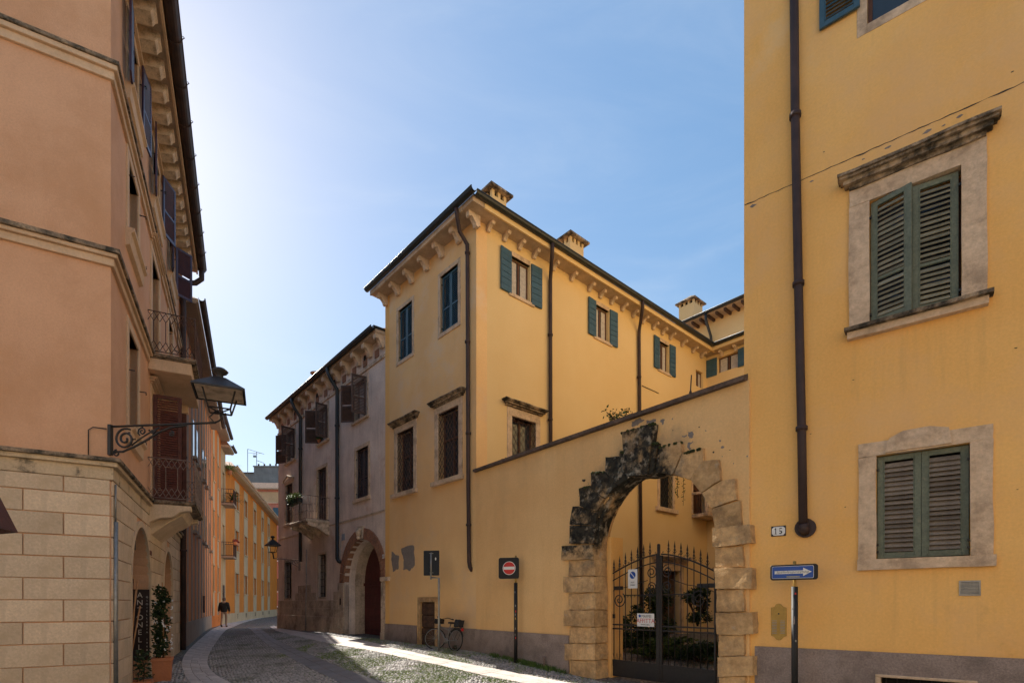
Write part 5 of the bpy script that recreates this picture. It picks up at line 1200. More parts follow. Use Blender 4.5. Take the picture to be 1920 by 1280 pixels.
corner_out = lambda o: tuple(Vector(PC) + ((-FA.n) + (-FB.n)) * o / (1 + FA.n.dot(FB.n)))
def trim_band(z0, z1, out, m, name="string_course", top=None):
    for o_, a, b in ((out, z0, z1),):
        c = corner_out(o_); p0 = P2(FA, -LA, -o_); p1 = P2(FB, LB, -o_); q0 = P2(FA, -LA, .05); q1 = P2(FB, LB, .05); ci = tuple(Vector(PC) + (FA.n + FB.n) * .05)
        mb = MB(); mb.prism_z([p0, c, p1, q1, ci, q0], a, b); return obj(name, mb, m, ph, bevel=.006)
# the ledges are cut where balconies stand: bands run to the balcony on the street side
def bandseg(z0, z1, out, m, segs, name="string_course"):
    c = corner_out(out); ci = tuple(Vector(PC) + (FA.n + FB.n) * .05)
    e = segs[0][1]
    mb = MB(); mb.prism_z([P2(FA, -LA, -out), c, P2(FB, e, -out), P2(FB, e, .05), ci, P2(FA, -LA, .05)], z0, z1); obj(name, mb, m, ph, bevel=.006)
    for a, b in segs[1:]: mb = MB(); mb.box(a, b, -out, .05, z0, z1); obj(name, mb, m, ph, FB, bevel=.006)
B0, B1 = DB(11.8), DB(14.0)
seg = [(0, B0), (B1, LB)]; full = [(0, LB)]
bandseg(3.60, 3.80, .04, M_blocktop, full); bandseg(3.80, 3.87, .10, M_blocktop, seg); bandseg(3.87, 3.93, .15, M_trimdirty, seg, "ledge")
bandseg(6.98, 7.1, .05, M_pinktrim, seg); bandseg(7.1, 7.16, .1, M_pinktrim, seg); bandseg(7.16, 7.23, .14, M_trimdirty, seg, "ledge")
bandseg(9.93, 10.06, .05, M_pinktrim, full); bandseg(10.06, 10.14, .1, M_pinktrim, full); bandseg(10.14, 10.2, .13, M_trimdirty, full, "ledge")
# rusticated blocks
lev = [3.60, 3.355, 3.03, 2.695, 2.366, 2.03, 1.70, 1.365, 1.03, .69, .36, .03, -.3]
bm_cache = {}
def block(F, s0, s1, z0, z1):
    k = (round(s1 - s0, 2), round(z1 - z0, 2))
    if k not in bm_cache: mb = MB(); mb.box(0, s1 - s0, -.028, .01, 0, z1 - z0); bm_cache[k] = mb.mesh("rustic_block", M_block)
    link_mesh("rustic_block", bm_cache[k], ph, F.M @ T(s0, 0, z0), bevel=.006)
g_ = .007
for i in range(len(lev) - 1):
    zt, zb = lev[i] - g_, lev[i + 1] + g_
    s = -.01; L0 = .58 if i % 2 == 0 else 1.05
    e = -L0
    block(FA, e + g_, -.012, zb, zt); s = e
    while s > -LA + .2:
        e = max(-LA, s - .94); block(FA, e + g_, s - g_, zb, zt); s = e
    # street side: pieces between openings
    def cut(zm):
        spans = []
        for (q0, q1), zc in ((a1, 3.2), (a2, 3.1)):
            r = (q1 - q0) / 2; zs = zc - r; c = (q0 + q1) / 2
            if zm < zs: spans.append((q0 - .0, q1 + .0))
            elif zm < zc: h = math.sqrt(max(0, r * r - (zm - zs) ** 2)); spans.append((c - h, c + h))
        return spans
    sp_ = cut(zb)
    edges = [0.015]; 
    for a, b in sp_: edges += [a, b]
    edges.append(LB - .02)
    for j in range(0, len(edges), 2):
        a, b = edges[j], edges[j + 1]; s = a; first = True
        while s < b - .02:
            e = s + (.6 if (i + j) % 2 and first else .94); first = False
            if b - e < .25: e = b
            e = min(e, b); block(FB, s + g_, e - g_, zb, zt); s = e
for (q0, q1), zc in ((a1, 3.2), (a2, 3.1)):
    r = (q1 - q0) / 2; zs = zc - r; c = (q0 + q1) / 2; n = 20
    outer = [(c + (r + .12) * math.cos(math.pi * i / n), zs + (r + .12) * math.sin(math.pi * i / n)) for i in range(n + 1)]; inn = [(c + r * math.cos(math.pi * i / n), zs + r * math.sin(math.pi * i / n)) for i in range(n, -1, -1)]
    mb = MB(); mb.prism([(q1 + .12, -.3)] + outer + [(q0 - .12, -.3), (q0, -.3)] + inn + [(q1, -.3)], -.04, .02); obj("arch_moulding", mb, M_block, ph, FB)
    mb = MB(); mb.prism(arch(q0 - .05, q1 + .05, -.4, zc + .05, 16), .34, .38); sf = obj("shop_door", mb, M_glass, ph, FB)
    mb = MB(); mb.box(q0, q0 + .08, .28, .34, -.1, zs); mb.box(q1 - .08, q1, .28, .34, -.1, zs); mb.box(c - .05, c + .05, .28, .34, -.1, zs); mb.box(q0, q1, .275, .339, zs, zs + .1); obj("door_frame", mb, M_woodbr, sf, FB)
mb = MB(); mb.box(a1[0] + .9, a1[0] + 1.3, .1, .3, 2.75, 2.95); obj("shop_lamp", mb, M_iron, ph, FB)
# windows of the street side
for r in (w1, w2_, w3, w1c, w2c, w3c, w3b):
    so_ = surround(FB, ph, r, .16, m=M_pinktrim, proud=.03, deep=.12)
    mb = MB(); mb.prism_x([(.05, r[2] - .0), (-.14, r[2]), (-.14, r[2] - .06), (-.09, r[2] - .1), (-.07, r[2] - .3), (.02, r[2] - .34)], r[0] - .22, r[1] + .22); obj("sill", mb, M_pinktrim, so_, FB)
    dark_back(FB, ph, r, .28, M_glass)
    mb = MB()
    for z in (r[2] - .0, r[2] + 1.0): mb.tube([(r[0] - .06, -.0, z + .03), (r[0] - .06, -.12, z + .03)], .01, 5); mb.tube([(r[1] + .06, -.0, z + .03), (r[1] + .06, -.14, z + .03), (r[1] + .06, -.14, z - .02)], .012, 5)
    obj("shutter_catch", mb, M_iron, ph, FB)
for r in (w1, w2_, w1c, w2c):
    c = (r[0] + r[1]) / 2; m = M_purple if r is w2_ else M_brownsh
    louvre(FB, ph, r[0] + .01, c, r[2] + .02, r[3], .14, m); louvre(FB, ph, c, r[1] - .01, r[2] + .02, r[3], .14, m)
for r, aa in ((w3, (-176, 172)), (w3b, (-174, 158)), (w3c, (-170, 128))):
    wd = (r[1] - r[0]) / 2; casement(FB, ph, r, .12, False)
    louvre(FB, ph, 0, wd, r[2] - .05, r[3] + .05, 0, M_purple, M=hinge_M(FB, r[0] - .02, -.07, R_(aa[0]))); louvre(FB, ph, -wd, 0, r[2] - .05, r[3] + .05, 0, M_purple, M=hinge_M(FB, r[1] + .02, -.07, R_(aa[1])))
for r in (d1, d2):
    so_ = surround(FB, ph, r, .18, m=M_pinktrim, proud=.03, name="door_surround"); cornice(FB, so_, r[0] - .25, r[1] + .25, r[3] + .2, .14, .15, M_pinktrim); dark_back(FB, ph, r, .3, M_glass)
    wd = .56
    if r is d1:
        louvre(FB, ph, 0, wd, r[2] + .03, r[3], -.02, M_brownsh, M=hinge_M(FB, r[0] - .03, -.04, R_(-88)), frame=.08); louvre(FB, ph, -wd, 0, r[2] + .03, r[3], -.02, M_brownsh, M=hinge_M(FB, r[1] + .03, -.04, R_(86)), frame=.08)
    else: casement(FB, ph, r, .15, True)
# balconies with diamond railings
def hexrail(mb, p0, p1, z0, h, m, n):
    """wrought pattern: uprights that split into diamonds at top and bottom"""
    P = lambda t, z: (p0[0] + (p1[0] - p0[0]) * t, p0[1] + (p1[1] - p0[1]) * t, z0 + z)
    for i in range(n):
        t0, tm, t1 = i / n, (i + .5) / n, (i + 1) / n
        mb.tube([P(tm, h * .24), P(tm, h * .76)], .0085, 4)
        for a in (0, 1):
            zt = (h * .76, h) if a else (h * .24, 0); 
            mb.tube([P(tm, zt[0]), P(t1 if i < n else tm, zt[1])], .0075, 4); mb.tube([P(tm, zt[0]), P(t0, zt[1])], .0075, 4)
            mb.tube([P(t0, (zt[0] + 0) ), P(tm, zt[1])], .0065, 4); mb.tube([P(t1, zt[0]), P(tm, zt[1])], .0065, 4)
def balcony(z, corbel, mrail):
    BO = .93
    mb = MB(); mb.box(B0, B1, -BO, 0, z - .07, z); mb.box(B0 + .03, B1 - .03, -BO + .03, 0, z - .1, z - .071); bal = obj("balcony", mb, M_trimdirty, ph, FB, bevel=.008)
    mb = MB()
    if corbel:
        pr = [(0, z - .1), (-BO + .1, z - .1), (-BO + .1, z - .2), (-BO + .22, z - .22), (-BO + .34, z - .26), (-BO + .42, z - .34), (-BO * .48, z - .38), (-BO * .25, z - .40), (-.04, z - .5), (0, z - .54)]
        for s in (B0 + .02, B1 - .3): mb.prism_x(pr, s, s + .26)
        mb.prism_x([(0, z - .1), (-BO + .2, z - .1), (-BO + .3, z - .3), (-BO * .4, z - .46), (-.1, z - .7), (0, z - .78)], B0 + .28, B1 - .3)
    else:
        mb.box(B0 + .05, B1 - .05, -BO + .1, 0, z - .36, z - .1)
        for s in (B1 - .25,): mb.prism_x([(0, z - .36), (-.6, z - .36), (-.6, z - .55), (-.3, z - .62), (0, z - .75)], s, s + .2)
    obj("corbel", mb, M_pinktrim if not corbel else M_trimdirty if False else M_block, bal, FB, bevel=.01)
    co = [(B0 + .03, 0), (B0 + .03, -BO + .03), (B1 - .03, -BO + .03), (B1 - .03, 0)]
    for (p0, p1, n) in ((co[0], co[1], 4), (co[1], co[2], 11), (co[3], co[2], 4)):
        mb = MB(); hexrail(mb, p0, p1, z + .07, .85, mrail, n)
        for zz in (.05, .93): mb.tube([(p0[0], p0[1], z + zz), (p1[0], p1[1], z + zz)], .011, 5)
        mb.tube([(p1[0], p1[1], z), (p1[0], p1[1], z + .95)], .012, 5)
        obj("railing", mb, mrail, bal, FB)
balcony(3.95, True, M_ironw); balcony(7.2, False, M_ironr)
# eave: soffit slab, modillions, gutter
OP = .52
co = corner_out(OP)
roof(ph, [P2(FA, -LA, -OP), co, P2(FB, LB + .1, -OP), P2(FB, LB + .1, 5.5), P2(FA, -LA, 5)], ZP, .13, .3, 1.2, M_pink, "roof")
mb = MB(); mb.box(-.3, LB, -.09, .02, ZP - .30, ZP - .22); mb.box(-.3, LB, -.06, .02, ZP - .22, ZP); obj("cornice", mb, M_pinktrim, ph, FB)
mb = MB(); mb.box(-.6, LB + .1, -OP - .015, -OP + .03, ZP - .05, ZP + .12); obj("fascia", mb, M_pinktrim, ph, FB)
key = MB(); key.prism_x([(0, 0), (-.38, 0), (-.38, -.1), (-.34, -.13), (-.30, -.2), (-.2, -.22), (0, -.26)], -.15, .15); km = key.mesh("modillion", M_graytop)
for i in range(17): link_mesh("modillion", km, ph, FB.M @ T(.35 + i * .59, -.05, ZP))
for i in range(9): link_mesh("modillion", km, ph, FA.M @ T(-.35 - i * .59, -.05, ZP))
gutter(FB, ph, -.5, LB + .1, ZP + .16, -OP - .13, .13, M_copper, hooks=1.05)
s = LB - .05
pipe(FB, ph, [(s, -OP - .13, ZP + .1), (s, -OP - .13, ZP - .25), (s + .02, -OP + .05, ZP - .42), (s + .02, -.3, ZP - .46), (s + .03, -.14, ZP - .6), (s + .03, -.12, ZP - 1.0), (s + .03, -.12, .1)], .085, M_copper, collars=[(s + .03, -.12, z) for z in (9.5, 6.5, 3.4)])
# conduit at the corner
s = .07; pipe(FB, ph, [(s, -.05, 3.55), (s, -.05, 2.9)], .014, M_galv, "conduit"); pipe(FB, ph, [(s, -.05, 2.95), (s, -.05, -.1)], .035, M_galv, "conduit")
mb = MB(); mb.tube([(-.28, -.02, 3.96), (-.28, -.02, 4.35), (-.22, -.03, 4.4), (-.05, -.03, 4.4)], .008, 5); obj("cable", mb, M_iron, ph, FA)
t, M, w2, h2 = signboard("door_plate", "tiny dark number plate between the two shop arches of the salmon house", "plate", FB, 281.6, 285, 1031, 1041, -.05, .01, M_brownsh)
# shop board inside the first arch, on its far jamb
Fj = Frame(P2(FB, a1[1] - .005, -.03), (-FB.n))           # the jamb faces the viewer; x runs out of the wall
Fj = Frame(P2(FB, a1[1] - .012, .30), (-FB.n.x, -FB.n.y))
w_ = .30; zt_, zb_2 = EYE + V(1104) * 11.8, EYE + V(1237) * 11.8
M = Fj.M @ T(w_ / 2 + .02, -.03, (zt_ + zb_2) / 2); h2 = (zt_ - zb_2) / 2; w2 = w_ / 2
sg = thing("shop_sign", "tall dark brown shop board with pale letters stacked downward beside the first arch", "sign", M)
mb = MB(); mb.box(-w2, w2, 0, .03, -h2, h2); obj("board", mb, M_signbr, sg, M, bevel=.003)
for i, ch in enumerate("ANTONELLI"): letters(sg, M, ch, .165, -w2 * .18, h2 * .83 - i * h2 * 1.68 / 8, -.002, M_letter, .95, name="letter")
for i, ch in enumerate("GIOIELLERIA 1968"): 
    if ch != ' ': letters(sg, M, ch, .055, w2 * .7, h2 * .78 - i * h2 * 1.5 / 15, -.002, M_letter, 1, name="letter")

# ================================================================== houses further down the street, left side
def seg_frame(a, b): return Frame(a, (b[0] - a[0], b[1] - a[1])), dist(a, b)
def street_house(name, label, a, b, ztop, mwall, bays, mbay, winz, base=(.9, M_cream), mwin=M_glass, roofm=M_tile, bw=.9, deep=6, oh=.55, vent=True, soff=M_pil, gut=M_copper):
    F, L = seg_frame(a, b); t = thing(name, label, "house", F)
    holes = []
    for s in bays:
        for (z0, z1) in winz: holes.append((s - bw * .36, s + bw * .36, z0, z1))
    obj("street_wall", wall(0, L, -.5, ztop, [rect(*h) for h in holes]), mwall, t, F)
    for i, s in enumerate(bays):
        zs = [base[0]] + [z for h in winz for z in (h[0], h[1])] + [ztop - .25]
        for z0, z1 in zip(zs[::2], zs[1::2]): 
            mb = MB(); mb.box(s - bw / 2, s + bw / 2, -.03, .05, z0, z1); obj("bay_panel", mb, mbay, t, F)
        for (z0, z1) in winz:
            for x0, x1 in ((s - bw / 2, s - bw * .36), (s + bw * .36, s + bw / 2)): mb = MB(); mb.box(x0, x1, -.029, .05, z0, z1); obj("bay_panel", mb, mbay, t, F)
            f = MB(); f.box(s - bw * .36, s + bw * .36, .12, .15, z0, z1); wo = obj("window", f, mwin, t, F)
            f = MB(); f.box(s - .025, s + .025, .09, .119, z0, z1); f.box(s - bw * .36, s - bw * .30, .09, .119, z0, z1); f.box(s + bw * .30, s + bw * .36, .09, .119, z0, z1); obj("frame", f, M_cream, wo, F)
            f = MB(); f.box(s - bw * .46, s + bw * .46, -.08, .02, z0 - .1, z0 - .005); obj("sill", f, mbay, wo, F); f = MB(); f.box(s - bw * .44, s + bw * .44, -.06, .02, z1 + .01, z1 + .12); obj("lintel", f, mbay, wo, F)
        if vent: f = MB(); f.box(s - .25, s + .25, -.05, -.031, .45, .8); obj("cellar_vent", f, M_dark, t, F)
    mb = MB(); mb.box(0, L, -.05, .03, -.4, base[0]); obj("plinth", mb, base[1], t, F)
    mb = MB(); mb.box(0, .3, .4, deep, -.5, ztop); mb.box(L - .3, L, .4, deep, -.5, ztop); mb.box(.3, L - .3, deep - .3, deep, -.5, ztop); obj("rear_wall", mb, mwall, t, F)
    roof(t, [P2(F, 0, -oh), P2(F, L, -oh), P2(F, L, deep), P2(F, 0, deep)], ztop, .12, .3, 1.3, roofm)
    mb = MB(); mb.box(0, L, -oh + .05, 0, ztop - .05, ztop - .003); obj("soffit", mb, soff, t, F)
    gutter(F, t, 0, L, ztop + .17, -oh - .1, .1, gut)
    return t, F, L
A0 = (-11.05, 17.75); A1 = (-17.45, 31.0); A2 = (-19.6, 36.0); A3 = (-20.3, 37.9); A4 = (-29.0, 66)
t, F2, L2 = street_house("rust_orange_house", "rust orange house with grey pilaster strips just beyond the salmon corner house", A0, A1, 11.75, M_or2, [], M_pil, [], base=(.95, M_pil))
n = 10
for i in range(n):
    s = .95 + i * (L2 - 1.2) / (n - 1)
    mb = MB(); mb.box(s - .2, s + .2, -.025, .03, .95, 11.6); obj("pilaster", mb, M_pil, t, F2)
    if i in (2, 3, 5, 6, 8):
        for z in (7.6, 4.6):
            mb = MB(); mb.box(s + .38, s + .95, -.02, .02, z, z + 1.5); wo = obj("window", mb, M_glass, t, F2); mb = MB(); mb.box(s + .3, s + 1.0, -.16, .02, z - .12, z); obj("sill", mb, M_pil, wo, F2)
pipe(F2, t, [(.35, -.1, 11.5), (.35, -.1, .4)], .07, M_copper)
for s, z0, z1 in ((.6, .75, 1.7), (8.5, 1.2, 2.0)): mb = MB(); mb.box(s, s + .12, -.14, -.06, z0, z1); obj("meter_box", mb, M_graysh, t, F2)
t, F3, L3 = street_house("orange_house", "bright orange house with cream window bays in the middle of the bend", A1, A2, 12.6, M_or3, [1.2, 3.6], M_cream, [(2.4, 3.9), (5.7, 7.2), (9.0, 10.4)], bw=.85, base=(.9, M_or3))
t, F3b, L3b = street_house("balcony_bay_house", "narrow cream bay with two planted balconies between the orange and amber houses", A2, A3, 12.2, M_cream, [1.0], M_cream, [(5.0, 7.0), (8.6, 10.6)], bw=1.1, vent=False)
mb = MB(); mb.box(.55, 1.45, -.03, .1, .3, 2.9); obj("street_door", mb, M_graysh, t, F3b)
for z in (4.85, 8.45):
    mb = MB(); mb.box(.2, 1.8, -.75, 0, z - .12, z); bal = obj("balcony", mb, M_pil, t, F3b)
    mb = MB()
    for p0, p1 in (((.22, 0), (.22, -.72)), ((.22, -.72), (1.78, -.72)), ((1.78, -.72), (1.78, 0))):
        for zz in (z + .05, z + .95): mb.tube([(*p0, zz), (*p1, zz)], .02, 4)
        k = int(math.hypot(p1[0] - p0[0], p1[1] - p0[1]) / .14)
        for i in range(k + 1): x = p0[0] + (p1[0] - p0[0]) * i / k; y = p0[1] + (p1[1] - p0[1]) * i / k; mb.tube([(x, y, z), (x, y, z + .95)], .01, 4)
    obj("railing", mb, M_ironr, bal, F3b)
def spiky(name, label, p, n, L_, group=None, m=M_leafm):
    M = T(*p); t = thing(name, label, "plant", M, group); mb = MB(); mb.lathe([(0, 0), (.13, 0), (.18, .3), (.14, .3), (0, .28)], (0, 0, 0), 10); obj("pot", mb, M_terra, t, M)
    mb = MB()
    for _ in range(n):
        a = random.uniform(0, 6.28); e = random.uniform(.2, 1.3); l = L_ * random.uniform(.6, 1.1); pts = []
        for k in range(6): u = k / 5; r = l * u * math.cos(e * (1 - .4 * u)); pts.append(Vector((r * math.cos(a), r * math.sin(a), .3 + l * math.sin(e) * u - .55 * l * u * u)))
        sx = Vector((-math.sin(a), math.cos(a), 0)); w0 = .045
        vs = []
        for k, q in enumerate(pts): w_ = w0 * (1 - k / 5.2); vs += [q - sx * w_, q + sx * w_]
        mb.add(vs, [(2 * k, 2 * k + 1, 2 * k + 3, 2 * k + 2) for k in range(5)])
    obj("fronds", mb, m, t, M, fix=False); return t
p = F3b.pt(1.3, -.55, 8.5); spiky("palm_plant", "spiky potted palm on the upper balcony of the bend in the street", (p.x, p.y, p.z), 60, 1.2)
p = F3b.pt(1.75, -.3, 10.7); spiky("hanging_plant", "drooping yellowish plant at the top of the cream balcony bay", (p.x, p.y, p.z), 60, 1.1, m=M_leafl)
p = F3b.pt(.9, -.8, 5.65); M = Matrix(F3b.M) @ T(.9, -.8, 5.65)
t_ = thing("red_flower_box", "box of dark red flowers on the lower balcony rail at the bend", "flower box", M); mb = MB(); mb.box(-.65, .65, -.12, .1, 0, .2); obj("trough", mb, M_terra, t_, M); mb = MB(); leaves(mb, 350, blob((0, 0, .25), (.7, .18, .14)), .09); obj("blossoms", mb, M_flowerr, t_, M, kind='stuff', fix=False)
bays = []
F4, L4 = seg_frame(A3, A4)
for px in (444, 460.5, 477.5, 492, 503.5): bays.append(F4.s(px))
t, F4, L4 = street_house("amber_house", "long amber yellow house with five cream window bays under a pale gutter", A3, A4, 11.3, M_or4, bays, M_cream, [(2.4, 3.95), (5.7, 7.25), (8.9, 10.3)], bw=1.75, soff=M_cream, gut=M_pinktrim)
# rose house closing the street, concrete block with antennas behind
Ff = Frame((-38, 72.5), (1, .06))
fp_ = thing("rose_house", "rose pink house closing the street end, green shutters and a cream frieze", "house", Ff)
zf = EYE + V(914) * 71.5
wf_ = [wrect(Ff, 511.5, 951, 524, 980.6), wrect(Ff, 511, 1016, 524, 1050), wrect(Ff, 511.5, 1084, 524, 1107.6), wrect(Ff, 512, 1138, 524, 1152)]
obj("front_wall", wall(0, 16, -.5, zf, [rect(*r) for r in wf_], y1=.5), M_farpink, fp_, Ff)
mb = MB(); mb.box(0, 16, -.06, .03, zf - 1.7, zf - .3); obj("frieze", mb, M_cream, fp_, Ff); mb = MB(); mb.box(0, 16, -.16, .03, zf - 1.85, zf - 1.7); obj("cornice", mb, M_stone, fp_, Ff)
for i, r in enumerate(wf_):
    mb = MB(); mb.box(r[0], r[1], .04, .1, r[2], r[3]); obj("shutter" if i == 0 else "window", mb, M_tealD if i == 0 else M_glass, fp_, Ff, label="green shutter" if i == 0 else None)
    mb = MB(); mb.box(r[0] - .15, r[1] + .15, -.1, .05, r[2] - .16, r[2]); obj("sill", mb, M_white, fp_, Ff)
mb = MB(); mb.box(wf_[3][0] - .25, wf_[3][0], -.04, .02, wf_[3][2], wf_[3][3] + .2); mb.box(wf_[3][0], wf_[3][1] + .2, -.04, .02, wf_[3][3], wf_[3][3] + .2); obj("window_frame", mb, M_white, fp_, Ff)
roof(fp_, [P2(Ff, -.5, -.6), P2(Ff, 16.5, -.6), P2(Ff, 16.5, 9), P2(Ff, -.5, 9)], zf, .15, .3, 1.0, M_tile)
mb = MB(); mb.box(1.2, 16, .5, 8.5, 0, zf - .1); obj("rear_wall", mb, M_farpink, fp_, Ff)
Fc = Frame((-47, 84), (1, .02))
cb = thing("concrete_block", "weathered grey concrete block rising behind the rose house", "building", Fc)
s0 = Fc.s(476); z1_ = Fc.z(490, 875); zl = Fc.z(450, 883)
mb = MB(); mb.box(s0, s0 + 12, 0, 8, 0, z1_); mb.box(Fc.s(430), s0, 1.5, 8, 0, zl); mb.box(s0 - .1, s0 + 12.1, -.12, 8, z1_, z1_ + .18); obj("wall", mb, M_conc, cb, Fc)
mb = MB(); mb.box(Fc.s(430), s0, 1.4, 8, zl, zl + .2)
for i in range(7): mb.box(s0 + .6 + i * .9, s0 + .8 + i * .9, 0, .2, z1_ + .18, z1_ + .5)
obj("parapet_cap", mb, M_coping, cb, Fc)
mb = MB(); mb.box(Fc.s(474, 6), Fc.s(491, 6), -6, -3, 0, Fc.z(480, 904, 6)); obj("stair_tower", mb, M_conc, cb, Fc)
for px, y0, y1, lab in ((458.6, 838, 884, "thin antenna mast with two long rods on the roof left of the concrete block"), (475.6, 843, 878, "television antenna with short crossbars beside the concrete block")):
    s = Fc.s(px); zb_, zt_ = Fc.z(px, y1), Fc.z(px, y0); M = Fc.M @ T(s, 0, zb_); an = thing("antenna", lab, "antenna", M, "rooftop antennas at the street end")
    h = zt_ - zb_; mb = MB(); mb.tube([(0, 1, -2), (0, 1, h)], .045, 5); obj("mast", mb, M_galv, an, M); mb = MB()
    if px < 470: mb.tube([(0, 1, h), (2.6, 1, h - .8)], .03, 4); mb.tube([(.1, 1, h - .6), (1.3, 1, h - .65)], .025, 4)
    else:
        mb.tube([(-.6, 1, h - .4), (.8, 1, h - .2)], .03, 4); mb.tube([(0, 1, h - 1.4), (1.2, 1, h - 1.8)], .03, 4)
        for i in range(4): mb.tube([(.2 + i * .25, .6, h - 1.45 - i * .09), (.2 + i * .25, 1.4, h - 1.45 - i * .09)], .025, 4)
        mb.box(-.5, -.1, .9, 1.1, h - .9, h - .6)
    obj("crossbar", mb, M_galv, an, M)
# ================================================================== street lanterns
def lantern(parent, M, w_, h, parts=True):
    """square lantern; origin at the bottom of its roof, glass cage narrowing downward"""
    a = w_ / 2; b = a * .42; hb = h * .42
    mb = MB(); mb.add([(-a, -a, 0), (a, -a, 0), (a, a, 0), (-a, a, 0), (-a * .22, -a * .22, h * .34), (a * .22, -a * .22, h * .34), (a * .22, a * .22, h * .34), (-a * .22, a * .22, h * .34)], [(0, 1, 5, 4), (1, 2, 6, 5), (2, 3, 7, 6), (3, 0, 4, 7), (4, 5, 6, 7)])
    mb.box(-a, a, -a, -a + .02, -.025, 0); mb.box(-a, a, a - .02, a, -.025, 0); mb.box(-a, -a + .02, -a + .02, a - .02, -.025, 0); mb.box(a - .02, a, -a + .02, a - .02, -.025, 0)
    mb.lathe([(a * .18, h * .33), (a * .12, h * .42), (a * .3, h * .48), (a * .34, h * .52), (a * .2, h * .58), (0, h * .6)], (0, 0, 0), 10)
    rf = obj("lantern_roof", mb, M_iron, parent, M)
    mb = MB(); mb.add([(-a * .9, -a * .9, -.012), (a * .9, -a * .9, -.012), (a * .9, a * .9, -.012), (-a * .9, a * .9, -.012)], [(0, 1, 2, 3)]); obj("reflector", mb, M_graytop, rf, M)
    mb = MB(); c = a * .62
    for sx_, sy_ in ((-1, -1), (1, -1), (1, 1), (-1, 1)): mb.tube([(sx_ * c, sy_ * c, 0), (sx_ * b, sy_ * b, -hb)], w_ * .018, 4)
    for (x0, y0), (x1, y1) in zip(((-b, -b), (b, -b), (b, b), (-b, b)), ((b, -b), (b, b), (-b, b), (-b, -b))): mb.tube([(x0, y0, -hb), (x1, y1, -hb)], w_ * .018, 4)
    mb.tube([(-b, -b, -hb), (0, 0, -hb - .03), (b, b, -hb)], w_ * .018, 4); mb.tube([(b, -b, -hb), (0, 0, -hb - .03), (-b, b, -hb)], w_ * .018, 4)
    obj("lantern_cage", mb, M_iron, parent, M)
sl1 = thing("street_lantern", "large black lantern on a scrolled iron arm at the corner of the salmon house", "street lamp", T(PC[0], PC[1], 0))
ang = math.atan2(-.10, 1.74); M = T(PC[0] + .02, PC[1] - .03, 0) @ Matrix.Rotation(ang, 4, 'Z')
za = 4.44; mb = MB(); mb.tube([(0, 0, za), (.9, 0, za + .015), (1.72, 0, za + .03)], .017, 6); mb.box(-.03, .02, -.03, .03, za - .45, za + .03)
mb.tube(spiral(.24, za - .2, .17, .03, 1.9, R_(60), 40, 1), .017, 6); mb.tube(spiral(.52, za - .085, .07, .015, 1.5, R_(-120), 24, -1), .012, 5); mb.tube(spiral(.1, za - .42, .055, .012, 1.3, R_(90), 18, 1), .014, 5)
mb.tube([(.06, 0, za - .4), (.2, 0, za - .4), (.38, 0, za - .33), (.6, 0, za - .22), (.8, 0, za - .1), (1.0, 0, za - .03), (1.25, 0, za)], .017, 6); mb.tube([(.35, 0, za - .3), (.5, 0, za - .19), (.62, 0, za - .12), (.8, 0, za - .03)], .013, 5)
mb.tube(spiral(1.0, za - .13, .045, .01, 1.3, R_(100), 16, -1), .013, 5); mb.tube(spiral(.7, za - .1, .04, .01, 1.2, 0, 14, 1), .012, 5)
for i in range(9): mb.lathe([(0, -.02), (.02, 0), (0, .02)], (.3 + i * .055, random.uniform(-.02, .02), za - .1 - .12 * math.sin(i)), 5)
obj("bracket_arm", mb, M_iron, sl1, M)
Ml = M @ T(1.79, 0, 4.93) @ Matrix.Rotation(R_(28), 4, 'Z'); lantern(sl1, Ml, .72, .66)
mb = MB(); mb.tube([(1.70, 0, za + .03), (1.78, 0, za + .06), (1.83, .0, za + .12), (1.75, 0, za + .22)], .014, 5); mb.tube([(1.70, 0, za + .03), (1.62, 0, za + .12), (1.73, 0, za + .22)], .012, 5); obj("lantern_fork", mb, M_iron, sl1, M)
s = FGR.s(563, .1); sl2 = thing("wall_lantern", "small black lantern on an iron arm at the far corner of the grey house", "street lamp", FGR.M @ T(s, 0, 3.4))
M = FGR.M @ T(s, -.15, 0); z = EYE + V(1050) * 25.6; mb = MB(); mb.tube([(0, 0, z), (0, -1.15, z + .02)], .02, 5)
for i, (yy, r) in enumerate(((-.12, .13), (-.34, .1), (-.52, .07))): pts = spiral(0, 0, r, .02, 1.5, 0, 18, 1); mb.tube([(0, yy + p[0], z - .1 + p[2]) for p in pts], .015, 4)
mb.tube([(0, 0, z - .35), (0, -.25, z - .22), (0, -.7, z)], .016, 5); mb.box(-.04, .04, -.02, .05, z - .5, z + .15); obj("bracket_arm", mb, M_ironw, sl2, M)
lantern(sl2, M @ T(0, -1.2, z + .62), .58, .75); mb = MB(); mb.tube([(0, -1.15, z), (0, -1.2, z + .3)], .03, 5); obj("lantern_fork", mb, M_iron, sl2, M)
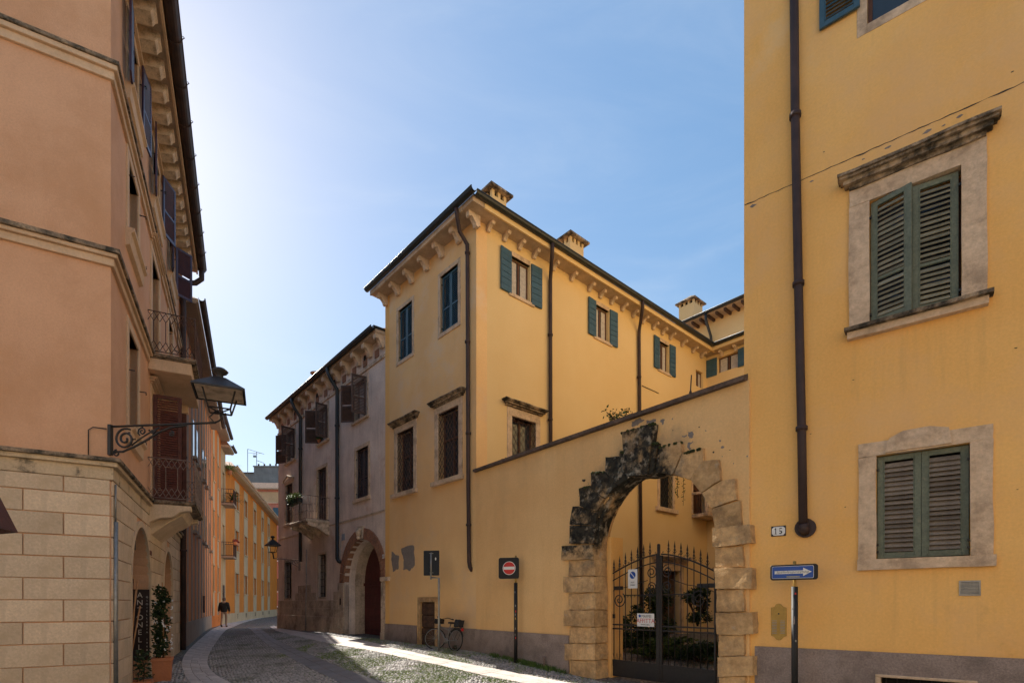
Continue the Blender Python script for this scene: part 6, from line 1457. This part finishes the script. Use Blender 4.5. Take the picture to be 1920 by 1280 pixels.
# ================================================================== pots by the shop
def climber(name, label, p, potw, poth, h, n, flowers, stake=True):
    M = T(*p) @ Matrix.Rotation(R_(28), 4, 'Z'); t = thing(name, label, "potted plant", M)
    a, b = potw / 2, potw / 2 * .84; mb = MB()
    mb.add([(-b, -b, 0), (b, -b, 0), (b, b, 0), (-b, b, 0), (-a, -a, poth), (a, -a, poth), (a, a, poth), (-a, a, poth), (-a * .86, -a * .86, poth), (a * .86, -a * .86, poth), (a * .86, a * .86, poth), (-a * .86, a * .86, poth), (-a * .86, -a * .86, poth - .06), (a * .86, -a * .86, poth - .06), (a * .86, a * .86, poth - .06), (-a * .86, a * .86, poth - .06)],
           [(0, 1, 2, 3)] + [(i, (i + 1) % 4, (i + 1) % 4 + 4, i + 4) for i in range(4)] + [(i + 4, (i + 1) % 4 + 4, (i + 1) % 4 + 8, i + 8) for i in range(4)] + [(i + 8, (i + 1) % 4 + 8, (i + 1) % 4 + 12, i + 12) for i in range(4)])
    mb.box(-a - .012, a + .012, -a - .012, -a, poth - .07, poth); mb.box(-a - .012, a + .012, a, a + .012, poth - .07, poth); mb.box(-a - .012, -a, -a, a, poth - .07, poth); mb.box(a, a + .012, -a, a, poth - .07, poth)
    obj("planter", mb, M_terra, t, M, bevel=.004)
    mb = MB(); mb.box(-a * .85, a * .85, -a * .85, a * .85, poth - .08, poth - .04); obj("soil", mb, M_soil, t, M)
    mb = MB(); 
    for i in range(3): q = random.uniform(-.08, .08); mb.tube([(q, -q, poth - .05), (q * .6 + .04, 0, poth + h * .5), (q * .2, .02, poth + h * .96)], .008, 5)
    obj("stem", mb, M_wood, t, M)
    if stake: mb = MB(); mb.tube([(.03, 0, poth - .05), (.0, 0, poth + h * 1.12)], .012, 6); obj("stake", mb, M_bamboo, t, M)
    mb = MB()
    k = 9
    for i in range(k): z = poth + .05 + h * (i + .5) / k; leaves(mb, n // k, blob((random.uniform(-.06, .06), random.uniform(-.06, .06), z), (.17 - .04 * i / k, .16 - .04 * i / k, h / k * .85)), .075)
    obj("foliage", mb, M_leaf, t, M, kind='stuff', fix=False)
    if flowers:
        mb = MB()
        for _ in range(flowers):
            z = poth + random.uniform(.1, 1) * h * .85; a_ = random.uniform(-2.6, .4); q = Vector((.17 * math.cos(a_), .17 * math.sin(a_), z))
            for j in range(5): u_ = Vector((random.gauss(0, 1), random.gauss(0, 1), random.gauss(0, 1))).normalized() * .022; v_ = u_.orthogonal() * .6; mb.add([q, q + u_ + v_, q + u_ * 1.4, q + u_ - v_], [(0, 1, 2, 3)])
        obj("blossoms", mb, M_flower, t, M, kind='stuff', fix=False)
    return t
climber("potted_climber", "tall dark climber with white blossoms staked in a square terracotta planter", (-7.42, 11.35, gz(-7.42, 11.35)), .36, .5, 1.42, 1700, 26)
climber("small_potted_shrub", "sparse leggy shrub in a low terracotta planter at the foot of the shop board", (-7.05, 10.15, -.1), .38, .28, .5, 190, 0, False)
M = T(-7.38, 10.2, 0); st = thing("bamboo_canes", "bundle of leaning bamboo canes in front of the first shop arch", "canes", M); 
for i, (dx, dy, h) in enumerate(((.0, .35, 2.1), (.05, .3, 1.6), (-.03, .25, 1.9))): mb = MB(); mb.tube([(i * .03, 0, .15), (dx + i * .03, dy, h)], .014, 6); obj("cane", mb, M_bamboo, st, M)
# half folded parasol whose corner reaches in at the left edge
M = T(-5.37, 5.0, 0); pa = thing("parasol", "corner of a half folded dark brown parasol at the left edge of the view", "parasol", M)
zt_ = 2.36; mb = MB(); a = .39
C8 = [(.555 * math.cos(R_(k * 45)), .555 * math.sin(R_(k * 45))) for k in range(8)]; C8i = [(x * .96, y * .96) for x, y in C8]
mb.add([(x, y, zt_) for x, y in C8] + [(0, 0, zt_ + 1.42)] + [(x, y, zt_) for x, y in C8i] + [(0, 0, zt_ + 1.36)], [(i, (i + 1) % 8, 8) for i in range(8)] + [((i + 1) % 8 + 9, i + 9, 17) for i in range(8)] + [(i, (i + 1) % 8, (i + 1) % 8 + 9, i + 9) for i in range(8)])
obj("canopy", mb, M_brownsh, pa, M)
for k in range(8): x, y = C8i[k]; mb = MB(); mb.tube([(x * .97, y * .97, zt_ + .02), (0, 0, zt_ + 1.3)], .012, 5); obj("rib", mb, M_wood, pa, M)
mb = MB(); mb.tube([(0, 0, 0), (0, 0, zt_ + 1.5)], .024, 8); obj("pole", mb, M_wood, pa, M); mb = MB(); mb.lathe([(0, 0), (.3, 0), (.3, .06), (.05, .1), (0, .1)], (0, 0, 0), 16); obj("base", mb, M_conc, pa, M)
# ================================================================== unseen sunlit house, added behind the viewpoint to bounce light onto the walls
Fs = Frame((24, -10), (-1, 0)); sq = thing("added_bounce_house", "unseen cream house in full sun, added behind the viewpoint to bounce light", "house", Fs)
wd = [(2 + i * 3.4, 3.1 + i * 3.4, z, z + 1.9) for i in range(13) for z in (1.2, 4.9, 8.5)]
obj("front_wall", wall(0, 46, -.5, 12, [rect(*r) for r in wd]), mat("added bounce house cream plaster", (.74, .56, .38), .9, (.68, .5, .32), .6), sq, Fs)
c_ = MB(); c_.box(0, 1.1, .12, .16, 0, 1.9); cm = c_.mesh("window", M_glass); c_ = MB(); c_.box(-.55, -.02, -.05, -.01, 0, 1.9); c_.box(1.12, 1.65, -.05, -.01, 0, 1.9); cs = c_.mesh("shutters", M_green)
for r in wd: link_mesh("window", cm, sq, Fs.M @ T(r[0], 0, r[2])); link_mesh("shutters", cs, sq, Fs.M @ T(r[0], 0, r[2]), kind='stuff')
mb = MB(); mb.box(0, 46, .4, 8, 11.9, 12); obj("roof", mb, M_tile, sq, Fs)
# ================================================================== bicycle
bA = FY1.pt(FY1.s(812, .45), -.42, 0); bB = FY1.pt(FY1.s(850, .4), -.36, 0)
ax = (bB - bA).normalized(); ang = math.atan2(ax.y, ax.x); gzb = gz(bB.x, bB.y)
Mb = T(bA.x, bA.y, gz(bA.x, bA.y) + .0) @ Matrix.Rotation(ang, 4, 'Z') @ Matrix.Rotation(R_(-7), 4, 'X')
wbs = (Vector((bB.x, bB.y)) - Vector((bA.x, bA.y))).length; r = .31
bike = thing("bicycle", "old dark bicycle with a carrier bag on its rack, leaning by the small plank door", "bicycle", Mb)
def wheel(cx, rot):
    Mw = Mb @ T(cx, 0, r) @ Matrix.Rotation(rot, 4, 'Z'); mb = MB(); mb.tube([(r * math.cos(a), 0, r * math.sin(a)) for a in [i * math.pi / 18 for i in range(36)]], .017, 6, closed=True)
    w = obj("wheel", mb, M_black, bike, Mw); mb = MB(); mb.tube([((r - .022) * math.cos(a), 0, (r - .022) * math.sin(a)) for a in [i * math.pi / 18 for i in range(36)]], .009, 5, closed=True); obj("rim", mb, M_galv, w, Mw)
    mb = MB()
    for i in range(18): a = i * math.pi / 9; mb.tube([(.02 * math.cos(a + .5), .02 * (-1) ** i, .02 * math.sin(a + .5)), ((r - .025) * math.cos(a), 0, (r - .025) * math.sin(a))], .0018, 3)
    mb.tube([(0, -.05, 0), (0, .05, 0)], .018, 8); obj("spokes", mb, M_galv, w, Mw); return w
wheel(0, R_(55)); wheel(wbs, 0)
W = wbs; bbk = (W - .42, 0, .27); seat = (W - .52 + .25, 0, .72); head = (.22, 0, .68)
mb = MB(); mb.tube([bbk, (W - .3, 0, .72)], .014, 6); mb.tube([bbk, (.2, 0, .58)], .016, 6); mb.tube([(W - .34, 0, .58), (.17, 0, .70)], .014, 6)
for sy in (-.045, .045): mb.tube([(W, sy, r), (W - .4, sy, .27)], .009, 5); mb.tube([(W, sy, r), (W - .33, sy * .5, .62)], .008, 5); mb.tube([(0, sy, r), (.13, sy * .5, .56)], .010, 5)
mb.tube([(.12, 0, .54), (.24, 0, .86)], .017, 6); obj("frame", mb, M_galv, bike, Mb)
mb = MB(); mb.tube([(.38, -.26, .93), (.28, -.2, .96), (.23, 0, .9), (.28, .2, .96), (.38, .26, .93)], .012, 6); mb.tube([(.38, -.26, .93), (.46, -.27, .92)], .018, 6); mb.tube([(.38, .26, .93), (.46, .27, .92)], .018, 6); obj("handlebar", mb, M_black, bike, Mb)
mb = MB(); mb.prism_z([(W - .42, 0.0), (W - .38, .03), (W - .24, .08), (W - .18, .07), (W - .18, -.07), (W - .24, -.08), (W - .38, -.03)], .78, .83); mb.tube([(W - .29, 0, .72), (W - .28, 0, .79)], .014, 6); obj("saddle", mb, M_black, bike, Mb, bevel=.012)
mb = MB(); mb.box(W - .14, W + .26, -.07, .07, .655, .67); mb.tube([(W + .2, -.06, .66), (W, -.06, r)], .006, 4); mb.tube([(W + .2, .06, .66), (W, .06, r)], .006, 4); obj("rack", mb, M_iron, bike, Mb)
mb = MB(); mb.box(W - .02, W + .2, -.1, .1, .69, .9); me = rough(mb.mesh("pannier_bag", M_signback), 3, .03, 6); link_mesh("pannier_bag", me, bike, Mb)
mb = MB(); mb.box(W + .24, W + .28, -.04, .04, .58, .66); obj("rear_light", mb, M_red, bike, Mb, bevel=.01)
mb = MB(); mb.tube([((r + .035) * math.cos(a) + W, 0, r + (r + .035) * math.sin(a)) for a in [R_(20 + i * 10) for i in range(15)]], .014, 5); obj("mudguard", mb, M_iron, bike, Mb)
mb = MB(); mb.lathe([(.0, 0), (.09, .005), (.09, .012), (0, .014)], (0, 0, 0), 14); mb.box(-.01, .01, -.01, .17, .0, .012); obj("crank", mb, M_galv, bike, Mb @ T(*bbk) @ Matrix.Rotation(R_(90), 4, 'X'))
mb = MB(); mb.box(.04, .24, -.1, .1, .76, .9); me = rough(mb.mesh("front_bag", M_black), 2, .03, 6); link_mesh("front_bag", me, bike, Mb)
mb = MB(); mb.tube([(W - .42, .02, .26), (W - .3, .2, .0)], .008, 5); obj("kickstand", mb, M_galv, bike, Mb)
# ================================================================== walking person (seen from behind)
g0 = G(420, 1178); px_, py_ = -.5384 * 31.6, 31.6
M = T(px_, py_, gz(px_, py_) + .02) @ Matrix.Rotation(R_(18), 4, 'Z')
pr = thing("person", "person in a dark jacket and beige trousers walking away along the curved pavement", "person", M)
def skinned(name, pts, edges, radii, root, m, parent, M, sub=2):
    me = bpy.data.meshes.new(name); me.from_pydata(pts, edges, []); o = bpy.data.objects.new(name, me); COL.objects.link(o)
    sk = o.modifiers.new("skin", 'SKIN'); 
    for i, v in enumerate(me.skin_vertices[0].data if me.skin_vertices else []): pass
    if not me.skin_vertices:
        bm = bmesh.new(); bm.from_mesh(me); bm.verts.layers.skin.verify(); bm.to_mesh(me); bm.free()
    for i, v in enumerate(me.skin_vertices[0].data): v.radius = radii[i] if isinstance(radii[i], tuple) else (radii[i], radii[i]); v.use_root = (i == root)
    sb = o.modifiers.new("sub", 'SUBSURF'); sb.levels = sub; sb.render_levels = sub
    bpy.context.view_layer.update(); dg = bpy.context.evaluated_depsgraph_get(); em = bpy.data.meshes.new_from_object(o.evaluated_get(dg)); em.name = name
    bpy.data.objects.remove(o); em.materials.clear(); em.materials.append(m)
    for p in em.polygons: p.use_smooth = True
    return link_mesh(name, em, parent, M)
H = 1.72
body = [(0, 0, .92), (0, 0, 1.08), (0, .0, 1.25), (0, -.0, 1.40), (0, 0, 1.49), (0, .02, 1.58), (0, .03, 1.66),
        (.19, 0, 1.39), (.25, -.02, 1.12), (.26, .08, .90), (.25, .12, .82), (-.19, 0, 1.39), (-.25, .04, 1.12), (-.26, -.04, .9), (-.25, -.06, .82),
        (.09, 0, .88), (.10, .12, .50), (.10, .06, .10), (.11, .18, .04), (-.09, 0, .88), (-.10, -.06, .50), (-.10, -.26, .16), (-.10, -.20, .06)]
ed = [(0, 1), (1, 2), (2, 3), (3, 4), (4, 5), (5, 6), (3, 7), (7, 8), (8, 9), (9, 10), (3, 11), (11, 12), (12, 13), (13, 14), (0, 15), (15, 16), (16, 17), (17, 18), (0, 19), (19, 20), (20, 21), (21, 22)]
rd = [(.15, .11), (.15, .11), (.16, .12), (.15, .11), .055, (.08, .09), (.075, .085), .06, .045, .035, .035, .06, .045, .035, .035, .085, .062, .042, .04, .085, .062, .042, .04]
skinned("body", body, ed, rd, 0, M_trous, pr, M)
jb = [(0, 0, .86), (0, 0, 1.0), (0, 0, 1.2), (0, 0, 1.39), (0, 0, 1.50), (.2, 0, 1.38), (.26, -.02, 1.12), (.27, .08, .90), (-.2, 0, 1.38), (-.26, .04, 1.12), (-.27, -.04, .90)]
skinned("jacket", jb, [(0, 1), (1, 2), (2, 3), (3, 4), (3, 5), (5, 6), (6, 7), (3, 8), (8, 9), (9, 10)], [(.22, .16), (.21, .165), (.22, .17), (.2, .15), (.09, .08), .09, .075, .06, .09, .075, .06], 0, M_jacket, pr, M)
mb = MB(); mb.lathe([(0, -.11), (.07, -.09), (.092, -.02), (.095, .04), (.07, .1), (0, .125)], (0, .02, 1.63), 14); obj("hair", mb, M_hair, pr, M)
mb = MB(); mb.lathe([(0, -.1), (.06, -.09), (.075, -.03), (.078, .05), (0, .1)], (0, .05, 1.61), 12); mb.lathe([(0, -.02), (.015, 0), (0, .03)], (.095, .03, 1.60), 6); mb.lathe([(0, -.02), (.015, 0), (0, .03)], (-.095, .03, 1.60), 6); mb.lathe([(0, -.03), (.02, -.01), (0, .03)], (0, .13, 1.60), 6); obj("face", mb, M_skin, pr, M)
for x, y, z, a in ((.11, .2, .0, 0), (-.10, -.22, .06, -35)):
    mb = MB(); mb.box(-.045, .045, -.09, .16, 0, .08); obj("shoe", mb, M_shoe, pr, M @ T(x, y, z) @ Matrix.Rotation(R_(a), 4, 'X'), bevel=.02)
for sx_, y in ((.255, .11), (-.255, -.06)):
    mb = MB(); mb.lathe([(0, -.05), (.03, -.04), (.038, 0), (.03, .04), (0, .05)], (sx_, y, .80), 8)
    for i in range(4): mb.tube([(sx_, y - .03 + i * .018, .77), (sx_, y - .032 + i * .02, .72 - .01 * (i % 2)), (sx_ - .01, y - .03 + i * .02, .69)], .008, 5)
    mb.tube([(sx_, y + .03, .80), (sx_ - .01, y + .055, .75)], .009, 5); obj("hand", mb, M_skin, pr, M)
# ================================================================== greenery
def bush(name, label, c, rx, ry, rz, n, size, m=M_leaf, stem=True, group=None, hang=False):
    g_ = c[2]; M = T(*c); t = thing(name, label, "shrub", M, group)
    mb = MB(); 
    for i in range(6):
        a = random.uniform(0, 6.28); mb.tube([(0, 0, 0), (rx * .3 * math.cos(a), ry * .3 * math.sin(a), rz * .8), (rx * .7 * math.cos(a), ry * .7 * math.sin(a), rz * 1.4)], [.03, .02, .008], 5)
    obj("stem", mb, M_wood, t, M)
    mb = MB()
    for i in range(14):
        a = random.uniform(0, 6.28); rr = random.random() ** .5; z = rz * random.uniform(.35, 1.75); k = math.sqrt(max(.1, 1 - ((z / rz - 1) ** 2) * .8))
        leaves(mb, n // 14, blob((rx * rr * k * math.cos(a) * .75, ry * rr * k * math.sin(a) * .75, z), (rx * .38, ry * .38, rz * .3)), size)
    obj("foliage", mb, m, t, M, kind='stuff', fix=False); return t
def cp(px, D): x = U(px) * D; return (x, D, gz(x, D))
bush("courtyard_shrub", "large dark shrub in front of the courtyard entrance, seen through the gate", cp(1222, 16.2), .75, .6, .95, 3600, .11)
bush("courtyard_shrub", "low dark shrub on the left of the courtyard behind the gate bars", cp(1165, 15.6), .85, .6, .5, 3000, .1)
bush("courtyard_shrub", "round dark shrub on a raised stem right of the courtyard entrance", (*cp(1308, 16.5)[:2], .95), .5, .5, .6, 2000, .1)
bush("courtyard_shrub", "low pale green bed behind the middle of the gate", cp(1245, 14.2), 1.0, .6, .28, 3000, .09, M_leafm)
bush("courtyard_shrub", "low green bed behind the right leaf of the gate", cp(1310, 13.6), .8, .6, .3, 2400, .09, M_leaf)
p = FG.pt(FG.s(1143), .3, 5.42); bush("wall_bush", "small wiry bush rooted on the garden wall coping above the arch", (p.x, p.y, p.z), .42, .2, .22, 230, .07, M_leafm)
p = FG.pt(FG.s(939), .15, 5.42); bush("coping_weed", "tiny weed on the garden wall coping below the grilled courtyard window", (p.x, p.y, p.z), .16, .08, .06, 90, .05, M_leafm)
for px, l, lab in ((1264, .45, "short leafy trailer hanging from the crown of the arch"), (1275, .58, "long thin trailer hanging from the arch beside the leafy one")):
    x, z = FG.at(px, 888); M = FG.M @ T(x, .1, z); t = thing("hanging_trailer", lab, "plant", M, "trailers hanging in the arch"); mb = MB(); mb.tube([(0, 0, .04), (.01, 0, -l * .5), (0, 0, -l)], .004, 4); obj("stem", mb, M_wood, t, M); mb = MB(); leaves(mb, 60 if px < 1270 else 34, blob((0, 0, -l * .5), (.035, .03, l * .52)), .035); obj("foliage", mb, M_leafm, t, M, kind='stuff', fix=False)
p = FY1.pt(FY1.s(861), -.15, .22); bush("wall_weed", "small dark weed at the foot of the yellow house right of the bicycle", (p.x, p.y, gz(p.x, p.y)), .12, .08, .07, 120, .05)
for px, py, h, nm in ((1272, 745, .4, "rod"), (1265, 740, .3, "rod")):
    pass
M = FG.M @ T(FG.s(1283), .2, 5.45); ro = thing("iron_rod", "short upright rod standing on the coping near the tall yellow house", "rod", M); mb = MB(); mb.tube([(0, 0, 0), (.0, 0, .18), (.02, 0, .45)], .012, 5); mb.lathe([(0, 0), (.03, .02), (.02, .06), (0, .07)], (0, 0, .1), 6); obj("rod", mb, M_iron, ro, M)
